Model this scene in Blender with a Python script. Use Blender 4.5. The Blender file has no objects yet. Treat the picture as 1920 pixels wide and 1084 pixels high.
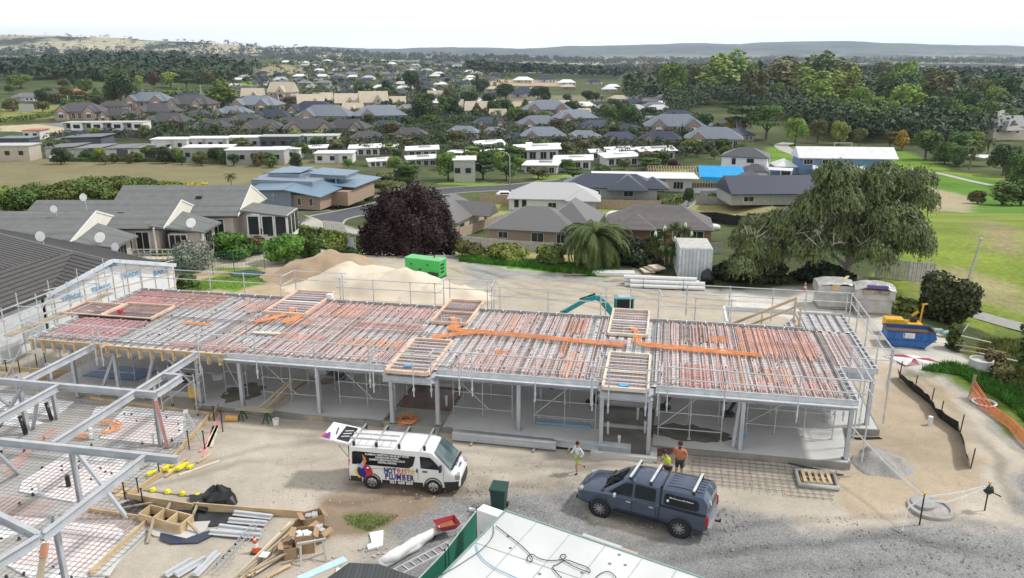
import bpy,bmesh,math,random
import numpy as np
from mathutils import Vector,Matrix,noise as mn
random.seed(7);R=math.radians;PI=math.pi
sc=bpy.context.scene;col=sc.collection
# ---------------------------------------------------------------- camera
F=1493.0;CH=17.2;PITCH=R(16.5)
cd=bpy.data.cameras.new('camera');cam=bpy.data.objects.new('camera',cd);col.objects.link(cam)
cam.location=(0,0,CH);cam.rotation_euler=(PI/2 - PITCH,0,0)
cd.sensor_width=36;cd.lens=36 * F / 1920;cd.clip_start=.5;cd.clip_end=40000
sc.camera=cam
# ---------------------------------------------------------------- sky, sun, exposure
SUN_EL,SUN_AZ=R(52),R(80)          # azimuth clockwise from +Y
w=bpy.data.worlds.new('World');sc.world=w;w.use_nodes=True
nt=w.node_tree;N=nt.nodes;L=nt.links;bg=N['Background']
sky=N.new('ShaderNodeTexSky');sky.sky_type='NISHITA';sky.sun_disc=False
sky.sun_elevation=SUN_EL;sky.sun_rotation=SUN_AZ
vm=N.new('ShaderNodeVectorMath');vm.operation='SCALE';vm.inputs['Scale'].default_value=.10
L.new(sky.outputs['Color'],vm.inputs[0])
tc=N.new('ShaderNodeTexCoord');ns=N.new('ShaderNodeTexNoise');ns.inputs['Scale'].default_value=1.6;ns.inputs['Detail'].default_value=6
mp=N.new('ShaderNodeMapping');mp.inputs['Scale'].default_value=(1,1,5);L.new(tc.outputs['Generated'],mp.inputs[0]);L.new(mp.outputs[0],ns.inputs['Vector'])
cr=N.new('ShaderNodeValToRGB');cr.color_ramp.elements[0].position=.3;cr.color_ramp.elements[0].color=(1.45,1.49,1.54,1)
cr.color_ramp.elements[1].position=.62;cr.color_ramp.elements[1].color=(1.7,1.71,1.72,1);L.new(ns.outputs['Fac'],cr.inputs[0])
mx=N.new('ShaderNodeMixRGB');mx.inputs[0].default_value=.93
L.new(vm.outputs[0],mx.inputs[1]);L.new(cr.outputs[0],mx.inputs[2]);sz=N.new('ShaderNodeSeparateXYZ');L.new(tc.outputs['Generated'],sz.inputs[0]);hr=N.new('ShaderNodeMapRange');hr.inputs[1].default_value=.0;hr.inputs[2].default_value=.35;hr.inputs[3].default_value=2.15;hr.inputs[4].default_value=.88
L.new(sz.outputs[2],hr.inputs[0]);hm_=N.new('ShaderNodeVectorMath');hm_.operation='SCALE';L.new(mx.outputs[0],hm_.inputs[0]);L.new(hr.outputs[0],hm_.inputs['Scale']);L.new(hm_.outputs[0],bg.inputs['Color'])
bg.inputs['Strength'].default_value=.90
sd=bpy.data.lights.new('sun','SUN');so=bpy.data.objects.new('sun',sd);col.objects.link(so)
sd.energy=4.2;sd.angle=R(6);sd.color=(1,.96,.9)
sdir=Vector((math.sin(SUN_AZ)*math.cos(SUN_EL),math.cos(SUN_AZ)*math.cos(SUN_EL),math.sin(SUN_EL)))
so.rotation_euler=sdir.to_track_quat('Z','Y').to_euler();so.location=(0,0,60)
sc.view_settings.view_transform='Standard';sc.view_settings.look='None';sc.view_settings.exposure=-.56;sc.view_settings.gamma=1
sc.cycles.max_bounces=5;sc.cycles.diffuse_bounces=3;sc.cycles.glossy_bounces=2;sc.cycles.volume_bounces=0;sc.cycles.transparent_max_bounces=6
# ---------------------------------------------------------------- where things stand
def sm(a,b,x):
 t=np.clip((np.asarray(x,float) - a) / (b - a),0,1);return t*t*(3 - 2*t)
def vnoise(x,y,s,seed=0):          # cheap smooth value noise, numpy
 x=np.asarray(x,float)/s + seed*17.31;y=np.asarray(y,float)/s + seed*9.77
 xi=np.floor(x);yi=np.floor(y);fx=x-xi;fy=y-yi;fx=fx*fx*(3-2*fx);fy=fy*fy*(3-2*fy)
 h=lambda a,b:np.modf(np.abs(np.sin(a*127.1 + b*311.7 + seed)*43758.5453))[0]
 return (h(xi,yi)*(1-fx)+h(xi+1,yi)*fx)*(1-fy) + (h(xi,yi+1)*(1-fx)+h(xi+1,yi+1)*fx)*fy
def gs(x,y,cx,cy,sx,sy):return np.exp(-((x-cx)/sx)**2 - ((y-cy)/sy)**2)
def hgt(x,y):
 x=np.asarray(x,float);y=np.asarray(y,float)
 lf=1-sm(-24,-11,x);rt=sm(19,27,x-.25*(y-60));z=((-8*sm(68,84,y) - 4.5*sm(90,140,y))*(1-rt) - rt*12.5*sm(62,175,y))*(1-lf) + lf*(-8*sm(87,101,y) - 4.5*sm(110,170,y)) - 2*sm(150,290,y) - 8*sm(420,1500,y)*sm(-300,500,x)
 z=z - 1.6*sm(20,34,x - .25*(y-30))*(1-sm(60,90,y))        # bank dropping to the paddock on the right
 z=z + 24*gs(x,y,-330,1050,330,330) + 9*gs(x,y,-420,640,150,260)
 far=sm(1300,3000,y)
 z=z + far*(vnoise(x,y,420,3)*22 + vnoise(x,y,150,4)*7 - 22)
 z=z + (62+50*vnoise(x,y,420,5)+22*vnoise(x,y,170,15))*gs(x,y,-1950,3700,1150,620) + 30*gs(x,y,-1500,2600,500,260)
 z=z + 26*gs(x,y,620,2300,220,160) + 30*gs(x,y,900,2500,90,120)
 r2=vnoise(x,y*.2,900,6)*.5 + vnoise(x,y*.2,350,7)*.25
 z=z + (70 + 75*r2)*sm(7000,10500,y) + sm(6000,9000,y)*70*np.exp(-((x-3600)/2600.)**2)
 return z
def ray(px,py):
 u=(px-960)/F;v=-(py-542)/F
 return Vector((u,math.cos(PITCH)+v*math.sin(PITCH),-math.sin(PITCH)+v*math.cos(PITCH)))
def at(px,py,z=0.):                 # the point at height z seen at this place of the photograph
 d=ray(px,py);t=(z-CH)/d.z;return Vector((d.x*t,d.y*t,z))
def gp(px,py):                       # the point of the ground seen there
 d=ray(px,py);ts=np.geomspace(15,14000,3000);X=d.x*ts;Y=d.y*ts;Z=CH+d.z*ts
 f=Z - hgt(X,Y);i=int(np.argmax(f < 0))
 if f[i] >=0:i=len(ts)-1
 a=ts[max(i-1,0)];b=ts[i]
 for _ in range(20):
  m=(a+b)/2
  if CH+d.z*m - float(hgt(d.x*m,d.y*m)) < 0:b=m
  else:a=m
 return Vector((d.x*a,d.y*a,float(hgt(d.x*a,d.y*a))))
def prj(p):
 z=p[2]-CH;yc=p[1]*math.cos(PITCH)-z*math.sin(PITCH);zc=p[1]*math.sin(PITCH)+z*math.cos(PITCH)
 return 960+F*p[0]/yc,542-F*zc/yc
def mpp(p):return (p[1]*math.cos(PITCH)-(p[2]-CH)*math.sin(PITCH))/F      # metres per photograph pixel there
# ---------------------------------------------------------------- materials
MATS={}
def srgb(r,g,b):return tuple((c/255/12.92 if c <=10 else ((c/255+.055)/1.055)**2.4) for c in (r,g,b))
def mat(name,c,rough=.7,metal=0.,var=.12,scale=3.,c2=None,bump=0.,obj_rand=0.,spec=.5,coat=0.,noise_detail=4,stretch=None):
 if name in MATS:return MATS[name]
 m=bpy.data.materials.new(name);MATS[name]=m;m.use_nodes=True;t=m.node_tree;n=t.nodes;l=t.links
 b=n['Principled BSDF'];b.inputs['Roughness'].default_value=rough;b.inputs['Metallic'].default_value=metal
 b.inputs['Specular IOR Level'].default_value=spec;b.inputs['Coat Weight'].default_value=coat
 co=n.new('ShaderNodeTexCoord');no=n.new('ShaderNodeTexNoise');no.inputs['Scale'].default_value=scale;no.inputs['Detail'].default_value=noise_detail
 if stretch:
  ma=n.new('ShaderNodeMapping');ma.inputs['Scale'].default_value=stretch;l.new(co.outputs['Object'],ma.inputs[0]);l.new(ma.outputs[0],no.inputs['Vector'])
 else:l.new(co.outputs['Object'],no.inputs['Vector'])
 r=n.new('ShaderNodeValToRGB');r.color_ramp.elements[0].position=.3;r.color_ramp.elements[1].position=.7
 if c2 is None:r.color_ramp.elements[0].color=tuple(x*(1-var) for x in c)+(1,);r.color_ramp.elements[1].color=tuple(min(1,x*(1+var)) for x in c)+(1,)
 else:r.color_ramp.elements[0].color=tuple(c)+(1,);r.color_ramp.elements[1].color=tuple(c2)+(1,)
 l.new(no.outputs['Fac'],r.inputs[0]);out=r.outputs[0]
 if obj_rand:
  oi=n.new('ShaderNodeObjectInfo');mr=n.new('ShaderNodeMapRange');mr.inputs[3].default_value=1-obj_rand;mr.inputs[4].default_value=1+obj_rand
  l.new(oi.outputs['Random'],mr.inputs[0]);hs=n.new('ShaderNodeHueSaturation');l.new(out,hs.inputs['Color']);l.new(mr.outputs[0],hs.inputs['Value'])
  mh=n.new('ShaderNodeMath');mh.operation='MULTIPLY';mh.inputs[1].default_value=7.13;mf=n.new('ShaderNodeMath');mf.operation='FRACT'
  l.new(oi.outputs['Random'],mh.inputs[0]);l.new(mh.outputs[0],mf.inputs[0]);mq=n.new('ShaderNodeMapRange');mq.inputs[3].default_value=.5-.06*obj_rand;mq.inputs[4].default_value=.5+.06*obj_rand
  l.new(mf.outputs[0],mq.inputs[0]);l.new(mq.outputs[0],hs.inputs['Hue']);out=hs.outputs[0]
 l.new(out,b.inputs['Base Color'])
 if bump:
  bu=n.new('ShaderNodeBump');bu.inputs['Strength'].default_value=bump;bu.inputs['Distance'].default_value=.05;l.new(no.outputs['Fac'],bu.inputs['Height']);l.new(bu.outputs[0],b.inputs['Normal'])
 return m
def glassm(name,c=(.03,.04,.05),rough=.08):
 return mat(name,c,rough=rough,var=.3,scale=.6,spec=.35)
def stripes(name,c,c2,axis,period,duty=.1,rough=.7,metal=0.,bump=.3,var=.12):
 """boards, tiles or ribs: dark joints across one object axis, with soft weathering"""
 if name in MATS:return MATS[name]
 m=mat(name,c,rough=rough,metal=metal,var=var,scale=1.5);t=m.node_tree;n=t.nodes;l=t.links;b=n['Principled BSDF']
 src=b.inputs['Base Color'].links[0].from_socket
 co=n.new('ShaderNodeTexCoord');sx=n.new('ShaderNodeSeparateXYZ');l.new(co.outputs['Object'],sx.inputs[0])
 a=n.new('ShaderNodeMath');a.operation='DIVIDE';a.inputs[1].default_value=period;l.new(sx.outputs[axis],a.inputs[0])
 f=n.new('ShaderNodeMath');f.operation='FRACT';l.new(a.outputs[0],f.inputs[0])
 g=n.new('ShaderNodeMath');g.operation='LESS_THAN';g.inputs[1].default_value=duty;l.new(f.outputs[0],g.inputs[0])
 mi=n.new('ShaderNodeMixRGB');l.new(g.outputs[0],mi.inputs[0]);l.new(src,mi.inputs[1]);mi.inputs[2].default_value=tuple(c2)+(1,)
 fl=n.new('ShaderNodeMath');fl.operation='FLOOR';l.new(a.outputs[0],fl.inputs[0]);wn=n.new('ShaderNodeTexWhiteNoise');wn.noise_dimensions='1D';l.new(fl.outputs[0],wn.inputs['W'])
 hv=n.new('ShaderNodeHueSaturation');mr=n.new('ShaderNodeMapRange');mr.inputs[3].default_value=.86;mr.inputs[4].default_value=1.12;l.new(wn.outputs['Value'],mr.inputs[0]);l.new(mr.outputs[0],hv.inputs['Value']);l.new(mi.outputs[0],hv.inputs['Color'])
 l.new(hv.outputs[0],b.inputs['Base Color'])
 if bump:
  bu=n.new('ShaderNodeBump');bu.inputs['Strength'].default_value=bump;bu.inputs['Distance'].default_value=.03;bu.invert=True;l.new(g.outputs[0],bu.inputs['Height']);l.new(bu.outputs[0],b.inputs['Normal'])
 return m
def leafm(name,c,rand=.25,trans=.25):
 if name in MATS:return MATS[name]
 m=mat(name,tuple(x*.62 for x in c),c2=tuple(min(1,x*1.45) for x in c),rough=.6,scale=1.1,obj_rand=rand,spec=.25)
 b=m.node_tree.nodes['Principled BSDF']
 return m
def brickm(name,c,c2,mortar,scale=4.):
 if name in MATS:return MATS[name]
 m=mat(name,c,rough=.85);n=m.node_tree.nodes;l=m.node_tree.links;b=n['Principled BSDF']
 br=n.new('ShaderNodeTexBrick');br.inputs['Scale'].default_value=scale;br.inputs['Color1'].default_value=tuple(c)+(1,);br.inputs['Color2'].default_value=tuple(c2)+(1,);br.inputs['Mortar'].default_value=tuple(mortar)+(1,)
 co=n.new('ShaderNodeTexCoord');sx=n.new('ShaderNodeSeparateXYZ');l.new(co.outputs['Object'],sx.inputs[0]);ad=n.new('ShaderNodeMath');l.new(sx.outputs[0],ad.inputs[0]);l.new(sx.outputs[1],ad.inputs[1])
 cb=n.new('ShaderNodeCombineXYZ');l.new(ad.outputs[0],cb.inputs[0]);l.new(sx.outputs[2],cb.inputs[1]);l.new(cb.outputs[0],br.inputs['Vector']);l.new(br.outputs['Color'],b.inputs['Base Color'])
 return m
# ---------------------------------------------------------------- mesh collector
class MB:
 def __init__(s):s.v=[];s.f=[];s.m=[];s.smooth=False
 def add(s,vs,fs,mi=0):
  k=len(s.v);s.v +=[tuple(v) for v in vs];s.f +=[tuple(i+k for i in f) for f in fs];s.m +=[mi]*len(fs);return s
 def box(s,c,d,rz=0,mi=0,M=None):
  x,y,z=d[0]/2,d[1]/2,d[2]/2;vs=[Vector((a*x,b*y,e*z)) for a in (-1,1) for b in (-1,1) for e in (-1,1)]
  T=Matrix.Translation(Vector(c)) @ Matrix.Rotation(rz,4,'Z')
  if M is not None:T=Matrix.Translation(Vector(c)) @ M
  return s.add([T @ v for v in vs],[(0,1,3,2),(4,6,7,5),(0,4,5,1),(2,3,7,6),(0,2,6,4),(1,5,7,3)],mi)
 def bar(s,p,q,w,h=None,mi=0,up=(0,0,1)):         # box beam from p to q, w wide, h high
  p=Vector(p);q=Vector(q);h=h or w;d=q-p;ln=d.length
  if ln < 1e-6:return s
  d.normalize();u=Vector(up)
  if abs(d.dot(u)) > .98:u=Vector((0,1,0)) if abs(d.y) < .9 else Vector((1,0,0))
  sd_=d.cross(u).normalized();u=sd_.cross(d).normalized()
  vs=[r + sd_*(a*w/2) + u*(b*h/2) for r in (p,q) for a,b in ((-1,-1),(1,-1),(1,1),(-1,1))]
  return s.add(vs,[(0,3,2,1),(4,5,6,7),(0,1,5,4),(1,2,6,5),(2,3,7,6),(3,0,4,7)],mi)
 def tube(s,pts,r,n=6,mi=0,cap=True,closed=False):
  pts=[Vector(p) for p in pts];rs=r if isinstance(r,(list,tuple)) else [r]*len(pts);k=len(s.v);prev=None;m=len(pts)
  for i,p in enumerate(pts):
   if closed:d=pts[(i+1) % m]-pts[i-1]
   else:d=(pts[min(i+1,m-1)]-pts[max(i-1,0)])
   d=d.normalized() if d.length > 1e-9 else Vector((0,0,1))
   if prev is None:u=d.orthogonal().normalized()
   else:
    u=prev - d*prev.dot(d);u=u.normalized() if u.length > 1e-6 else d.orthogonal().normalized()
   prev=u;v=d.cross(u)
   for j in range(n):a=2*PI*j/n;s.v.append(tuple(p + (u*math.cos(a)+v*math.sin(a))*rs[i]))
  for i in range(m if closed else m-1):
   for j in range(n):a=k+i*n;b_=k+((i+1) % m)*n;s.f.append((a+j,a+(j+1) % n,b_+(j+1) % n,b_+j));s.m.append(mi)
  if cap and not closed:
   s.f.append(tuple(k+j for j in range(n))[::-1]);s.m.append(mi);s.f.append(tuple(k+(m-1)*n+j for j in range(n)));s.m.append(mi)
  return s
 def prism(s,poly,z0,z1,mi=0):                        # extrude a plan polygon
  n=len(poly);a=sum(poly[i][0]*poly[(i+1) % n][1]-poly[(i+1) % n][0]*poly[i][1] for i in range(n))
  if a < 0:poly=poly[::-1]
  vs=[(p[0],p[1],z0) for p in poly]+[(p[0],p[1],z1) for p in poly]
  fs=[tuple(range(n))[::-1],tuple(range(n,2*n))]+[(i,(i+1) % n,n+(i+1) % n,n+i) for i in range(n)]
  return s.add(vs,fs,mi)
 def ext(s,poly,y0,y1,T=None,mi=0):                  # extrude an x-z outline along y
  n=len(poly);vs=[Vector((p[0],y0,p[1])) for p in poly]+[Vector((p[0],y1,p[1])) for p in poly]
  if T is not None:vs=[T @ v for v in vs]
  return s.add(vs,[tuple(range(n)),tuple(range(n,2*n))[::-1]]+[(i,n+i,n+(i+1) % n,(i+1) % n) for i in range(n)],mi)
 def lathe(s,prof,n=16,T=None,mi=0,cap=True):                  # profile (r, z)
  k=len(s.v)
  for r,z in prof:
   for j in range(n):
    v=Vector((r*math.cos(2*PI*j/n),r*math.sin(2*PI*j/n),z));s.v.append(tuple(T @ v if T is not None else v))
  for i in range(len(prof)-1):
   for j in range(n):a=k+i*n;s.f.append((a+j,a+(j+1) % n,a+n+(j+1) % n,a+n+j));s.m.append(mi)
  if not cap:return s
  s.f.append(tuple(k+j for j in range(n))[::-1]);s.m.append(mi);k2=k+(len(prof)-1)*n;s.f.append(tuple(k2+j for j in range(n)));s.m.append(mi)
  return s
 def xf(s,T):s.v=[tuple(T @ Vector(v)) for v in s.v];return s
 def build(s,name,m,parent=None,world=False,smooth=False,label=None,kind=None,bevel=0):
  me=bpy.data.meshes.new(name);vs=s.v
  if world and parent is not None:
   Ti=pmat(parent).inverted();vs=[tuple(Ti @ Vector(v)) for v in vs]
  me.from_pydata(vs,[],s.f);ms=m if isinstance(m,(list,tuple)) else [m]
  for x in ms:me.materials.append(x)
  if len(ms) > 1:me.polygons.foreach_set('material_index',s.m)
  if smooth or s.smooth:me.polygons.foreach_set('use_smooth',[True]*len(s.f))
  me.update();o=bpy.data.objects.new(name,me);col.objects.link(o)
  if parent is not None:o.parent=parent
  if bevel:b=o.modifiers.new('bevel','BEVEL');b.width=bevel;b.segments=2;b.limit_method='ANGLE'
  if label:o['label']=label
  if kind:o['kind']=kind
  return o
def pmat(o):
 M=Matrix.Translation(o.location) @ o.rotation_euler.to_matrix().to_4x4() @ Matrix.Diagonal(tuple(o.scale)+(1,))
 return pmat(o.parent) @ M if o.parent else M
def tag(o,label,cat,group=None,kind=None):
 o['label']=label;o['category']=cat
 if group:o['group']=group
 if kind:o['kind']=kind
 return o
def thing(name,label,cat,loc=(0,0,0),rz=0,group=None,scale=None):
 o=bpy.data.objects.new(name,None);col.objects.link(o);o.location=loc;o.rotation_euler=(0,0,rz);o.empty_display_size=.1
 if scale:o.scale=scale if isinstance(scale,(tuple,list)) else (scale,)*3
 return tag(o,label,cat,group)
def struct(name,mb,m,smooth=False):o=mb.build(name,m,smooth=smooth);o['kind']='structure';return o
def kids(o):return [c for c in bpy.data.objects if c.parent==o]
KC={}
def dup(src,loc,rz=None,label=None,group=None,scale=None,mats=None):
 if src.name not in KC:KC[src.name]=[(c,kids(c)) for c in kids(src)]
 r=src.copy();col.objects.link(r);r.location=loc
 if rz is not None:r.rotation_euler=(0,0,rz)
 if scale is not None:r.scale=scale if isinstance(scale,(tuple,list)) else (scale,)*3
 if label:r['label']=label
 if group:r['group']=group
 def cp(c,par):
  d=c.copy();col.objects.link(d);d.parent=par
  if mats and d.type=='MESH':
   for i,sl in enumerate(d.material_slots):
    nm=c.data.materials[i].name if c.data.materials[i] else None
    if nm in mats:sl.link='OBJECT';sl.material=mats[nm]
  return d
 for c,gk in KC[src.name]:
  d=cp(c,r)
  for g in gk:cp(g,d)
 return r
def drop(src):                                              # remove a prototype and its parts
 for c in kids(src):
  for g in kids(c):bpy.data.objects.remove(g)
  bpy.data.objects.remove(c)
 bpy.data.objects.remove(src)
ORD='first second third fourth fifth sixth seventh eighth ninth tenth eleventh twelfth thirteenth fourteenth fifteenth sixteenth seventeenth eighteenth nineteenth twentieth'.split()
def nth(i):
 if i < 20:return ORD[i]
 t,u=divmod(i+1,10);return ['','','twent','thirt','fort','fift','sixt','sevent','eight','ninet'][t]+('ieth' if not u else 'y-'+ORD[u-1])
# ================================================================ GROUND
def inpoly(X,Y,P):
 r=np.zeros(X.shape,bool);n=len(P)
 for i in range(n):
  x1,y1=P[i][:2];x2,y2=P[(i+1) % n][:2]
  c=((y1 > Y) !=(y2 > Y));r ^=c & (X < (x2-x1)*(Y-y1)/((y2-y1) if y2 !=y1 else 1e-9)+x1)
 return r
def pdist(X,Y,P,closed=True):
 d=np.full(X.shape,1e9);n=len(P)
 for i in range(n if closed else n-1):
  ax,ay=P[i][:2];bx,by=P[(i+1) % n][:2];vx,vy=bx-ax,by-ay;L2=vx*vx+vy*vy+1e-9
  t=np.clip(((X-ax)*vx+(Y-ay)*vy)/L2,0,1);d=np.minimum(d,np.hypot(X-ax-t*vx,Y-ay-t*vy))
 return d
SAND=(.48,.43,.36);SAND2=(.50,.42,.32);GRAV=(.255,.255,.255);BROWN=(.29,.225,.165);PALE=(.62,.60,.55)
GRASS=(.18,.22,.035);GRASSD=(.075,.15,.028);FIELD=(.215,.195,.105);LAWN=(.23,.23,.09);FARG=(.075,.095,.038);VERG=(.085,.15,.03)
# zones as seen in the photograph, mapped onto the terrain: (outline, colour, gravelness, grassness, soft edge in metres)
Z=[
 ([(-500,1200),(-300,560),(200,600),(700,440),(900,490),(1300,560),(1600,520),(1700,640),(1850,760),(1950,900),(2100,1300),(960,1300),(-500,1300)],SAND,.2,0,1.5),
 ([(300,560),(330,500),(480,470),(640,440),(860,500),(1160,500),(1330,545),(1560,560),(1560,620),(400,600)],(.47,.42,.34),.3,0,1.5),
 ([(560,440),(660,470),(880,492),(880,540),(1000,548),(1300,560),(1340,545),(1120,522),(960,505),(850,478),(640,455)],(.36,.35,.33),.7,0,.8),
 ([(330,520),(330,580),(620,600),(860,590),(900,560),(700,520),(480,500)],(.46,.36,.24),.2,0,1.2),
 ([(890,545),(1000,560),(1260,580),(1400,590),(1420,560),(1300,548),(1100,530),(950,520)],(.45,.40,.32),.4,0,1.2),
 ([(1320,545),(1500,540),(1560,560),(1600,590),(1590,615),(1500,600),(1400,580)],PALE,.3,0,.8),
 ([(1590,570),(1650,590),(1780,640),(1860,700),(1830,705),(1720,690),(1660,690),(1640,640)],(.55,.52,.46),.4,0,.6),
 ([(1660,680),(1730,700),(1790,740),(1830,820),(1850,900),(1800,960),(1600,960),(1560,900),(1620,860),(1640,760)],(.44,.36,.265),.1,0,1.0),
 ([(590,945),(640,905),(760,915),(900,905),(960,930),(820,990),(690,1010),(600,1010)],BROWN,.3,0,.8),
 ([(790,970),(900,905),(1090,890),(1100,960),(1250,1005),(1400,950),(1500,985),(1700,1000),(1780,985),(1900,980),(1930,840),(1830,740),(1740,690),(1800,700),(1960,860),(2300,1300),(600,1300),(700,1060),(740,1000)],GRAV,1,0,1.1),
 ([(1090,890),(1200,960),(1350,980),(1400,950),(1300,930)],GRAV,1,0,1.),
 ([(1680,690),(1740,695),(1830,760),(1925,860),(1960,860),(1830,735)],(.33,.32,.30),.9,0,.5),
 ([(640,968),(690,960),(750,965),(735,985),(690,1000),(650,985)],(.16,.19,.07),0,1,.5),
 ([(340,525),(480,512),(500,530),(440,545),(350,550)],(.12,.24,.03),0,1,.8),
 ([(400,505),(480,500),(500,515),(420,520)],(.17,.22,.05),0,1,.5),
 ([(860,478),(1000,488),(1140,502),(1170,512),(1120,520),(960,502),(860,490)],(.07,.22,.025),0,1,.5),
 ([(840,455),(1060,478),(1120,495),(1000,485),(860,478),(800,470)],(.30,.27,.12),0,1,.6),
 ([(600,410),(540,420),(530,440),(620,450),(660,470),(730,480),(700,440)],(.40,.39,.36),.4,0,.6),
 # right paddock
 ([(1690,560),(1790,600),(1880,640),(2300,800),(2300,300),(1880,330),(1760,320),(1700,340),(1640,520)],(.19,.25,.04),0,1,1.0),
 ([(1830,410),(1920,430),(1930,480),(1850,470)],(.27,.23,.12),0,1,5.),
 ([(1730,560),(1700,500),(1800,500),(1920,540),(1930,590),(1800,560)],(.27,.25,.12),0,1,3.),
 ([(1560,330),(1620,305),(1960,350),(1960,400),(1800,400),(1700,380)],(.10,.21,.025),0,1,4.),
 ([(1740,350),(1830,372),(1820,400),(1740,392)],(.36,.31,.20),0,.6,3.),
 ([(1420,300),(1440,275),(1470,275),(1560,275),(1700,285),(1790,320),(1700,320),(1500,330)],(.14,.24,.03),0,1,3.),
 ([(1700,700),(1760,690),(1880,790),(1960,860),(1960,640),(1880,600),(1840,640),(1800,700)],(.12,.17,.035),0,1,.8),
 ([(1740,690),(1800,700),(1890,745),(1960,810),(1960,760),(1830,700),(1780,685)],(.055,.15,.02),0,1,.5),
 # middle distance
 ([(380,300),(640,300),(690,345),(560,400),(400,372)],(.17,.165,.085),0,1,3.),
 ([(880,915),(1080,885),(1100,905),(1000,925),(890,930)],(.40,.35,.28),.3,0,1.2),
 ([(420,800),(640,830),(650,870),(480,870)],(.49,.44,.37),.1,0,2.5),
 ([(640,300),(1290,318),(1290,285),(640,270)],(.055,.07,.03),0,1,2.),
 ([(90,300),(640,300),(1290,290),(1290,215),(900,190),(420,185),(90,215)],(.062,.072,.036),0,1,5.),
 ([(-260,368),(-260,300),(200,296),(420,296),(560,315),(470,340),(410,358),(380,368)],FIELD,0,.5,1.5),
 ([(0,246),(0,236),(130,230),(190,240),(130,250)],(.50,.42,.29),0,0,1.),
 ([(0,228),(0,205),(130,195),(210,210),(100,222)],(.22,.22,.07),0,1,3.),
 ([(880,380),(870,415),(1000,405),(1060,400),(1200,405),(1300,395),(1290,385),(1150,388),(1000,380)],(.26,.27,.10),0,1,.8),
 ([(1290,385),(1450,382),(1470,400),(1290,402)],(.30,.28,.12),0,1,.8),
 ([(820,345),(900,350),(960,345),(830,340)],(.17,.27,.04),0,1,.8),
 ([(1000,330),(1290,318),(1290,330),(1010,345)],(.19,.27,.05),0,1,1.),
 ([(950,180),(1130,178),(1140,195),(970,200)],(.20,.19,.11),0,1,6.),
 ([(900,148),(1050,152),(1060,162),(900,160)],(.46,.34,.24),0,0,6.),
 ([(450,155),(490,152),(500,160),(450,164)],(.20,.27,.06),0,1,6.),
 ([(460,140),(500,120),(560,122),(575,136),(500,142)],(.30,.27,.17),0,.3,8.),
 ([(760,120),(810,118),(815,128),(765,128)],(.18,.24,.06),0,.3,8.),
]
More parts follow.
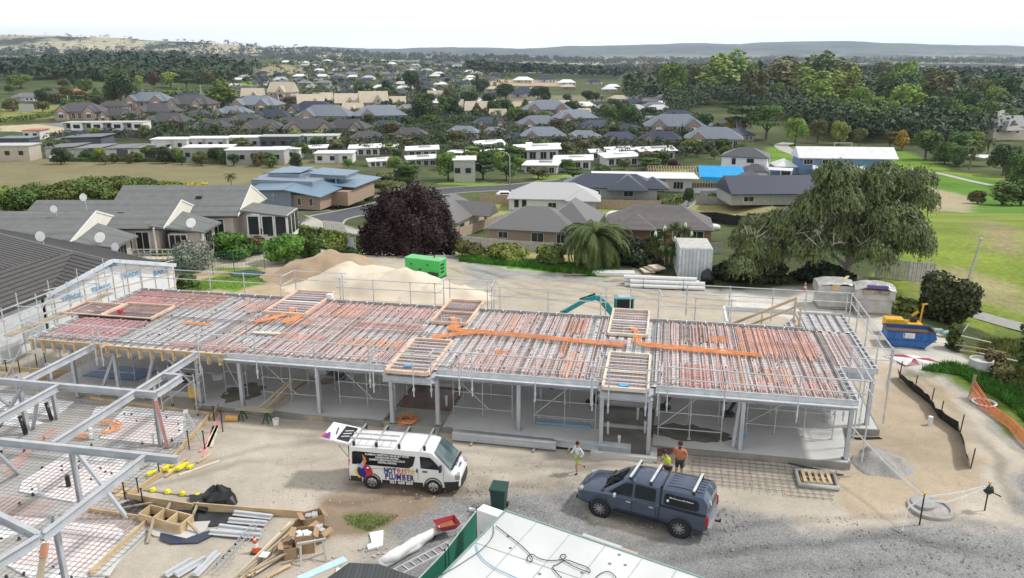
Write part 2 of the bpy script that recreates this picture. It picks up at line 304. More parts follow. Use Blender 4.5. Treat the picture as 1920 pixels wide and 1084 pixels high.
def make_ground():
 ys=list(np.arange(-60,14,4.)) + list(np.arange(14,66,.22));y=66.;st=.25
 while y < 15500:ys.append(y);st=max(.3,(y-40)*.0085);y +=st
 ys=np.array(ys);nx=580;u=np.linspace(-1,1,nx)
 u=np.sign(u)*(.45*np.abs(u)+.55*np.abs(u)**3)
 half=np.where(ys < 40,120,120+(ys-40)*.95);X=u[None,:]*half[:,None];Y=np.repeat(ys[:,None],nx,1)
 Zt=hgt(X,Y)
 near=(1-sm(75,95,Y));Zt=Zt + near*((vnoise(X,Y,2.2,1)-.5)*.10+(vnoise(X,Y,.6,2)-.5)*.03)*(Y > 10)
 C=np.zeros(X.shape+(3,));C[:]=FARG;G=np.zeros(X.shape);S=np.ones(X.shape)
 Xw=X+(vnoise(X,Y,1.6,11)-.5)*1.3+(vnoise(X,Y,.5,12)-.5)*.5;Yw=Y+(vnoise(X,Y,1.6,13)-.5)*1.3+(vnoise(X,Y,.5,14)-.5)*.5
 for outl,c,g,s,e in Z:
  P=[]
  for i,(a,b) in enumerate(outl):
   a2,b2=outl[(i+1) % len(outl)]
   for k in range(3):
    t=k/3;P.append(gp(a+(a2-a)*t,b+(b2-b)*t))
  pad=e*2+3;xs=[p.x for p in P];yy=[p.y for p in P]
  m=(X > min(xs)-pad) & (X < max(xs)+pad) & (Y > min(yy)-pad) & (Y < max(yy)+pad)
  if not m.any():continue
  xi=Xw[m];yi=Yw[m];ins=inpoly(xi,yi,P);d=pdist(xi,yi,P);sg=np.where(ins,d,-d)
  a=sm(-e*.5,e*.5,sg)
  C[m]=C[m]*(1-a[:,None])+np.array(c)*a[:,None];G[m]=G[m]*(1-a)+g*a;S[m]=S[m]*(1-a)+s*a
 # wheel ruts and worn places on the site: their own colour, soft
 site=(1-sm(62,72,Y));d1=(vnoise(X,Y,3.3,21)-.5);C *=(1+site*d1*.22)[:,:,None]
 for tr in ([(300,900),(480,850),(640,845)],[(640,925),(850,900),(1060,888),(1250,930)],[(880,915),(1000,935),(1120,1010)],[(1900,1010),(1650,985),(1420,1000),(1200,1040)],[(1920,1084),(1700,1030),(1500,1035),(1350,1060)],[(1690,690),(1760,740),(1850,830),(1915,960)],[(700,470),(850,490),(1000,525),(1250,560),(1500,580)],[(640,450),(860,500),(1000,550),(1150,575)],[(1590,575),(1640,620),(1700,690)]):
  P=[at(*q) for q in tr]
  for off in (-.8,.8):
   Q=[(p.x+off*.35,p.y+off) for p in P];mm=(Y < 75) & (Y > 12);dd=pdist(Xw[mm]*.4+X[mm]*.6,Yw[mm]*.4+Y[mm]*.6,Q,closed=False);a=(1-sm(.08,.38,dd))*(.5+.5*vnoise(X[mm],Y[mm],2.5,51));C[mm] *=(1-.24*a)[:,None];Zt[mm] -=a*.03
 # far country: dark bush, pale pasture on the hills
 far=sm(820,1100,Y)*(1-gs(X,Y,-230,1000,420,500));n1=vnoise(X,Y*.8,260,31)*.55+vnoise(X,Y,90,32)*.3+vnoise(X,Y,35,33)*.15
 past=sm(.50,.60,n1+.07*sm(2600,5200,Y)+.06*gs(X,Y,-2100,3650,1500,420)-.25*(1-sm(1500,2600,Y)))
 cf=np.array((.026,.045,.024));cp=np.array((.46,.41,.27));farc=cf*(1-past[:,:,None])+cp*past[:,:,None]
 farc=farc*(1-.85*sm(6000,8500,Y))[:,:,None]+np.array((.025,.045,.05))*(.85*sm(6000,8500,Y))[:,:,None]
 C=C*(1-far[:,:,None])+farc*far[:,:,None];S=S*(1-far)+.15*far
 mid=sm(88,100,Y)*(1-far);base_is=(np.abs(C-np.array(FARG)).sum(2) < .01);C[base_is] *=(.75+.6*vnoise(X,Y,9,41)[base_is])[:,None]
 ny=len(ys);V=np.stack([X,Y,Zt],2).reshape(-1,3)
 idx=np.arange(ny*nx).reshape(ny,nx);Q=np.stack([idx[:-1,:-1],idx[:-1,1:],idx[1:,1:],idx[1:,:-1]],2).reshape(-1,4)
 me=bpy.data.meshes.new('ground');me.vertices.add(len(V));me.vertices.foreach_set('co',V.ravel())
 me.loops.add(Q.size);me.loops.foreach_set('vertex_index',Q.ravel().astype(np.int32));me.polygons.add(len(Q))
 me.polygons.foreach_set('loop_start',np.arange(0,Q.size,4,dtype=np.int32));me.polygons.foreach_set('use_smooth',np.ones(len(Q),bool));me.update(calc_edges=True);me.validate()
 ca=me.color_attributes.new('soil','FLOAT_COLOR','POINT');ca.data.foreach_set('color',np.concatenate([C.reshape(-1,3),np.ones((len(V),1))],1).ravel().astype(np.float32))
 ga=me.color_attributes.new('kinds','FLOAT_COLOR','POINT');k=np.stack([G,S,far,np.ones_like(G)],2).reshape(-1,4);ga.data.foreach_set('color',k.ravel().astype(np.float32))
 m=bpy.data.materials.new('ground');m.use_nodes=True;t=m.node_tree;n=t.nodes;l=t.links;b=n['Principled BSDF'];b.inputs['Roughness'].default_value=.95;b.inputs['Specular IOR Level'].default_value=.15
 a1=n.new('ShaderNodeAttribute');a1.attribute_name='soil';a2=n.new('ShaderNodeAttribute');a2.attribute_name='kinds';sp=n.new('ShaderNodeSeparateColor');l.new(a2.outputs['Color'],sp.inputs[0])
 co=n.new('ShaderNodeTexCoord')
 def ntex(scale,det=5,rough=.6,dist=0):
  q=n.new('ShaderNodeTexNoise');q.inputs['Scale'].default_value=scale;q.inputs['Detail'].default_value=det;q.inputs['Roughness'].default_value=rough;q.inputs['Distortion'].default_value=dist;l.new(co.outputs['Object'],q.inputs['Vector']);return q.outputs['Fac']
 def mrange(s,a,b_,c,d):q=n.new('ShaderNodeMapRange');q.inputs[1].default_value=a;q.inputs[2].default_value=b_;q.inputs[3].default_value=c;q.inputs[4].default_value=d;l.new(s,q.inputs[0]);return q.outputs[0]
 def mathn(op,a,b_):
  q=n.new('ShaderNodeMath');q.operation=op
  for i,s in enumerate((a,b_)):
   if isinstance(s,(int,float)):q.inputs[i].default_value=s
   else:l.new(s,q.inputs[i])
  return q.outputs[0]
 soil=mrange(ntex(.7,8,.7,.4),.3,.7,.84,1.13);fine=mrange(ntex(9,3),.3,.7,.9,1.08)
 vo=n.new('ShaderNodeTexVoronoi');vo.inputs['Scale'].default_value=24;l.new(co.outputs['Object'],vo.inputs['Vector']);gv=mrange(vo.outputs['Color'],0,1,.62,1.36)
 gr=mrange(ntex(2.2,9,.75),.3,.7,.62,1.4);gr2=mrange(ntex(.12,4,.6),.35,.65,.8,1.2)
 fm=n.new('ShaderNodeTexVoronoi');fm.inputs['Scale'].default_value=.045;l.new(co.outputs['Object'],fm.inputs['Vector']);fv=mrange(fm.outputs['Distance'],0,1,1.35,.5)
 v=mathn('MULTIPLY',soil,fine)
 def mixv(f,a,b_):q=n.new('ShaderNodeMix');l.new(f,q.inputs[0]);(l.new(a,q.inputs[2]));l.new(b_,q.inputs[3]);return q.outputs[0]
 v=mixv(sp.outputs['Red'],v,mathn('MULTIPLY',gv,soil));v=mixv(sp.outputs['Green'],v,mathn('MULTIPLY',gr,gr2));v=mixv(sp.outputs['Blue'],v,fv)
 sc_=n.new('ShaderNodeVectorMath');sc_.operation='SCALE';l.new(a1.outputs['Color'],sc_.inputs[0]);l.new(v,sc_.inputs['Scale']);l.new(sc_.outputs[0],b.inputs['Base Color'])
 bu=n.new('ShaderNodeBump');bu.inputs['Strength'].default_value=.35;bu.inputs['Distance'].default_value=.06;l.new(v,bu.inputs['Height']);l.new(bu.outputs[0],b.inputs['Normal'])
 me.materials.append(m);o=bpy.data.objects.new('ground',me);col.objects.link(o);o['kind']='structure'
make_ground()
def strip(name,pts,wl,m,lift=.02,seg=2.,kerb=None):
 """a road or path following the terrain; pts are photograph places on its centre line, wl its width in metres"""
 P=[gp(*p) for p in pts];Q=[]
 for a,b in zip(P[:-1],P[1:]):
  k=max(1,int((b-a).length/seg));Q +=[a.lerp(b,i/k) for i in range(k)]
 Q.append(P[-1])
 for _ in range(3):Q=[Q[0]]+[(Q[i-1]+Q[i]*2+Q[i+1])/4 for i in range(1,len(Q)-1)]+[Q[-1]]
 ws=wl if isinstance(wl,(list,tuple)) else (wl,wl);mb=MB();kb=MB();rows=[]
 for i,p in enumerate(Q):
  d=(Q[min(i+1,len(Q)-1)]-Q[max(i-1,0)]);d.z=0;d.normalize();s=Vector((d.y,-d.x,0));t=i/(len(Q)-1);hw=(ws[0]*(1-t)+ws[1]*t)/2
  row=[]
  for k in range(5):
   q=p+s*hw*(k/2-1);row.append((q.x,q.y,float(hgt(q.x,q.y))+lift))
  rows.append(row)
 for r_ in rows:mb.v +=r_
 for i in range(len(rows)-1):
  for k in range(4):a=i*5+k;mb.f.append((a,a+1,a+6,a+5));mb.m.append(0)
 struct(name,mb,m)
 if kerb:
  for side in (0,4):
   for i in range(len(rows)-1):
    a=Vector(rows[i][side]);b=Vector(rows[i+1][side]);kb.bar(a+Vector((0,0,.03)),b+Vector((0,0,.03)),.28,.14)
  struct('kerb',kb,kerb)
ASPH=mat('asphalt',(.075,.078,.09),rough=.9,var=.18,scale=.8);CONC=mat('pale_concrete',(.42,.41,.38),rough=.9,var=.15,scale=.6);ASPG=mat('grey_asphalt',(.20,.20,.20),rough=.9,var=.15,scale=.5)
strip('road',[(400,440),(520,428),(600,412),(680,395),(780,365),(860,356),(960,352),(1060,342),(1130,330)],(8,8.5),ASPH,lift=.03,kerb=CONC)
strip('footpath',[(600,391),(660,380),(720,366),(760,352)],1.6,mat('footpath_concrete',(.34,.30,.27),rough=.9),lift=.05)
strip('driveway',[(530,375),(560,385),(590,398)],7,ASPG,lift=.045)
strip('driveway_apron',[(1230,412),(1260,395),(1290,376)],4.5,ASPG,lift=.04,kerb=CONC)
strip('cul_de_sac',[(1240,350),(1300,360),(1350,352),(1430,345)],7,ASPG,lift=.04)
strip('park_path',[(1480,268),(1462,272),(1475,282),(1500,291),(1502,300)],(5,5),CONC,lift=.06)
strip('park_path',[(1700,316),(1760,325),(1820,340),(1860,348)],2.2,CONC,lift=.06)
strip('side_path',[(1820,588),(1880,606),(1960,625)],2.6,mat('worn_path',(.30,.29,.27),rough=.95),lift=.05)
strip('side_street',[(90,232),(150,240),(160,250),(120,262)],8,ASPG,lift=.06)
# ================================================================ THE BUILDING UNDER CONSTRUCTION (u along its front, v into its depth)
BO=Vector((-24.8,38.3,0));BA=math.atan2(-.1908,.9817)
BT=Matrix.Translation(BO) @ Matrix.Rotation(BA,4,'Z')
def buv(u,v,z=0):return BT @ Vector((u,v,z))
def uvz(px,py,z):
 p=BT.inverted() @ at(px,py,z);return p
GALV=mat('galvanised_steel',(.52,.54,.56),rough=.45,metal=.25,var=.15,scale=2.)
PSTEEL=mat('primed_grey_steel',(.44,.46,.49),rough=.55,var=.14,scale=1.7)
REBAR=mat('dark_rebar',(.20,.18,.17),rough=.8,var=.3,scale=2.)
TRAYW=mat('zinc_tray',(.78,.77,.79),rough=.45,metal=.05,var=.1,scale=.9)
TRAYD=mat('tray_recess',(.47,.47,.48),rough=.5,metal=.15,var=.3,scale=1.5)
PEXR=mat('red_pipe',(.66,.34,.28),rough=.5,var=.2,scale=1);PEXP=mat('pink_pipe',(.72,.44,.39),rough=.5,var=.2,scale=1)
PEXO=mat('orange_pipe',(.84,.34,.13),rough=.5,var=.15,scale=1);PEXC=mat('crimson_pipe',(.66,.33,.36),rough=.5,var=.2,scale=1)
TIMB=mat('raw_timber',(.56,.42,.25),rough=.8,var=.22,scale=1.4,stretch=(1,1,4));TIMP=mat('pinkish_timber',(.70,.50,.38),rough=.8,var=.15,scale=1.4)
TIMG=mat('weathered_timber',(.38,.32,.23),rough=.85,var=.25,scale=1.5);PLY=mat('plywood',(.58,.44,.29),rough=.75,var=.15,scale=1.5)
SLAB=mat('fresh_concrete',(.57,.57,.55),rough=.7,var=.13,scale=.5,noise_detail=7);SLABE=mat('slab_edge_concrete',(.26,.25,.23),rough=.85,var=.2,scale=1.5)
WET=mat('wet_concrete',(.17,.155,.13),rough=.22,c2=(.30,.28,.25),scale=.9);BPOLY=mat('black_polythene',(.018,.019,.022),rough=.28,var=.3,scale=1.5)
WHITE=mat('white_paint',(.78,.78,.77),rough=.5,var=.05);PVC=mat('white_plastic_pipe',(.74,.75,.75),rough=.4,var=.05);BLUEP=mat('blue_plastic',(.03,.16,.42),rough=.5,var=.2)
BD=thing('unfinished_building','long unfinished building with steel mesh and orange heating pipes over its raised deck','building',BO,BA)
mb=MB();mb.prism([(9,.1),(18.9,.1),(18.9,5),(21.9,5),(21.9,.1),(29.2,.1),(29.2,4.5),(31.7,4.5),(31.7,.1),(40.0,.1),(40.4,3.6),(42,3.7),(42,9.6),(-.2,9.6),(-.2,1.4),(9,1.4)],-.1,.30);mb.build('ground_floor_slab',SLAB,BD)
mb=MB()
for (a,b) in (((9,.06),(18.9,.06)),((21.9,.06),(29.2,.06)),((31.7,.06),(40.05,.06)),((40.05,.06),(40.4,3.55)),((40.4,3.6),(42.05,3.65)),((42.05,3.65),(42.05,9.6))):mb.bar((a[0],a[1],.115),(b[0],b[1],.115),.09,.355)
mb.build('slab_edge',SLABE,BD)
mb=MB();mb.prism([(19.0,.15),(21.8,.15),(21.8,4.9),(19.0,4.9)],-.02,.14);mb.prism([(19.05,-1.1),(21.75,-1.1),(21.75,.12),(19.05,.12)],-.02,.10);mb.build('entry_pad',mat('pad_concrete',(.43,.42,.38),rough=.8,var=.25,scale=.7),BD)
mb=MB();mb.prism([(19.1,2.1),(21.7,2.1),(21.7,4.8),(19.1,4.8)],.142,.16);mb.build('brown_damp_patch',mat('brown_wet_floor',(.15,.06,.035),rough=.3,var=.4,scale=1.2),BD)
mb=MB()
for x0,x1,y0,y1 in ((29.0,29.3,-.75,.1),(31.6,31.9,-.75,.1),(29.0,31.9,-1.0,-.75)):mb.prism([(x0,y0),(x1,y0),(x1,y1),(x0,y1)],-.05,.22)
mb.build('pit_kerb',SLAB,BD);mb=MB();mb.prism([(29.3,2.0),(31.6,2.0),(31.6,2.12),(29.3,2.12)],-.05,.22);mb.build('pit_nib',SLAB,BD)
mb=MB();mb.prism([(29.28,-.77),(31.62,-.77),(31.62,4.4),(29.28,4.4)],-.05,.08);mb.build('pit_floor',WET,BD)
for (u,v) in ((30.2,-.1),(29.6,1.2),(31.3,1.6),(30.9,3.0),(29.9,4.6),(31.2,4.9),(19.3,5.2),(21.4,2.6)):
 mb=MB();mb.lathe([(.055,.1),(.055,.62),(.075,.62),(.075,.72),(.05,.72)],10,Matrix.Translation((u,v,0)));mb.build('drain_pipe',PVC,BD)
for (cu,cv,ru,rv,s) in ((33.3,1.6,1.9,.85,1),(35.3,6.6,1.5,1.2,2),(10.6,1.9,1.1,1.2,3),(26.5,6.2,1.2,.8,4),(14.2,5.2,1.4,1.3,5)):
 mb=MB();n=26;mb.v=[(cu+math.cos(2*PI*i/n)*ru*(.8+.4*random.random()),cv+math.sin(2*PI*i/n)*rv*(.8+.4*random.random()),.306) for i in range(n)];mb.f=[tuple(range(n))];mb.m=[0];mb.build('puddle',mat('puddle_on_concrete',(.10,.095,.08),rough=.12,c2=(.20,.19,.16),scale=1.2),BD)
# ---- steel columns
def icol(u,v,z0,z1,w=.17):
 mb=MB();mb.box((u,v-w/2,(z0+z1)/2),(w,.022,z1-z0));mb.box((u,v+w/2,(z0+z1)/2),(w,.022,z1-z0));mb.box((u,v,(z0+z1)/2),(.02,w-.02,z1-z0));mb.box((u,v,z0+.01),(.34,.34,.02));return mb
FR=[2.1,4.6,9.2,11.5,15.6,19.4,21.6,25.5,29.4,31.5,35.5,39.95]
for u in FR:icol(u,.42 if u not in (19.4,29.4,31.5) else (-.45 if u > 25 else .2),.02 if u < 9 or u in (29.4,31.5) else .28,2.62).build('column',PSTEEL,BD)
for u in (4.6,9.2,15.6,25.9,35.3,39.95):icol(u,4.6,.28,2.62).build('column',PSTEEL,BD)
for u in (2.1,9.2,15.6,21.6,29.4,35.5,39.4):icol(u,9.1,.28,2.62).build('column',PSTEEL,BD)
icol(41.6,4.15,.28,2.62).build('column',PSTEEL,BD);icol(41.6,9.2,.28,2.62).build('column',PSTEEL,BD)
for a,b in (((4.6,.5,2.6),(3.3,.5,.1)),((6.8,.5,2.6),(5.8,.6,.1)),((7.4,.6,2.6),(9.0,.6,.9)),((35.35,.5,2.6),(35.2,.55,.35))):
 mb=MB();mb.bar(a,b,.14,.14);mb.build('brace',PSTEEL,BD)
# ---- beams
def ibeam(p,q,h=.36,w=.2,t=.022):
 p=Vector(p);q=Vector(q);mb=MB();up=Vector((0,0,1));mb.bar(p-up*t/2,q-up*t/2,w,t);mb.bar(p-up*(h-t/2),q-up*(h-t/2),w,t);mb.bar(p-up*h/2,q-up*h/2,.02,h-2*t);return mb
for a,b,h in (((-.1,.38),(19.3,.38),.36),((21.5,.38),(29.3,.38),.36),((31.6,.38),(40.1,.38),.36),((-.1,4.7),(40.1,4.7),.34),((-.1,9.15),(41.7,9.15),.34),((40.0,.5),(40.0,9.0),.36),((41.62,4.1),(41.62,12.2),.34),((0,.5),(0,9.0),.36),((40.1,4.05),(41.6,4.05),.34)):
 ibeam((a[0],a[1],2.98),(b[0],b[1],2.98),h).build('edge_beam',PSTEEL,BD)
for u in (4.6,9.2,15.6,25.5,35.5):ibeam((u,.5,2.96),(u,9.0,2.96),.3).build('cross_beam',PSTEEL,BD)
for (u0,u1) in ((19.3,21.6),(29.3,31.5)):
 for a,b in (((u0,-.55),(u1,-.55)),((u0,-.45),(u0,3.8)),((u1,-.45),(u1,3.8))):ibeam((a[0],a[1],2.98),(b[0],b[1],2.98),.3).build('pod_beam',PSTEEL,BD)
# ---- decking trays, ribs run front to back
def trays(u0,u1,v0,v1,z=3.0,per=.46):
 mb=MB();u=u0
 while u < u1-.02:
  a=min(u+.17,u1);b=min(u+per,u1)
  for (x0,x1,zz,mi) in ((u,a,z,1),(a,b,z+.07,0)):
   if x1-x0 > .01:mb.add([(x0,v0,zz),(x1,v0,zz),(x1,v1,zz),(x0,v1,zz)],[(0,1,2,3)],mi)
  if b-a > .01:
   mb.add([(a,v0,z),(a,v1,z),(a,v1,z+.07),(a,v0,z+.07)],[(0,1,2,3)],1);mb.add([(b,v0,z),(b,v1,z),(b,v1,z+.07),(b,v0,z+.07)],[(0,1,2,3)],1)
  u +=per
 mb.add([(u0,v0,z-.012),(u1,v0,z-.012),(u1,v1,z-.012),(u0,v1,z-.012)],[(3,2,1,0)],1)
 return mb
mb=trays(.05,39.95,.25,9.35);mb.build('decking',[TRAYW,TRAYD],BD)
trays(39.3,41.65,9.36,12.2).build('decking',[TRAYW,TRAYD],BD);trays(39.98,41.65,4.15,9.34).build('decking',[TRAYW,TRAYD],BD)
# ---- reinforcing mesh over the trays
RG=random.Random(5)
def mesh_bars(rects,z,s=.2,w=.013,name='rebar_mesh',m=None,par=None,sag=.012):
 mb=MB()
 for (u0,u1,v0,v1) in rects:
  n=max(1,int((v1-v0)/s))
  for i in range(n+1):v=v0+(v1-v0)*i/n+RG.uniform(-.02,.02);mb.bar((u0,v,z+RG.uniform(-sag,sag)),(u1,v,z+RG.uniform(-sag,sag)),w,w)
  n=max(1,int((u1-u0)/s))
  for i in range(n+1):u=u0+(u1-u0)*i/n+RG.uniform(-.02,.02);mb.bar((u,v0,z+w+RG.uniform(-sag,sag)),(u,v1,z+w+RG.uniform(-sag,sag)),w,w)
 return mb.build(name,m or REBAR,par or BD)
mesh_bars([(.2,39.8,.35,9.25),(39.5,41.5,9.4,12.1),(39.9,41.5,4.3,9.2)],3.115)
mb=MB()                                                     # denser beam cages over the supports
for u in (4.5,9.2,12.4,15.6,18.9,22.2,25.5,28.7,32,35.5,38.9):
 for k in range(3):mb.bar((u+k*.09-.1,.4,3.15),(u+k*.09-.1,9.2,3.15),.016,.016)
for v in (4.55,4.7,4.85,.5,.62,9.0,9.1):mb.bar((.2,v,3.14),(39.8,v,3.14),.02,.02)
mb.build('lapping_bars',REBAR,BD)
mb=MB()                                                     # bar-chair tops and stirrups that make dark ticks along the edges
for i in range(265):u=.15+i*.15;mb.bar((u,9.1,3.03),(u,9.33,3.2),.018,.018);mb.bar((u,9.33,3.2),(u,9.34,3.03),.018,.018)
for i in range(60):v=.4+i*.15;mb.bar((39.7,v,3.03),(39.92,v+.05,3.2),.018,.018);mb.bar((.3,v,3.03),(.08,v+.05,3.2),.018,.018)
mb.build('edge_stirrups',REBAR,BD)['kind']='stuff'
mb=MB()
for i in range(450):mb.box((RG.uniform(.3,39.6),RG.uniform(.5,9.1),3.1),(.06,.06,.05),RG.uniform(0,1.5))
mb.build('bar_chairs',mat('black_plastic',(.02,.02,.022),rough=.5),BD)['kind']='stuff'
# ---- edge forms
mb=MB()
for a,b in (((11,.12),(19.2,.12)),((21.7,.12),(29.2,.12)),((31.7,.12),(40.06,.12)),((40.08,.12),(40.08,4.0)),((40.1,3.98),(41.72,3.98)),((41.74,3.98),(41.74,12.25)),((39.3,12.27),(41.74,12.27)),((39.25,9.5),(39.25,12.27)),((-.03,9.42),(9.5,9.42)),((12.3,9.42),(19.3,9.42)),((21.5,9.42),(29.0,9.42)),((31.2,9.42),(39.2,9.42)),((-.05,.2),(-.05,3.8)),((-.05,6.5),(-.05,9.4))):
 mb.bar((a[0],a[1],3.05),(b[0],b[1],3.05),.02,.28);mb.bar((a[0],a[1],3.19),(b[0],b[1],3.19),.07,.015)
mb.build('edge_form',mat('edge_form_steel',(.58,.60,.62),rough=.4,metal=.3),BD)
mb=MB()
for a,b in (((11,.02),(19.2,.02)),((21.7,.02),(29.2,.02)),((31.7,.02),(40.1,.02))):mb.bar((a[0],a[1],2.94),(b[0],b[1],2.94),.3,.02)
mb.build('edge_form_ledge',mat('ledge_steel',(.66,.68,.70),rough=.4,metal=.2),BD)
def SB(a,b):m_=MB();m_.bar(a,b,.04,.03);m_.build('white_edge_strap',WHITE,BD)
u=.5
while u < 39:
 if not (9.4 < u < 12.3 or 19.2 < u < 21.6 or 28.9 < u < 31.3):SB((u,9.46,3.2),(u+.02,9.2,3.16))
 u +=1.02
for v in np.arange(4.4,12,.6):SB((41.8,v,3.2),(41.5,v+.1,3.15))
for v in np.arange(.6,4,.5):SB((40.14,v,3.2),(39.85,v+.1,3.15))
for v in np.arange(.5,9.3,.7):SB((-.1,v,3.2),(.2,v,3.16))
mb=MB();mb.bar((0,.1,3.1),(4.4,.1,3.1),.05,.2);mb.bar((4.6,.02,3.08),(11.0,.02,3.08),.05,.2);mb.bar((0,.06,3.19),(4.4,.06,3.19),.09,.03);mb.bar((4.6,-.02,3.17),(11.0,-.02,3.17),.09,.03);mb.bar((4.45,-.3,3.15),(4.5,.3,3.15),.1,.1);mb.build('timber_edge_form',TIMB,BD)
for u in np.arange(.25,11,.62):
 mb=MB();mb.box((u,.0-.0 if u < 4.5 else -.07,2.83),(.12,.09,.45));mb.box((u+.1,.0 if u < 4.5 else -.05,2.8),(.05,.06,.3));mb.build('timber_strut',TIMB,BD)
# ---- framed set-downs
def setdown(u0,u1,v0,v1,cross,z=3.1,m=TIMP,cm=WHITE,slats=0):
 mb=MB();zz=z+.08
 for a,b in (((u0,v0),(u1,v0)),((u0,v1),(u1,v1)),((u0,v0+.06),(u0,v1-.06)),((u1,v0+.06),(u1,v1-.06))):mb.bar((a[0],a[1],zz),(b[0],b[1],zz),.11,.16)
 f=mb.build('setdown_frame',m,BD);mb=MB()
 for c in cross:mb.bar((u0+.06,c,zz-.01),(u1-.06,c,zz-.01),.10,.1)
 if cross:mb.build('cross_rail',cm,f)
 mb=MB();mb.add([(u0,v0,z-.02),(u1,v0,z-.02),(u1,v1,z-.02),(u0,v1,z-.02)],[(0,1,2,3)]);mb.build('setdown_floor',mat('setdown_sheet',(.62,.62,.66),rough=.5,var=.2,scale=1.3),f)
 o=mesh_bars([(u0+.1,u1-.1,v0+.1,v1-.1)],z+.035,s=.17,par=f);
 mb=MB();v=v0+.15
 while v < v1-.1:mb.bar((u0+.1,v,z+.02),(u1-.1,v,z+.02),.03,.03);v +=.17
 mb.build('pipe_loop',PEXP if slats < 2 else PEXC,f)
 if slats:
  mb=MB();v=v0+.3
  while v < v1-.2:mb.bar((u0+.05,v,z+.06),(u1-.05,v,z+.06),.045,.03);v +=.42
  mb.build('thin_slats',WHITE,f)
 return f
TW=mat('pale_timber',(.68,.60,.48),rough=.8,var=.12)
setdown(9.75,12.2,6.4,10.7,(8.6,),slats=2);setdown(19.5,21.5,6.55,10.7,(8.5,),m=TIMP,cm=TIMP);setdown(29.1,31.1,6.5,10.7,(8.8,),m=TW,slats=1)
setdown(19.45,21.45,-.55,3.8,(1.6,),m=TIMP,cm=TW,slats=1);setdown(29.4,31.35,-.55,3.75,(1.5,),m=TW,cm=TW,slats=1)
setdown(-1.4,1.1,4.05,6.1,(),m=TIMP);setdown(1.2,4.2,4.05,6.4,(),m=TIMP)
mb=MB();mb.bar((-.2,3.95,3.12),(4.3,3.95,3.12),.05,.2);mb.build('dark_upstand',BPOLY,BD)
for (u,v) in ((20.3,.25),(30.3,-.2)):
 mb=MB();mb.box((u,v,3.22),(.4,.3,.05),.2);mb.build('blue_wrap',mat('bright_blue_wrap',(.08,.36,.72),rough=.4),BD)
mb=MB();mb.box((2.0,4.6,3.33),(.22,.2,.22));mb.build('red_box',mat('red_plastic',(.5,.03,.05),rough=.4),BD)
mb=MB();mb.box((12.35,9.6,3.3),(.35,.3,.3));mb.build('white_vent_cap',WHITE,BD)
mb=MB();mb.box((11.6,3.2,3.2),(1.5,.25,.04),.05);mb.build('loose_board',TW,BD)
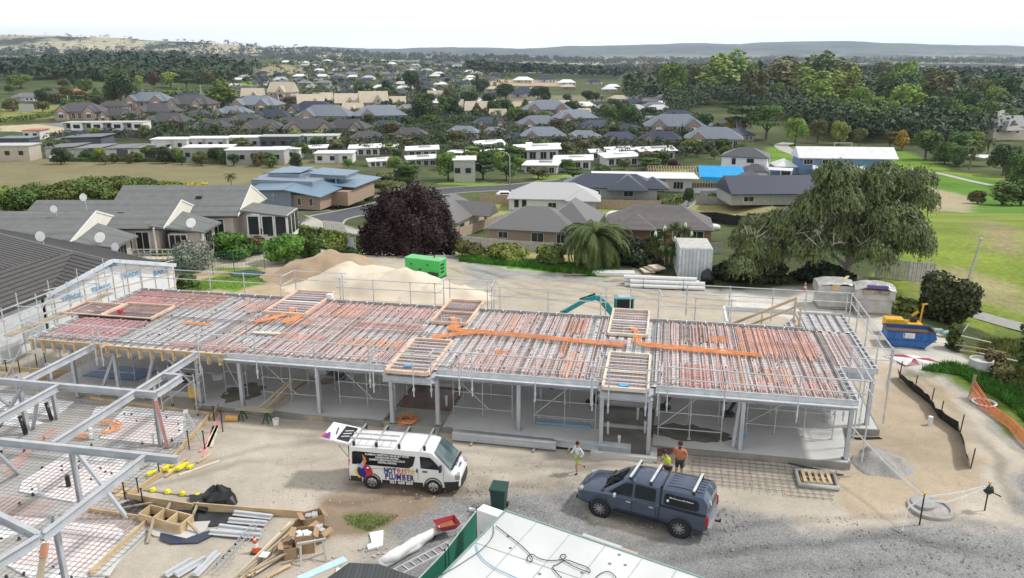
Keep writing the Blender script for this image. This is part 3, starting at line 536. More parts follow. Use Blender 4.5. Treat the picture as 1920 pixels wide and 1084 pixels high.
# ---- heating pipe loops tied to the mesh
def loops(u0,u1,v0,v1,along,m,s=.13,w=.03,drop_=0.12):
 mb=MB();z=3.152
 if along=='u':
  v=v0;k=0
  while v < v1:
   if RG.random() > drop_:a=u0+RG.uniform(-.3,.3)*.5;b=u1+RG.uniform(-.5,.3)*.5;mb.bar((a,v,z),(b,v,z),w,w)
   v +=s*RG.uniform(.85,1.2);k +=1
 else:
  u=u0
  while u < u1:
   if RG.random() > drop_:a=v0+RG.uniform(-.3,.4)*.6;b=v1+RG.uniform(-.4,.3)*.6;mb.bar((u,a,z),(u,b,z),w,w)
   u +=s*RG.uniform(.85,1.2)
 mb.build('heating_pipe_loop',m,BD)
for a in ((.35,4.3,.8,3.8,'u',PEXC,.15),(.5,4.2,.8,3.8,'v',PEXP,.35),(.35,6.3,6.5,9.1,'u',PEXR,.15),(.4,3.0,6.6,9.0,'u',PEXC,.25),(6.2,8.0,3.9,4.15,'u',PEXO,.06),
          (7.4,9.0,.5,1.3,'u',PEXR,.14),(9.4,11.6,.4,1.5,'v',PEXR,.16),(7.6,9.6,6.4,8.8,'v',PEXP,.2),(8.0,9.8,6.9,7.7,'u',PEXR,.2),(9.5,10.6,.5,6.1,'v',PEXR,.28),(10.5,13.2,4.9,6.1,'v',PEXO,.24),(12.4,15.5,6.5,8.9,'v',PEXP,.17),(13,15.3,6.8,8.2,'u',PEXO,.3),
          (12.2,15.0,2.6,3.6,'v',PEXR,.16),(11.6,15.4,.4,2.2,'v',PEXP,.28),(15.8,19.3,7.2,9.0,'v',PEXP,.17),(15.7,19.4,4.9,6.0,'u',PEXP,.17),(15.8,19.2,2.3,3.4,'v',PEXO,.17),(15.8,19.2,.4,2.0,'v',PEXP,.2),
          (22.6,25.2,6.0,9.0,'v',PEXP,.16),(23.4,24.2,6.2,8.8,'v',PEXO,.16),(25.9,28.3,6.4,8.9,'v',PEXP,.17),(26.8,27.8,6.2,8.8,'v',PEXO,.14),(22.2,25.2,.4,2.8,'v',PEXP,.16),(23.8,24.5,2.7,3.3,'u',PEXO,.1),(25.8,29.2,.4,2.9,'v',PEXP,.16),(26.8,28.2,.4,3.6,'v',PEXO,.2),(27.0,27.25,3.4,5.1,'v',PEXO,.09),(12.3,19.2,.3,9.2,'v',PEXP,.31),(22.2,29.0,.3,9.2,'v',PEXP,.29),(31.6,39.6,.3,9.2,'v',PEXP,.26),(31.6,35.4,.3,9.2,'v',PEXR,.6),(9.3,19.2,5.6,9.2,'u',PEXP,.5),
          (32.2,35.3,6.2,8.9,'v',PEXP,.16),(33.0,34.1,6.0,8.7,'v',PEXO,.2),(34.2,35.2,6.4,7.3,'u',PEXO,.12),(31.8,35.3,.4,3.2,'v',PEXP,.15),(32.9,34.2,.5,3.0,'u',PEXR,.2),
          (35.6,39.5,4.9,8.9,'v',PEXP,.12),(35.8,39.5,5.6,8.9,'u',PEXR,.3),(35.6,37.4,4.6,8.9,'v',PEXO,.16),(37.3,39.5,4.6,7.2,'v',PEXO,.3),(35.9,39.4,.4,2.0,'v',PEXP,.14),(36.2,37.8,1.6,3.4,'v',PEXO,.18),(38.2,39.6,.5,3.6,'v',PEXR,.3),(39.9,41.3,4.4,8.9,'v',PEXR,.2),(35.5,35.75,.4,4.8,'v',PEXO,.1)):
 loops(*a[:5],a[5],s=a[6])
def ribbon(pts,wd,n,m=PEXO,z=3.19,name='orange_pipe_bundle',w=.045):
 mb=MB();P=[Vector((p[0],p[1],z)) for p in pts];Q=[]
 for a,b in zip(P[:-1],P[1:]):Q +=[a.lerp(b,i/6) for i in range(6)]
 Q.append(P[-1])
 for _ in range(4):Q=[Q[0]]+[(Q[i-1]+Q[i]*2+Q[i+1])/4 for i in range(1,len(Q)-1)]+[Q[-1]]
 for k in range(n):
  o=(k/(n-1)-.5)*wd;pts2=[]
  for i,q in enumerate(Q):
   d=(Q[min(i+1,len(Q)-1)]-Q[max(i-1,0)]).normalized();pts2.append(q+Vector((-d.y,d.x,0))*(o+RG.uniform(-.02,.02))+Vector((0,0,RG.uniform(-.01,.03))))
  mb.tube(pts2,w/2,4)
 mb.build(name,m,BD)
ribbon([(20.3,4.2),(20.9,4.7),(22.5,5.5),(25,5.35),(28,5.1),(30,4.9)],.50,10,w=.034);ribbon([(21.0,6.4),(20.8,5.7),(21.6,5.5),(23,5.5)],.45,8)
ribbon([(30.7,6.5),(30.55,5.6),(31.2,5.15),(33,5.0),(35.2,4.85),(36.6,4.8)],.40,8,w=.032);ribbon([(31,5.3),(33,5.1),(35.5,4.9)],.75,6,w=.03)
ribbon([(11.1,6.3),(10.7,5.4),(10.1,4.7)],.3,6);ribbon([(12.0,6.3),(11.9,5.5),(11.6,5.0)],.35,5);ribbon([(28.6,5.0),(29.6,5.3),(30.2,5.4)],.5,5,PEXP)
for (u0,v0) in ((11.2,6.7),(20.7,6.7),(30.5,6.9)):
 ribbon([(u0-.3,v0+.9),(u0,v0+.3),(u0+.1,v0-.3)],.25,5);mb=MB();mb.tube([(u0-.6,v0-.15,3.15),(u0-.6,v0-.15,3.5),(u0+.5,v0-.15,3.5),(u0+.5,v0-.15,3.15)],.025,6);mb.build('manifold_rail',PVC,BD)
# stairwell opening and landing behind the deck
mb=MB();mb.bar((35.3,9.6,3.1),(35.3,12.3,3.1),.12,.3);mb.bar((35.3,12.35,3.1),(39.2,12.35,3.1),.12,.3);mb.build('stairwell_trimmer',mat('white_steel',(.68,.70,.72),rough=.4),BD)
mb=MB()
for i in range(8):mb.box((37.6+i*.19,10.9,1.5+i*.19),(.26,1.1,.05));
mb.bar((37.5,10.3,1.35),(39.1,10.3,2.95),.06,.25);mb.bar((37.5,11.5,1.35),(39.1,11.5,2.95),.06,.25);mb.build('stair_flight',mat('pale_steel',(.55,.57,.58),rough=.5),BD)
mb=MB();mb.bar((35.6,11.2,2.5),(39.0,11.2,4.25),.06,.15);mb.bar((35.6,11.2,2.0),(39.0,11.2,3.75),.05,.12);mb.bar((39.0,11.2,2.4),(39.0,11.2,4.35),.1,.1);mb.bar((39.1,10.0,2.6),(39.1,10.0,4.1),.1,.1);mb.bar((35.6,11.2,1.9),(35.6,11.2,2.9),.08,.08);mb.bar((37.3,11.2,2.3),(37.3,11.2,3.4),.06,.06);mb.build('temporary_stair_handrail',TIMB,BD)
# ================================================================ SCAFFOLD
def run(label,pts,posts,z0=2.2,z1=4.35,rails=(3.75,4.3),brk=True,grp='guard rails round the raised deck'):
 t=thing('guard_rail',label,'guard rail',buv(pts[0][0],pts[0][1],3.0),BA,grp);ox,oy=pts[0]
 for (u,v) in posts:
  mb=MB();mb.tube([(u-ox,v-oy,z0-3),(u-ox,v-oy,z1-3)],.032,6);mb.box((u-ox,v-oy,z0+.35-3),(.09,.09,.14))
  for r in rails:mb.box((u-ox,v-oy,r-3),(.1,.1,.08))
  mb.build('post',GALV,t)
 for r in rails:
  mb=MB();P=[(a-ox,b-oy,r-3+RG.uniform(-.02,.02)) for a,b in pts]
  for a,b in zip(P[:-1],P[1:]):
   d=(Vector(b)-Vector(a)).normalized()*.3;mb.tube([Vector(a)-d*.5,Vector(b)+d*.5],.031,6)
  mb.build('rail',GALV,t)
 return t
run('long front guard rail left of the first projecting bay',[(.6,-.35),(10,-.4),(19.0,-.4)],[(u,-.38) for u in (.8,4.2,4.55,9.9,12.9,15.9,18.6)])
run('guard rail round the left projecting bay',[(18.9,-.4),(18.9,-.9),(21.7,-.9),(21.7,-.4)],[(18.95,-.85),(20.9,-.95),(21.7,-.85)])
run('front guard rail between the two projecting bays',[(21.8,-.4),(25.5,-.42),(29.0,-.42)],[(22.9,-.4),(23.5,-.4),(26.4,-.4),(28.9,-.4)])
run('guard rail round the right projecting bay',[(28.9,-.45),(28.9,-.95),(31.9,-.95),(31.9,-.4)],[(29.0,-.9),(29.7,-1.0),(31.3,-1.0),(31.8,-.9)])
run('front guard rail at the right end of the deck',[(31.9,-.4),(36,-.42),(40.3,-.42)],[(32.2,-.4),(34.6,-.4),(37.6,-.4),(40.1,-.4)])
run('guard rail along the right end above the sand',[(40.4,-.5),(40.45,3.7),(42.3,3.7)],[(40.4,-.4),(40.45,1.6),(40.4,3.6),(42.2,3.7)],z0=.6)
run('guard rail slanting along the right edge of the deck',[(42.2,3.6),(42.2,12.6)],[(42.2,3.9),(42.2,6.2),(42.2,8.6),(42.2,10.8),(42.2,12.6)])
run('rear guard rail behind the stair opening',[(33.0,12.7),(42.2,12.7)],[(33.2,12.7),(35.6,12.7),(38.0,12.7),(39.8,12.7),(42.0,12.7)],z0=2.4)
run('rear guard rail between the excavator and the stair opening',[(28.5,11.2),(31.6,11.2),(31.8,10.1),(35.6,10.1)],[(28.6,11.2),(30,11.2),(31.6,11.2),(33.6,10.1),(35.5,10.1)])
run('rear guard rail in front of the pale stockpile',[(12.7,10.1),(19.0,10.1)],[(12.8,10.1),(14.9,10.1),(17.2,10.1),(18.7,10.1)])
run('rear guard rail at the middle projecting frame',[(18.9,10.0),(19.0,11.2),(22.0,11.2),(22.1,10.1)],[(18.95,11.1),(19.3,11.2),(21.6,11.2),(22.0,11.2),(22.1,10.1)])
run('rear guard rail left of the excavator arm',[(22.1,10.1),(28.6,10.1)],[(22.6,10.1),(25.4,10.1),(28.4,10.1)])
run('rear guard rail along the far left edge',[(-.4,9.9),(9.2,10.0),(9.3,11.2),(12.6,11.2),(12.7,10.1)],[(-.4,9.9),(1.9,9.95),(4.3,10),(6.6,10),(9.0,10),(9.4,11.2),(12.5,11.2)])
# independent scaffold between the wrapped gable and the deck
t=thing('wall_scaffold','tall tube scaffold standing in front of the white wrapped gable','scaffold',buv(-.9,0,0),BA)
for i,v in enumerate((-.3,2.0,4.3,6.6,8.9)):
 for du in (-.0,-1.2):
  mb=MB();mb.tube([(du,v,0),(du,v,4.9+.05*i)],.028,6);mb.box((du,v,.02),(.15,.15,.03));mb.build('standard',GALV,t)
 mb=MB();mb.tube([(-1.4,v,2.1),(.2,v,2.1)],.026,6);mb.tube([(-1.4,v,4.2),(.2,v,4.2)],.026,6);mb.build('transom',GALV,t)
for du in (0,-1.2):
 for z in (2.1,3.2,3.75,4.3):mb=MB();mb.tube([(du,-.6,z),(du,9.3,z)],.026,6);mb.build('ledger',GALV,t)
mb=MB();mb.tube([(-1.2,-.3,.2),(-1.2,4.3,4.2)],.026,6);mb.tube([(-3.5,-1.6,1.6),(.5,1.4,3.0)],.03,6);mb.build('diagonal_brace',GALV,t)
for z in (3.1,):mb=MB();mb.box((-.6,4.4,z),(.5,8.0,.04));mb.build('plank_deck',TIMG,t)
# support bays under the deck
def bay(u0,u1,v0,v1,nu,label,diag=1):
 t=thing('falsework_bay',label,'falsework',buv(u0,v0,.3),BA,'tube falsework bays under the deck');w=u1-u0;d=v1-v0
 for i in range(nu+1):
  for v in (0,d):
   x=w*i/nu;mb=MB();mb.tube([(x,v,.03),(x,v,2.36)],.026,6);mb.box((x,v,.012),(.16,.16,.02));mb.box((x,v,1.2),(.08,.08,.1));mb.box((x,v,2.1),(.08,.08,.1));mb.build('standard',GALV,t)
 for v in (0,d):
  for z in (.45,1.25,2.15)[0 if v==0 else 1:]:mb=MB();mb.tube([(-.05,v,z),(w+.05,v,z)],.024,6);mb.build('ledger',GALV,t)
 for x in (0,w):mb=MB();mb.tube([(x,0,1.25),(x,d,1.25)],.024,6);mb.tube([(x,0,2.15),(x,d,2.15)],.024,6);mb.build('transom',GALV,t)
 mb=MB();mb.tube([(0,-.04,.5 if diag > 0 else 2.1),(w*.6,-.04,2.1 if diag > 0 else .5)],.024,6);mb.build('diagonal_brace',GALV,t)
for a in ((9.9,11.1,1.6,3.8,1,'narrow falsework bay right of the yellow foam bag',-1),(12.2,15.2,1.3,3.2,2,'falsework bay crossed by the leaning timber planks',-1),(16.2,19.1,1.5,3.3,2,'falsework bay left of the orange pipe coil',-1),(22.1,25.0,1.4,3.3,2,'falsework bay right of the brown damp floor',-1),(26.1,29.0,1.2,3.2,2,'falsework bay above the blue wall ladder lying on the slab',1),(31.9,34.7,1.0,3.0,2,'falsework bay standing over the oval puddle',1),(35.9,39.7,2.2,4.0,3,'falsework bay at the bright right end of the slab',1),
          (10.0,14.6,5.4,7.6,3,'falsework bay deep under the deck behind the foam bag',1),(16.0,21.0,5.6,7.8,3,'falsework bay deep under the deck behind the pipe coil',-1),(22.4,28.4,5.4,7.6,4,'falsework bay deep under the middle of the deck',1),(30.0,38.4,5.6,7.8,4,'falsework bay deep under the right part of the deck',-1),(1.0,4.2,2.2,5.0,2,'falsework bay at the far left behind the sloping brace',1),(5.0,9.0,3.0,6.0,3,'falsework bay over the blue sheet on the floor',-1)):
 bay(*a)
# aluminium tower with ladder
t=thing('mobile_tower','small aluminium access tower under the deck beside the blue sheet','scaffold tower',buv(7.7,-.6,.05),BA)
for x in (0,1.9):
 for y in (0,.8):mb=MB();mb.tube([(x,y,.05),(x,y,2.2)],.03,6);mb.build('upright',GALV,t);mb=MB();mb.lathe([(.07,-.02),(.07,.02)],10,Matrix.Translation((x,y,.07)) @ Matrix.Rotation(PI/2,4,'X'));mb.build('castor',mat('black_rubber',(.02,.02,.02),rough=.7),t)
mb=MB()
for z in (.4,.8,1.2,1.6,2.0):
 for x in (0,1.9):mb.tube([(x,0,z),(x,.8,z)],.02,5)
for y in (0,.8):mb.tube([(0,y,2.1),(1.9,y,2.1)],.022,5);mb.tube([(0,y,.5),(1.9,y,1.9)],.02,5)
mb.build('rungs',GALV,t)
# ================================================================ FREE-STANDING STEEL FRAME AND THE FLOOR BEING LAID BELOW IT
FT=thing('steel_portal_frame','bare grey steel frame of beams and braced posts over the white insulation boards','steel frame',buv(4,-4.95,0),BA)
def fl(u,v,z):return (u-4,v+4.95,z)
for a,b in (((4.05,-.3),(4.05,-4.9)),((-14,-4.95),(10.72,-4.95)),((9.72,-.2),(9.72,-4.8)),((9.72,-5.05),(9.72,-9.8)),((6.0,-5.05),(6.0,-18)),((10.68,-4.85),(10.68,-3.0)),((9.8,-3.0),(10.6,-3.0)),((-10,-9.93),(14.95,-9.93)),((13.7,-10.05),(13.75,-15.0)),((6,-12.4),(13.7,-15.05)),((13.7,-15.1),(12.8,-20))):
 ibeam(fl(*a,3.32),fl(*b,3.32),.30,.18).build('beam',PSTEEL,FT)
def post(px,py,z1=2.98,z0=.03):
 p=uvz(px,py,0);a=fl(p.x,p.y,0);mb=MB();mb.box((a[0]-.075,a[1],(z0+z1)/2),(.02,.15,z1-z0));mb.box((a[0]+.075,a[1],(z0+z1)/2),(.02,.15,z1-z0));mb.box((a[0],a[1],(z0+z1)/2),(.13,.02,z1-z0));mb.box((a[0],a[1],z0+.012),(.36,.36,.024));mb.build('post',PSTEEL,FT);return a
def brace(px,py,top):p=uvz(px,py,0);a=fl(p.x,p.y,.05);mb=MB();mb.bar(a,top,.13,.13);mb.box((a[0],a[1],.02),(.36,.36,.024));mb.build('brace',PSTEEL,FT)
a=post(302,838);a=post(108,788);a=post(53,815);a=post(155,965);brace(240,975,(a[0]+.1,a[1],2.9));brace(62,806,fl(4.9,-4.95,2.9));brace(0,800,fl(4.0,-4.95,2.9));brace(35,890,fl(7.0,-9.9,2.95));brace(18,762,fl(2.0,-4.95,2.9));post(128,1115)
# timber props
t=thing('timber_prop','pink painted timber prop leaning on the corner of the steel frame','prop',buv(10.8,-5.0,0),BA,'timber props');p=uvz(315,842,0);mb=MB();mb.bar((-.05,-.1,3.0),(p.x-10.8,p.y+5,.02),.14,.06);mb.build('pole',mat('pink_timber',(.66,.33,.33),rough=.7),t);mb=MB();mb.box((p.x-10.8,p.y+5,.03),(.3,.3,.06));mb.build('footing',TIMG,t)
t=thing('timber_prop','square timber prop with an orange painted end at the front left','prop',buv(13.75,-15,0),BA,'timber props');mb=MB();mb.bar((0,0,2.9),(.5,-2.0,.02),.16,.12);mb.build('pole',TIMG,t);mb=MB();mb.bar((0,.02,2.95),(.06,-.22,2.6),.18,.14);mb.build('painted_end',mat('orange_brown_paint',(.48,.24,.14)),t)
# ---- floor layers: dark base, boards, mesh, pipes
def quadthing(name,label,cat,pts,z,th,m,group=None,edge=None):
 P=[at(x,y,0) for x,y in pts];c=sum(P,Vector())/len(P);mb=MB();mb.prism([(p.x-c.x,p.y-c.y) for p in P],0,th);o=mb.build(name,m);o.location=(c.x,c.y,z);tag(o,label,cat,group);return o
P=[at(x,y,0) for x,y in [(-260,690),(150,750),(240,762),(395,775),(310,900),(250,930),(300,985),(170,1110),(60,1250),(-260,1300)]]
mb=MB();mb.prism([(p.x,p.y) for p in P],-.02,.055);struct('blinded_ground',mb,mat('grey_blinding',(.52,.515,.50),rough=.9,c2=(.40,.39,.375),scale=.6))
EPS=mat('white_polystyrene',(.80,.81,.82),rough=.8,var=.05,scale=1)
for pts,lab in (([(-60,738),(40,742),(140,757),(105,785),(-60,765)],'white foam board behind the left braced posts'),([(20,780),(85,797),(50,806),(0,800)],'narrow white foam board between the two black pipe stubs'),([(238,766),(348,778),(343,815),(303,838),(188,826),(215,790)],'white foam board with red pipe loops beside the stepladder'),([(130,853),(240,864),(222,890),(138,946),(36,926),(42,908)],'large white foam board crossed by the sloping brace'),([(135,984),(215,990),(234,1002),(160,1090),(60,1090),(5,1060)],'white foam board with curled pipe loops at the front left corner'),([(-60,970),(92,976),(0,1020),(-60,1020)],'white foam board cut off by the left edge of the photo'),([(180,768),(208,764),(190,778),(168,790)],'small white foam offcut under the diagonal beam'),([(-40,832),(12,838),(0,850),(-40,850)],'white foam board at the left edge between two long beams')):
 quadthing('foam_board',lab,'foam board',pts,.06,.07,EPS,'white foam boards on the floor being laid')
def lines(name,label,cat,pts,along,s,w,m,z,group=None,jit=.02):
 P=[BT.inverted() @ at(x,y,z) for x,y in pts];mb=MB();k=1 if along=='u' else 0
 ext_=[p[k] for p in P];q=min(ext_)+s/2;c=sum((p for p in P),Vector())/len(P)
 while q < max(ext_):
  xs=[]
  for i in range(len(P)):
   a,b=P[i],P[(i+1) % len(P)]
   if (a[k]-q)*(b[k]-q) < 0:t_=(q-a[k])/(b[k]-a[k]);xs.append(a[1-k]+(b[1-k]-a[1-k])*t_)
  xs.sort()
  for a,b in zip(xs[::2],xs[1::2]):
   j=RG.uniform(-jit,jit)
   if along=='u':mb.bar((a-c.x,q+j-c.y,0),(b-c.x,q-j-c.y,0),w,w)
   else:mb.bar((q+j-c.x,a-c.y,0),(q-j-c.x,b-c.y,0),w,w)
  q +=s
 return mb,c
ft=thing('floor_reinforcement','grid of thin steel rods spread over the floor under the steel frame','steel mesh',buv(6,-9,.14),BA);big=[(-200,706),(140,748),(395,780),(310,890),(240,925),(290,985),(170,1100),(60,1200),(-200,1250)]
for al,nm in (('u','cross_rods'),('v','long_rods')):
 mb,c=lines('x','','',big,al,.24,.010,REBAR,.15);mb.v=[(x+c.x-6,y+c.y+9,z+.01*(al=='u')) for x,y,z in mb.v];o=mb.build(nm,REBAR,ft);o['kind']='stuff'
mb=MB();Pb=[BT.inverted() @ at(x,y,0) for x,y in big]
for i in range(900):
 u,v=RG.uniform(-8,15),RG.uniform(-18,-1)
 if i % 4==0 and inpoly(np.array([u]),np.array([v]),[(p.x,p.y) for p in Pb])[0]:mb.lathe([(.07,-.05),(.03,.06)],6,Matrix.Translation((u-6,v+9,0)))
o=mb.build('bar_chairs',MATS['black_plastic'],ft);o['kind']='stuff'
for pts,al,m,s,lab in (([(240,775),(340,787),(330,822),(300,836),(195,822),(225,795)],'u',PEXP,.2,'pink heating loop on the foam board beside the stepladder'),([(45,908),(120,860),(225,870),(140,940)],'v',PEXP,.22,'faint pink heating loop on the large foam board'),([(20,1055),(135,988),(228,1000),(160,1080)],'v',PEXR,.2,'red heating loop on the front left foam board'),([(0,925),(110,945),(60,985),(0,965)],'v',PEXR,.2,'rust red heating loop left of the large foam board'),([(0,880),(55,840),(95,800),(110,805),(60,850),(20,895)],'v',PEXR,.1,'band of red pipes running under the second long beam'),([(110,985),(180,940),(280,975),(240,1000),(140,985)],'v',PEXR,.26,'brown red pipes between the two front foam boards')):
 mb,c=lines('x','','',pts,al,s*1.1,.018,m,.16);o=mb.build('heating_loop',m);o.location=BT @ Vector((c.x,c.y,.17));o.rotation_euler.z=BA;tag(o,lab,'heating pipe','heating pipe loops on the floor')
def coil(label,c,r,n,a0,a1,m=PEXO,w=.035,tall=.12,sq=1):
 mb=MB()
 for k in range(n):
  rr=r*(1-.55*k/n)*RG.uniform(.96,1.04);ox,oy=RG.uniform(-.04,.04),RG.uniform(-.04,.04);st_=22;mb.tube([(ox+math.cos(a0+(a1-a0)*i/st_)*rr,oy+math.sin(a0+(a1-a0)*i/st_)*rr*sq,.03+RG.uniform(0,tall)) for i in range(st_+1)],w/2+.003,5,closed=False)
 o=mb.build('pipe_coil',m,smooth=True);o.location=c;tag(o,label,'pipe coil');return o
p=at(193,805,.15);coil('half circle of loose orange pipe on the mesh under the steel frame',p,.8,6,-1.2,2.2);p=at(165,812,.15);coil('short curved orange pipes left of the black manifold',p,.6,5,-2.4,-.6)
p=at(763,791,.12);coil('thick coil of orange pipe lying on the entry pad behind the van',p,.52,12,0,2*PI,tall=.2)
mb=MB();p=at(172,822,.1);mb.lathe([(.12,0),(.13,.25),(.09,.3),(.1,.5),(.05,.55)],10);mb.tube([(.1,0,.4),(.5,0,.45)],.03);o=mb.build('pipe_manifold',PVC);o.location=p;tag(o,'small white pipe manifold standing among the orange pipes','pipe fitting')
for (px,py,tx,ty,lab) in ((97,788,87,766,'black pipe stub leaning behind the middle braced post'),(48,814,43,790,'black pipe stub standing in front of the left braced post')):
 a=at(px,py,.1);mb=MB();mb.tube([(0,0,0),(-.15,.05,.85)],.09,10);mb.tube([(-.15,.05,.85),(-.16,.053,.9)],.1,10);o=mb.build('pipe_stub',BPOLY,smooth=True);o.location=a;tag(o,lab,'pipe','black pipe stubs')
a=at(129,912,.13);mb=MB()
for k in range(4):mb.lathe([(.1,k*.13),(.1,k*.13+.07),(.07,k*.13+.09),(.07,k*.13+.12)],10)
o=mb.build('ribbed_pipe_stub',[BPOLY]);o.location=a;tag(o,'short ribbed black pipe end standing on the large foam board','pipe')
for (px,py) in ((75,925),(288,832)):
 a=at(px,py,.13);mb=MB();mb.lathe([(.06,0),(.06,.45),(.09,.46),(.09,.55)],10);o=mb.build('white_pipe_stub',PVC);o.location=a;tag(o,'white pipe stub on the %s foam board' % ('large middle' if px < 100 else 'pink-looped'),'pipe','white pipe stubs')
# ---- timber formwork edges of this floor
def plank(p,q,w,h,z=0.,m=TIMB,name='formwork_board',label='',grp='formwork boards round the floor being laid',cat='board',z2=None):
 a=at(p[0],p[1],z);b=at(q[0],q[1],z if z2 is None else z2);mb=MB();c=a.copy();mb.bar((0,0,h/2),tuple(b-a+Vector((0,0,h/2))),w,h);o=mb.build(name,m);o.location=c;tag(o,label,cat,grp);return o
for p,q,lab,h in (((170,751),(398,781),'long edge board between the slab and the foam boards',.22),((396,783),(300,895),'edge board running down from the slab corner past the stepladder',.3),((412,768),(396,790),'short edge board at the corner beside the slab',.3),((303,897),(238,938),'edge board beside the yellow straps',.3),((238,937),(363,957),'edge board in front of the black bag left half',.3),((363,955),(580,972),'edge board in front of the black bag right half',.3),((579,973),(528,1008),'return board behind the cardboard boxes',.3),((165,962),(283,980),'low board below the fallen timber offcuts',.25),((283,980),(170,1084),'diagonal edge board beside the front left foam board',.3),((0,694),(130,703),'board on pegs at the far left behind the frame',.25),((130,703),(75,712),'short return board at the far left',.25)):
 plank(p,q,.06,h,label=lab)
for p,q,lab in (((420,770),(590,790),'dark timber board along the left front of the slab'),((590,790),(730,800),'dark timber board along the slab left of the orange coil')):
 plank(p,q,.05,.3,m=TIMG,label=lab)
pegs=[(14,702,.9),(38,701,.8),(70,688,.8),(86,683,.7),(355,842,.9),(418,810,1.1),(402,790,.8),(300,897,.8),(260,925,.7),(268,945,.7),(384,842,.9),(235,938,.8),(1652,0,0)]
pegp=MB();pegp.tube([(0,0,-.1),(0,0,1)],.03,5);pegp.box((0,0,.985),(.08,.08,.03));pg=pegp.build('steel_peg',BPOLY);tag(pg,'black steel peg holding the formwork boards','peg','black pegs along the formwork boards')
for i,(px,py,h) in enumerate(pegs[:-1]):
 o=pg if i==0 else dup(pg,(0,0,0));o.location=at(px,py,0);o.scale=(1,1,h)
# small formwork box with dividers
c=at(310,982,0);t=thing('timber_form_box','open timber form box with dividers on a pale concrete patch','formwork box',c,BA-.1)
for a,b in (((-.9,-.3),(1.1,-.5)),((-.9,.35),(1.1,.2)),((-.9,-.3),(-.9,.35)),((1.1,-.5),(1.1,.25)),((-.2,-.35),(-.2,.3)),((.45,-.42),(.45,.25))):
 mb=MB();mb.bar((a[0],a[1],.25),(b[0],b[1],.25),.05,.42);mb.build('side_board',TIMB,t)
for a,b in (((-.1,-.4,.5),(.3,-1.3,.05)),((1.1,-.1,.4),(1.8,-.3,.05)),((.3,1.6,.1),(1.0,.4,.35)),((-.8,1.4,.1),(-.2,.4,.35)),((-1.2,1.1,.1),(-2.2,.3,.1))):
 mb=MB();mb.bar(a,b,.08,.08);mb.build('stay',TIMG,t)
for pts,m,z,th,lab,nm,cat in (([(300,985),(395,980),(385,998),(345,1015),(290,1008),(275,998)],SLAB,.03,.05,'pale concrete patch round the timber form box','concrete_patch','concrete'),([(225,948),(250,940),(330,958),(395,962),(440,965),(435,985),(395,990),(375,985),(300,975),(240,968)],BPOLY,.045,.03,'crumpled dark polythene sheet behind the timber form box','polythene_sheet','plastic sheet'),([(302,1003),(350,1014),(395,998),(410,1002),(372,1022),(320,1024),(300,1015)],mat('blue_black_polythene',(.03,.045,.085),rough=.3),.085,.02,'dark blue polythene strip below the concrete patch','polythene_sheet','plastic sheet'),([(175,1035),(268,985),(283,992),(235,1040),(205,1084),(150,1084)],SLAB,.06,.05,'wet concrete strip poured along the diagonal edge board','concrete_patch','concrete')):
 quadthing(nm,lab,cat,pts,z,th,m)
# ================================================================ VEHICLES
PAINTW=mat('white_car_paint',(.80,.80,.79),rough=.25,var=.02,coat=.5);TYRE=mat('tyre_rubber',(.022,.022,.024),rough=.8,var=.2);DARKP=mat('black_trim',(.025,.025,.027),rough=.45)
GL=glassm('car_glass',(.012,.015,.02),.04);ALLOY=mat('alloy',(.5,.51,.53),rough=.3,metal=.7);CHROME=mat('bright_metal',(.66,.68,.70),rough=.35,metal=.3)
LAMP=mat('headlight_glass',(.34,.36,.38),rough=.1,spec=.8);TAIL=mat('tail_light_red',(.45,.012,.015),rough=.15);PAINTB=mat('slate_blue_car_paint',(.078,.105,.16),rough=.2,metal=.45,var=.04,coat=.6)
def loft(sec,cap=True):
 """sections: list of (x, [(y,z),...]) same count -> skin"""
 mb=MB();n=len(sec[0][1])
 for x,ring in sec:mb.v +=[(x if not isinstance(x,(list,tuple)) else x[i],y,z) for i,(y,z) in enumerate(ring)]
 for i in range(len(sec)-1):
  for j in range(n):a=i*n+j;b=i*n+(j+1) % n;mb.f.append((a,b,b+n,a+n));mb.m.append(0)
 mb.f.append(tuple(range(n))[::-1]);mb.m.append(0);mb.f.append(tuple((len(sec)-1)*n+j for j in range(n)));mb.m.append(0)
 return mb
def ring(w0,w1,w2,z0,z1,z2,z3,w3=None):
 """half-width at sill, waist, roof edge; heights sill, waist, roof edge, roof top"""
 h=[(w0,z0),(w0+.03,z0+.25*(z1-z0)),(w1,z1-.08),(w1-.01,z1),(w2+.02,z2-.04),(w2-.06,z2+.01),(w2*.55,z3),(0,z3+.004)]
 return h+[(-y,z) for y,z in h[-2::-1]]
def side_patch(mb,poly,y_of,off=.006,mi=0):
 """flat-faced panel laid on a vehicle's side: poly in (x,z), y from function"""
 vs=[(x,y_of(x,z)-off,z) for x,z in poly];mb.add(vs,[tuple(range(len(vs)))],mi)
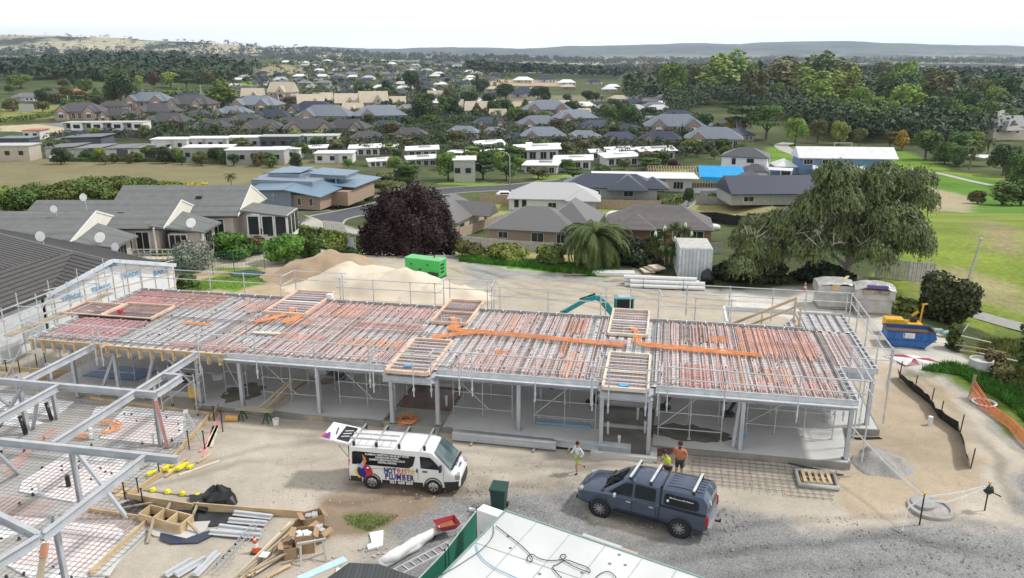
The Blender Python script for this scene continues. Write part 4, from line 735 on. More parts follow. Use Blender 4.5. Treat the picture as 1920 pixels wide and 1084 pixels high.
def wheel(par,x,y,r,w,spokes,m=ALLOY,side=-1):
 t=MB();T=Matrix.Translation((x,y,r)) @ Matrix.Rotation(PI/2,4,'X')
 prof=[(r*.62,-w/2),(r*.93,-w/2),(r,-w*.36),(r,w*.36),(r*.93,w/2),(r*.62,w/2),(r*.6,w*.3),(r*.6,-w*.3)]
 t.lathe(prof+[prof[0]],28,T,cap=False);ty=t.build('wheel',TYRE,par,smooth=False)
 h=MB();h.lathe([(r*.61,side*-.0+w*.34*-side*-1),(r*.64,w*.44*-side*-1)],28,T) if False else None
 yo=y+side*w*.40;h.lathe([(r*.66,-.01),(r*.66,.012),(r*.58,.014),(r*.58,-.01)],28,Matrix.Translation((x,yo,r)) @ Matrix.Rotation(PI/2,4,'X'),cap=False)
 h.lathe([(r*.16,-.012),(r*.14,.014)],12,Matrix.Translation((x,yo,r)) @ Matrix.Rotation(PI/2,4,'X'))
 for k in range(spokes):
  a=2*PI*k/spokes;dx,dz=math.cos(a),math.sin(a)
  for e in ((-.13,.13) if spokes < 8 else (0,)):
   ex,ez=math.cos(a+e),math.sin(a+e);h.bar((x+dx*r*.12,yo,r+dz*r*.12),(x+ex*r*.6,yo,r+ez*r*.6),.02,r*(.15 if spokes < 8 else .1),up=(0,1,0)) if False else h.bar((x+dx*r*.1,yo,r+dz*r*.1),(x+ex*r*.6,yo,r+ez*r*.6),r*.1,.02,up=(0,1,0))
 h.build('rim',m,ty);d=MB();d.lathe([(r*.6,-.004),(r*.6,.004)],20,Matrix.Translation((x,y+side*w*.30,r)) @ Matrix.Rotation(PI/2,4,'X'));d.build('wheel_well_disc',DARKP,ty)
def text(s,size,m,par,loc,rot,name='lettering',bold=.0,sx=1.,align='CENTER',fit=None):
 c=bpy.data.curves.new(name,'FONT');c.body=s;c.size=size;c.align_x=align;c.align_y='CENTER';c.offset=bold;c.extrude=.001;c.resolution_u=2
 o=bpy.data.objects.new(name,c);col.objects.link(o);bpy.context.view_layer.update()
 dg=bpy.context.evaluated_depsgraph_get();me=bpy.data.meshes.new_from_object(o.evaluated_get(dg));bpy.data.objects.remove(o)
 me.materials.clear();me.materials.append(m);o=bpy.data.objects.new(name,me);col.objects.link(o);o.parent=par;o.location=loc;o.rotation_euler=rot;o.scale=(sx,1,1)
 if fit:o.scale[0]=fit/max(.01,o.dimensions[0]/sx if o.dimensions[0] else 1)
 return o
# ---- white van: x forward, near side is -y
a=at(700,917,0);b=at(812,926,0);d=b-a;vang=math.atan2(d.y,d.x)
VAN=thing('van','white plumber van with its tailgate raised and a ladder on the roof rack','van',(0,0,0),vang)
M_=Matrix.Rotation(vang,4,'Z');mid=(a+b)/2;VAN.location=mid-(M_ @ Vector((0,-.84,0)));VAN.location.z=0
WB=2.57;fx,rx=WB/2,-WB/2;yb=.845
S=[(-2.25,ring(.80,.82,.74,.36,1.05,1.80,1.90)),(-2.20,ring(.82,.845,.76,.33,1.05,1.86,1.97)),(-1.0,ring(.83,.845,.765,.30,1.05,1.88,2.0)),(.4,ring(.83,.845,.765,.30,1.05,1.87,1.99)),(1.05,ring(.83,.845,.74,.30,1.04,1.84,1.95)),
     (1.25,ring(.83,.845,.72,.30,1.02,1.80,1.90)),(1.62,ring(.83,.845,.74,.30,1.0,1.42,1.50)),(1.92,ring(.82,.835,.76,.30,.95,1.10,1.17)),(2.20,ring(.80,.80,.72,.32,.82,.93,.99)),(2.33,ring(.74,.74,.66,.34,.68,.78,.82)),(2.38,ring(.66,.68,.60,.36,.6,.70,.72))]
vb=loft(S).build('body',PAINTW,VAN,smooth=True)
try:
 vb.data.set_sharp_from_angle(angle=R(32))
except Exception:pass
def vy(x,z):return -(.845 if z < 1.05 else .845-(z-1.05)*.10)
mb=MB();side_patch(mb,[(-2.1,1.10),(.28,1.08),(.46,1.2),(.56,1.60),(-2.0,1.66),(-2.1,1.62)],vy,.012);mb.build('side_window',GL,VAN)
mb=MB();side_patch(mb,[(.78,1.12),(1.62,1.10),(1.50,1.26),(1.30,1.48),(1.16,1.60),(.74,1.62)],vy,.012);mb.build('door_window',GL,VAN)
mb=MB();mb.add([(1.31,-.69,1.80),(1.31,.69,1.80),(1.33,0,1.835),(1.98,.76,1.13),(2.02,0,1.15),(1.98,-.76,1.13)],[(0,2,4,5),(2,1,3,4)])
mb.v=[(x+.035,y,z+.03) for x,y,z in mb.v];mb.build('windscreen',mat('windscreen_glass',(.05,.08,.09),rough=.06,c2=(.20,.27,.28),scale=.9,spec=.9),VAN)
mb=MB();mb.bar((2.04,-.76,1.12),(2.1,.76,1.12),.09,.03);mb.build('wiper_cowl',DARKP,VAN)
mb=MB();mb.add([(2.32,-.79,.30),(2.42,-.55,.30),(2.46,0,.30),(2.42,.55,.30),(2.32,.79,.30),(2.30,-.80,.62),(2.40,-.56,.62),(2.44,0,.62),(2.40,.56,.62),(2.30,.8,.62)],[(0,1,6,5),(1,2,7,6),(2,3,8,7),(3,4,9,8),(5,6,7,8,9)]);mb.bar((1.75,-.845,.42),(2.33,-.81,.45),.04,.34);mb.build('front_bumper',DARKP,VAN)
mb=MB();side_patch(mb,[(-2.2,.32),(-1.72,.32),(-1.72,.56),(-2.2,.56)],vy,.014);side_patch(mb,[(-.86,.30),(.86,.30),(.86,.50),(-.86,.50)],vy,.014);mb.box((-2.24,0,.42),(.1,1.6,.26));mb.build('lower_skirt',DARKP,VAN)
for sy in (-1,1):
 mb=MB();mb.box((2.25,sy*.66,.80),(.20,.28,.22),sy*-.25);mb.build('headlight',LAMP,VAN,bevel=.03);mb=MB();mb.box((-2.235,sy*.77,1.0),(.06,.1,.55));mb.build('tail_light',TAIL,VAN)
 mb=MB();mb.box((1.62,sy*.96,1.22),(.1,.2,.26));mb.bar((1.6,sy*.84,1.18),(1.62,sy*.95,1.18),.04,.04);mb.build('mirror',DARKP,VAN,bevel=.02)
mb=MB();mb.box((.62,-.855,1.0),(.05,.03,.16));mb.box((.95,-.857,.98),(.2,.03,.05));mb.build('door_handles',DARKP,VAN)
mb=MB();
for x in (.66,1.72):mb.bar((x,-.852,.5),(x,-.856,1.06),.012,.012)
mb.bar((-1.9,-.853,.96),(.64,-.853,.96),.012,.012);mb.build('door_seams',mat('panel_gap',(.25,.25,.25)),VAN)
for x in (fx,rx):
 for sy in (-1,1):
  wheel(VAN,x,sy*.775,.33,.2,6,side=sy)
  mb=MB();mb.lathe([(.385,-.012),(.385,.012),(.33,.012),(.33,-.012)],24,Matrix.Translation((x,sy*.848,.36)) @ Matrix.Rotation(PI/2,4,'X'),cap=False);mb.build('wheel_arch',DARKP,VAN)
for x in (-2.0,-1.05,-.1,.95):
 mb=MB();mb.bar((x,-.80,2.10),(x,.80,2.10),.06,.03);mb.build('roof_rack_bar',ALLOY,VAN)
 for sy in (-1,1):mb=MB();mb.box((x,sy*.78,2.0),(.10,.07,.20));mb.build('rack_foot',DARKP,VAN)
LD=thing('ladder','aluminium ladder lying on the roof rack of the white van','ladder',M_ @ Vector((-1.2,-.42,2.12))+VAN.location,vang,'aluminium ladders')
def ladder(par,ln,wd,n,m=CHROME,z=.0):
 for sy in (-1,1):mb=MB();mb.bar((-ln/2,sy*wd/2,z+.04),(ln/2,sy*wd/2,z+.04),.035,.08);mb.build('side_rail',m,par)
 for i in range(n):x=-ln/2+ln*(i+.5)/n;mb=MB();mb.bar((x,-wd/2,z+.04),(x,wd/2,z+.04),.035,.03);mb.build('rung',m,par)
ladder(LD,1.95,.42,6)
# raised tailgate
TG=MB();TG.add([(0,-.74,0),(0,.74,0),(-1.25,.72,.10),(-1.25,-.72,.10),(0,-.74,.06),(0,.74,.06),(-1.22,.70,.17),(-1.22,-.70,.17)],[(0,1,2,3),(4,7,6,5),(0,4,5,1),(1,5,6,2),(2,6,7,3),(3,7,4,0)])
tg=TG.build('tailgate',PAINTW,VAN);tg.location=(-2.2,0,1.86);tg.rotation_euler=(0,R(5),0)
mb=MB();mb.add([(-.1,-.62,.085),(-.1,.62,.085),(-.62,.60,.13),(-.62,-.60,.13)],[(0,3,2,1)]);mb.build('rear_window',GL,tg)
mb=MB();mb.add([(-.85,-.70,.155),(-.95,-.35,.163),(-1.2,-.30,.182),(-1.24,-.72,.182)],[(0,3,2,1)]);mb.build('red_flash',mat('decal_red',(.55,.02,.05),rough=.4),tg)
mb=MB();mb.add([(-.95,-.68,.168),(-1.0,-.2,.172),(-1.08,-.2,.178),(-1.12,-.68,.18)],[(0,3,2,1)]);mb.build('blue_flash',mat('decal_blue',(.03,.07,.42),rough=.4),tg)
mb=MB();mb.bar((-.75,-.25,.155),(-.85,.3,.165),.05,.02);mb.build('number_plate_recess',DARKP,tg)
for sy in (-.35,-.1,.15):mb=MB();mb.bar((-.5,sy,.13),(-.2,sy+.18,.103),.05,.01);mb.build('window_lettering',WHITE,tg)
mb=MB();mb.tube([(-2.2,-.72,1.2),(-2.7,-.7,1.84)],.012,5);mb.tube([(-2.24,-.78,.6),(-2.24,-.78,1.85)],.02,5);mb.build('gas_strut',DARKP,VAN)
mb=MB();mb.add([(-2.262,-.72,.6),(-2.262,.72,.6),(-2.262,.72,1.75),(-2.262,-.72,1.75)],[(0,3,2,1)]);mb.build('load_opening',DARKP,VAN)
# decals
DW=mat('decal_white',(.82,.82,.82),rough=.5);DB=mat('decal_navy',(.015,.02,.22),rough=.4);RX=(PI/2,0,0);RXt=(PI/2-.0997,0,0)
for i,(s,z,sz) in enumerate((('PLUMBING | GASFITTING | SOLAR HOT WATER',1.56,.105),('UNDERFLOOR HEATING',1.455,.105),('DOMESTIC IRRIGATION | POOL SOLAR',1.35,.105),('CENTRAL HEATING',1.245,.105))):text(s,sz,DW,VAN,(-.62,vy(0,z)-.02,z),RXt,bold=.004,fit=(1.85,.98,1.5,.78)[i])
cols=[DB]*3+[mat('decal_scarlet',(.62,.02,.04)),mat('decal_orange_red',(.70,.12,.03)),mat('decal_orange',(.75,.25,.04)),mat('decal_amber',(.78,.42,.05)),mat('decal_yellow',(.80,.62,.05))]
xs=-.68
for ch,m in zip('NOTJUSTA',cols):text(ch,.36,m,VAN,(xs,-.866,.90),RX,bold=.010,sx=.66);xs +={'N':.18,'O':.18,'T':.15,'J':.13,'U':.17,'S':.15}.get(ch,.16)
xs=-.66
for ch in 'PLUMBER':text(ch,.36,DB,VAN,(xs,-.866,.635),RX,bold=.014,sx=.74);xs +={'L':.135,'P':.165,'U':.21,'M':.215,'B':.18,'E':.16}.get(ch,.18)
text('021 668 604',.19,DW,VAN,(-.05,-.866,.405),RX,bold=.007,sx=1.0)
text('NOT JUST A',.10,DB,VAN,(2.12,-.05,1.09),(R(28),0,PI/2),bold=.004);text('PLUMBER',.10,DB,VAN,(2.24,-.05,1.00),(R(28),0,PI/2),bold=.004)
def blob(name,pts,m,k):mb=MB();side_patch(mb,pts,vy,.018+.003*k);mb.build(name,m,VAN)
circ=lambda cx,cz,r,n=18,a0=0,a1=2*PI:[(cx+math.cos(a0+(a1-a0)*i/n)*r,cz+math.sin(a0+(a1-a0)*i/n)*r) for i in range(n)]
sunp=[];
for i in range(24):rr=.30 if i % 2 else .22;sunp.append((-1.78+math.cos(2*PI*i/24)*rr*.85,.76+math.sin(2*PI*i/24)*rr))
blob('sun_emblem',sunp,cols[7],0);blob('drop_emblem_blue',[(x,z) for x,z in circ(-1.60,.80,.30)],DB,1)
blob('drop_emblem_red',[(-1.62,1.05),(-1.5,1.14),(-1.38,1.06),(-1.27,.92),(-1.24,.76),(-1.3,.62),(-1.42,.54),(-1.55,.56),(-1.50,.70),(-1.56,.86)],cols[3],2)
blob('flame_emblem',[(-1.78,1.04),(-1.66,1.2),(-1.62,1.36),(-1.66,1.56),(-1.52,1.4),(-1.49,1.24),(-1.55,1.12),(-1.6,1.0),(-1.72,.9)],cols[5],3)
blob('flame_emblem_white',[(-1.88,1.14),(-1.76,1.12),(-1.68,1.2),(-1.64,1.3),(-1.6,1.1),(-1.68,.98),(-1.84,.98)],mat('decal_pale_blue',(.35,.48,.70)),4);blob('highlight_emblem',circ(-1.44,.98,.055,10),DW,4)
# ---- slate blue utility: x forward (to the left of the photo)
a=at(1124,967,0);b=at(1274,1006,0);d=a-b;uang=math.atan2(d.y,d.x)
UTE=thing('pickup_truck','slate blue double cab pickup with a canopy and three roof bars','pickup truck',(0,0,0),uang);M2=Matrix.Rotation(uang,4,'Z')
UTE.location=(a+b)/2-(M2 @ Vector((0,.86,0)));UTE.location.z=0
# near side is +y
WB=3.1;fx,rx=WB/2,-WB/2
S=[(-2.55,ring(.80,.86,.80,.52,.98,1.04,1.08)),(-2.48,ring(.86,.91,.85,.50,1.04,1.10,1.12)),(-1.6,ring(.90,.93,.87,.45,1.06,1.11,1.13)),(-.8,ring(.90,.93,.87,.42,1.06,1.11,1.13)),(.6,ring(.90,.93,.87,.42,1.05,1.10,1.12)),(1.1,ring(.90,.93,.87,.42,1.05,1.12,1.16)),(1.6,ring(.90,.93,.84,.45,1.02,1.10,1.15)),(2.15,ring(.88,.90,.80,.45,.97,1.04,1.09)),(2.42,ring(.82,.82,.70,.45,.88,.94,.98)),(2.56,ring(.70,.70,.58,.45,.78,.84,.86)),(2.6,ring(.6,.6,.5,.5,.7,.76,.78))]
ub=loft(S).build('body',PAINTB,UTE,smooth=True)
S=[(-.72,ring(.84,.85,.68,1.04,1.12,1.70,1.76)),(-.60,ring(.85,.86,.70,1.04,1.12,1.74,1.80)),(.1,ring(.86,.87,.69,1.04,1.12,1.75,1.82)),(.55,ring(.86,.87,.66,1.04,1.12,1.71,1.78)),(.72,ring(.86,.87,.64,1.04,1.12,1.64,1.71)),(1.45,ring(.86,.87,.80,1.0,1.06,1.12,1.17))]
uc=loft(S).build('cab',PAINTB,UTE,smooth=True)
S=[(-2.50,ring(.84,.86,.72,1.08,1.16,1.50,1.56)),(-2.32,ring(.86,.87,.72,1.08,1.16,1.74,1.80)),(-1.5,ring(.86,.87,.72,1.08,1.16,1.77,1.83)),(-.80,ring(.86,.87,.72,1.08,1.16,1.74,1.80))]
un=loft(S).build('canopy',PAINTB,UTE,smooth=True)
for o in (ub,uc,un):
 try:o.data.set_sharp_from_angle(angle=R(30))
 except Exception:pass
def uy(x,z):return .935 if z < 1.06 else .885-(z-1.12)*.28
def uyc(x,z):return .935 if z < 1.10 else .885-(z-1.16)*.235
def upatch(name,poly,m,f=uy,off=.012,par=None):
 mb=MB();vs=[(x,f(x,z)+off,z) for x,z in poly];mb.add(vs,[tuple(range(len(vs)))]);mb.build(name,m,par or UTE)
upatch('front_window',[(.34,1.16),(1.22,1.15),(1.05,1.30),(.72,1.56),(.55,1.62),(.34,1.64)],GL);upatch('rear_window',[(-.58,1.18),(.22,1.17),(.22,1.64),(-.50,1.64),(-.58,1.58)],GL)
upatch('canopy_window',[(-2.20,1.26),(-2.12,1.20),(-.98,1.20),(-.90,1.28),(-.92,1.54),(-1.0,1.60),(-2.08,1.58),(-2.18,1.50)],GL,uyc)
text('McGovernBuilders',.13,DW,UTE,(-1.55,uyc(0,1.47)+.018,1.475),(PI/2+.235,0,PI),bold=.004,sx=.92)
upatch('badge_disc',[(-1.05+math.cos(2*PI*i/14)*.05,1.36+math.sin(2*PI*i/14)*.05) for i in range(14)],DW,uyc,.018)
mb=MB();mb.add([(.80,-.56,1.63),(.80,.56,1.63),(1.46,.68,1.12),(1.46,-.68,1.12),(.78,0,1.735),(1.55,0,1.16)],[(0,4,5,3),(4,1,2,5)]);mb.v=[(x+.03,y,z+.02) for x,y,z in mb.v];mb.build('windscreen',GL,UTE)
mb=MB();mb.add([(-2.53,-.70,1.16),(-2.53,.70,1.16),(-2.40,.62,1.66),(-2.40,-.62,1.66)],[(0,1,2,3)]);mb.build('rear_glass',GL,UTE)
for x in (.28,-.64,1.28):mb=MB();mb.bar((x,.938,.5),(x,.942,1.05),.012,.012);mb.build('door_gap',DARKP,UTE)
mb=MB();mb.bar((-.76,-.82,1.1),(-.76,.82,1.1),.05,.06);mb.bar((-.76,.88,1.1),(-.76,.74,1.74),.04,.03);mb.bar((-.76,-.72,1.80),(-.76,.72,1.80),.05,.03);mb.bar((-.76,.936,.5),(-.76,.94,1.1),.03,.02);mb.build('cab_gap',DARKP,UTE)
mb=MB();mb.bar((-2.45,.90,1.12),(-.78,.915,1.12),.03,.03);mb.build('canopy_seal',DARKP,UTE)
for x in (.42,-.46):mb=MB();mb.box((x,.955,.97),(.17,.03,.035));mb.build('door_handle',CHROME,UTE)
mb=MB();mb.box((.95,1.01,1.15),(.10,.16,.15));mb.build('mirror',CHROME,UTE,bevel=.03);mb=MB();mb.box((.95,-1.03,1.15),(.14,.2,.2));mb.build('mirror',CHROME,UTE,bevel=.03)
mb=MB();mb.box((0,.98,.44),(2.0,.16,.06));mb.build('side_step',DARKP,UTE);mb=MB();mb.box((0,-.98,.44),(2.0,.16,.06));mb.build('side_step',DARKP,UTE)
for sy in (-1,1):
 mb=MB();mb.box((2.40,sy*.68,.90),(.22,.26,.16),sy*-.35);mb.build('headlight',LAMP,UTE,bevel=.03);mb=MB();mb.box((-2.52,sy*.83,.88),(.12,.14,.36));mb.build('tail_light',TAIL,UTE,bevel=.02)
mb=MB();mb.box((2.55,0,.72),(.12,1.1,.2));mb.box((2.5,0,.52),(.2,1.5,.12));mb.build('grille',DARKP,UTE)
mb=MB();mb.box((-2.60,0,.54),(.12,1.5,.07));mb.build('rear_bumper',ALLOY,UTE);mb=MB();mb.box((-2.76,0,.50),(.22,.06,.06));mb.lathe([(.02,0),(.035,.05),(.035,.1),(.01,.13)],8,Matrix.Translation((-2.85,0,.5)));mb.build('tow_ball',DARKP,UTE)
mb=MB();mb.bar((1.5,-.85,1.13),(1.5,.85,1.13),.10,.03);mb.build('wiper_cowl',DARKP,UTE)
mb=MB();mb.bar((-2.535,.35,1.3),(-2.44,.30,1.56),.03,.05);mb.build('rear_lettering',DW,UTE)
for x in (fx,rx):
 for sy in (-1,1):
  wheel(UTE,x,sy*.87,.385,.26,10,side=sy);mb=MB();mb.lathe([(.455,-.02),(.455,.02),(.38,.02),(.38,-.02)],26,Matrix.Translation((x,sy*.93,.42)) @ Matrix.Rotation(PI/2,4,'X'),cap=False);mb.build('wheel_arch',DARKP,UTE)
for x in (.45,-.35,-1.95):
 z=1.90;mb=MB();mb.bar((x,-.72,z),(x,.72,z),.09,.035);mb.build('roof_bar',CHROME,UTE)
 for sy in (-1,1):mb=MB();mb.box((x,sy*.66,z-.07),(.12,.08,.13));mb.build('bar_foot',DARKP,UTE)
for y in (-.5,-.3,-.1,.1,.3,.5):mb=MB();mb.bar((-2.25,y,1.825),(-.95,y,1.825),.03,.012);mb.build('canopy_rib',PAINTB,UTE)
# ================================================================ PEOPLE
SKIN=mat('skin',(.46,.26,.18),rough=.6,var=.08,scale=4);HAIR=mat('dark_hair',(.03,.022,.018),rough=.7)
def skinned(name,pts,edges,radii,m,par,sub=1,flat=None):
 me=bpy.data.meshes.new(name);me.from_pydata(pts,edges,[]);o=bpy.data.objects.new(name,me);col.objects.link(o)
 s=o.modifiers.new('skin','SKIN');
 for i,v in enumerate(me.skin_vertices[0].data):
  r_=radii[i];v.radius=r_ if isinstance(r_,tuple) else (r_,r_);v.use_root=i==0
 u=o.modifiers.new('sub','SUBSURF');u.levels=sub;u.render_levels=sub
 bpy.context.view_layer.update();dg=bpy.context.evaluated_depsgraph_get();me2=bpy.data.meshes.new_from_object(o.evaluated_get(dg));bpy.data.objects.remove(o)
 me2.materials.clear();me2.materials.append(m);me2.polygons.foreach_set('use_smooth',[True]*len(me2.polygons));o=bpy.data.objects.new(name,me2);col.objects.link(o);o.parent=par;return o
def person(label,loc,rz,h,shirt,bottom,shoes,pose,shorts=True,beard=False,grp=None):
 """faces +y locally; pose holds joint positions for a 1.75 m figure"""
 k=h/1.75;T=thing('person',label,'person',loc,rz,grp,scale=k);J=pose;b=[];e=[];r=[]
 def v(p,rad):b.append(p);r.append(rad);return len(b)-1
 hip=v((0,0,.95),(.14,.10));waist=v((0,.0,1.10),(.13,.095));ch=v(J['chest'],(.16,.11));nk=v(J['neck'],.055);e +=[(hip,waist),(waist,ch),(ch,nk)]
 hd0=v(J['head'],(.075,.085));hd1=v((J['head'][0],J['head'][1]-.005,J['head'][2]+.10),(.078,.09));hd2=v((J['head'][0],J['head'][1]-.01,J['head'][2]+.17),(.055,.065));e +=[(nk,hd0),(hd0,hd1),(hd1,hd2)]
 for s in ('l','r'):
  sh,el,wr=J['arm_'+s];a1=v(sh,.058);a2=v(el,.043);a3=v(wr,.03);e +=[(ch,a1),(a1,a2),(a2,a3)];d=(Vector(wr)-Vector(el)).normalized();pm=v(tuple(Vector(wr)+d*.05),(.036,.02));e.append((a3,pm))
  sd_=Vector((0,0,1)).cross(d);sd_=sd_.normalized() if sd_.length > .1 else Vector((0,1,0))
  for i,o_ in enumerate((-.03,-.01,.01,.03)):
   f1=v(tuple(Vector(wr)+d*.10+sd_*o_),.010);f2=v(tuple(Vector(wr)+d*(.15+.015*(1-abs(i-1.5)))+sd_*o_*1.1+Vector((0,0,-.012))),.008);e +=[(pm,f1),(f1,f2)]
  t1=v(tuple(Vector(wr)+d*.06+sd_*-.055),.011);e.append((pm,t1))
  hp,kn,an,toe=J['leg_'+s];l1=v(hp,.085);l2=v(kn,.058);l3=v(an,.038);l4=v(toe,(.035,.03));e +=[(hip,l1),(l1,l2),(l2,l3),(l3,l4)]
 skinned('body',b,e,r,SKIN,T)
 H=Vector(J['head'])
 mb=MB();mb.lathe([(.086,0),(.10,.05),(.094,.10),(.06,.145),(.01,.16)],14,Matrix.Translation(H+Vector((0,-.022,.08))) @ Matrix.Rotation(R(-14),4,'X'));mb.build('hair',HAIR,T,smooth=True)
 if beard:mb=MB();mb.lathe([(.03,-.07),(.07,-.02),(.075,.03)],10,Matrix.Translation(H+Vector((0,.04,-.02))));mb.build('beard',HAIR,T,smooth=True)
 mb=MB()
 for sx in (-1,1):mb.box(H+Vector((sx*.032,.086,.075)),(.022,.012,.012))
 mb.build('eyes',HAIR,T);mb=MB();mb.add([H+Vector(q) for q in ((-.015,.085,.03),(.015,.085,.03),(0,.115,.035),(0,.085,.08))],[(0,1,2),(0,2,3),(1,3,2)]);mb.box(H+Vector((0,.088,.0)),(.045,.01,.01));mb.build('nose_and_mouth',mat('lip_skin',(.36,.17,.13)),T)
 for sx in (-1,1):mb=MB();mb.box(H+Vector((sx*.088,-.005,.06)),(.02,.035,.055));mb.build('ear',SKIN,T)
 b=[];e=[];r=[];hip=v((0,0,.98),(.155,.115));waist=v((0,0,1.10),(.15,.11));ch=v(J['chest'],(.18,.128));up=v(tuple((Vector(J['chest'])*.4+Vector(J['neck'])*.6)),(.12,.09));e +=[(hip,waist),(waist,ch),(ch,up)]
 for s in ('l','r'):
  sh,el,wr=[Vector(q) for q in J['arm_'+s]];a1=v(tuple(sh),.07);sl=el if J.get('short') is None else sh.lerp(el,.85);a2=v(tuple(sl),.058);e +=[(ch,a1),(a1,a2)]
  if J.get('short') is None:a3=v(tuple(el.lerp(wr,.9)),.042);e.append((a2,a3))
 skinned('shirt',b,e,r,shirt,T)
 b=[];e=[];r=[];hip=v((0,0,.96),(.15,.11));e=[]
 for s in ('l','r'):
  hp,kn,an,toe=[Vector(q) for q in J['leg_'+s]];l1=v(tuple(hp),.10);l2=v(tuple(hp.lerp(kn,.8 if shorts else 1)),.085 if shorts else .07);e +=[(hip,l1),(l1,l2)]
  if not shorts:l3=v(tuple(kn.lerp(an,.95)),.055);e.append((l2,l3))
 skinned('shorts' if shorts else 'trousers',b,e,r,bottom,T)
 for s in ('l','r'):
  an,toe=Vector(J['leg_'+s][2]),Vector(J['leg_'+s][3]);d=(toe-an);skinned('shoe',[tuple(an+Vector((0,-.03,-.02))),tuple(an.lerp(toe,.6)+Vector((0,0,-.01))),tuple(toe+d*.15)],[(0,1),(1,2)],[.05,.047,.038],shoes,T)
 return T
SH=mat('black_shoes',(.02,.02,.02),rough=.6)
walk=dict(chest=(0,.03,1.32),neck=(0,.04,1.48),head=(0,.06,1.56),arm_l=((-.19,.02,1.42),(-.27,-.14,1.18),(-.24,.02,.98)),arm_r=((.19,.03,1.42),(.25,.14,1.17),(.22,.32,1.05)),leg_l=((-.09,0,.92),(-.10,.16,.52),(-.10,.10,.10),(-.10,.22,.05)),leg_r=((.09,0,.92),(.10,-.02,.50),(.11,-.42,.30),(.11,-.48,.17)))
stand=dict(chest=(0,.02,1.32),neck=(0,.03,1.49),head=(0,.05,1.57),arm_l=((-.20,0,1.43),(-.27,-.03,1.16),(-.26,.10,.93)),arm_r=((.20,0,1.43),(.27,-.02,1.16),(.25,.12,.93)),leg_l=((-.09,0,.92),(-.11,.02,.50),(-.12,-.02,.09),(-.13,.12,.04)),leg_r=((.09,0,.92),(.11,.02,.50),(.12,-.02,.09),(.13,.12,.04)),short=1)
hold=dict(stand);hold.update(chest=(0,.06,1.31),neck=(0,.12,1.46),head=(0,.19,1.52),arm_l=((-.20,.06,1.40),(-.24,.16,1.15),(-.10,.44,1.20)),arm_r=((.20,.06,1.40),(.24,.16,1.15),(.06,.46,1.16)))
p=at(1083,888,0);person('boy in a white long sleeved top and green shorts walking past the steel beams',p,R(118),1.50,mat('white_cotton',(.70,.72,.78),rough=.8),mat('lime_shorts',(.42,.62,.12),rough=.8),SH,walk)
p=at(1272,902,0);person('bearded man in an orange work shirt standing behind the pickup truck',p,R(150),1.82,mat('orange_shirt',(.62,.20,.08),rough=.8),mat('dark_shorts',(.04,.045,.06),rough=.8),SH,stand,beard=True)
p=at(1250,912,0);M3=person('dark haired man in a bright yellow vest looking at the phone in his hand',p,R(105),1.72,mat('hi_vis_yellow',(.60,.82,.05),rough=.7),mat('navy_trousers',(.03,.035,.06),rough=.8),SH,hold,shorts=False)
mb=MB();mb.box((0,0,0),(.08,.16,.012),0);o=mb.build('phone',DARKP);q=Matrix.Rotation(R(105),4,'Z') @ Vector((-.02,.60,1.21));o.location=p+q;o.rotation_euler=(R(25),0,R(105));tag(o,'dark phone held by the man in the yellow vest','phone')
# ================================================================ SITE EQUIPMENT AND CLUTTER
def G0(px,py,z=0.):return at(px,py,z)
# ---- green generator
c=G0(826,518);t=thing('generator','bright green box generator between the pale stockpile and the gravel track','generator',c+Vector((-1.2,.3,0)),R(-24));GRN=mat('bright_green_paint',(.05,.46,.10),rough=.4,var=.06)
mb=MB();mb.box((0,0,.75),(3.2,1.15,1.35));mb.build('body',GRN,t,bevel=.05);mb=MB();mb.box((0,0,1.45),(3.22,1.17,.06));mb.build('roof',mat('pale_green_paint',(.22,.60,.28),rough=.4),t)
mb=MB();mb.box((0,0,.05),(3.2,1.1,.1));mb.build('skid',DARKP,t)
for x,z,w_,h_ in ((-1.0,1.0,.16,.1),(-.2,.6,.25,.12),(.5,1.05,.16,.1),(1.0,.35,.9,.3),(-1.3,.5,.1,.1)):mb=MB();mb.box((x,-.59,z),(w_,.03,h_));mb.build('vent',DARKP,t)
for y in (-.3,0):
 for z in (.5,.8,1.1):mb=MB();mb.box((1.615,y,z),(.03,.24,.14));mb.build('grille',DARKP,t)
mb=MB();mb.tube([(.7,.2,1.45),(.7,.2,1.75)],.05);mb.build('exhaust',DARKP,t)
# ---- container
CWH=stripes('container_paint',(.60,.63,.65),(.40,.43,.46),0,.28,.28,rough=.5,bump=.5)
c=G0(1293,530);t=thing('shipping_container','pale grey shipping container beside the stacked white pipes','container',(14.6,62.3,0),R(-6))
mb=MB();mb.box((0,0,1.25),(2.4,3.6,2.45));mb.build('body',CWH,t)
mb=MB()
for x in (-1.2,1.2):
 for y in (-1.8,1.8):mb.box((x,y,1.28),(.14,.14,2.58))
for z in (.06,2.52):
 for x in (-1.2,1.2):mb.box((x,0,z),(.12,3.5,.14))
 for y in (-1.8,1.8):mb.box((0,y,z),(2.3,.12,.14))
mb.build('frame',mat('container_frame',(.56,.59,.60),rough=.5,var=.2),t);mb=MB();mb.box((1.22,-.9,1.2),(.04,.9,1.95));mb.build('side_door',mat('container_door',(.50,.53,.55),rough=.5),t)
mb=MB();mb.box((0,0,2.6),(2.3,3.5,.03));mb.build('roof',mat('dusty_roof',(.50,.49,.46),rough=.8,var=.2),t)
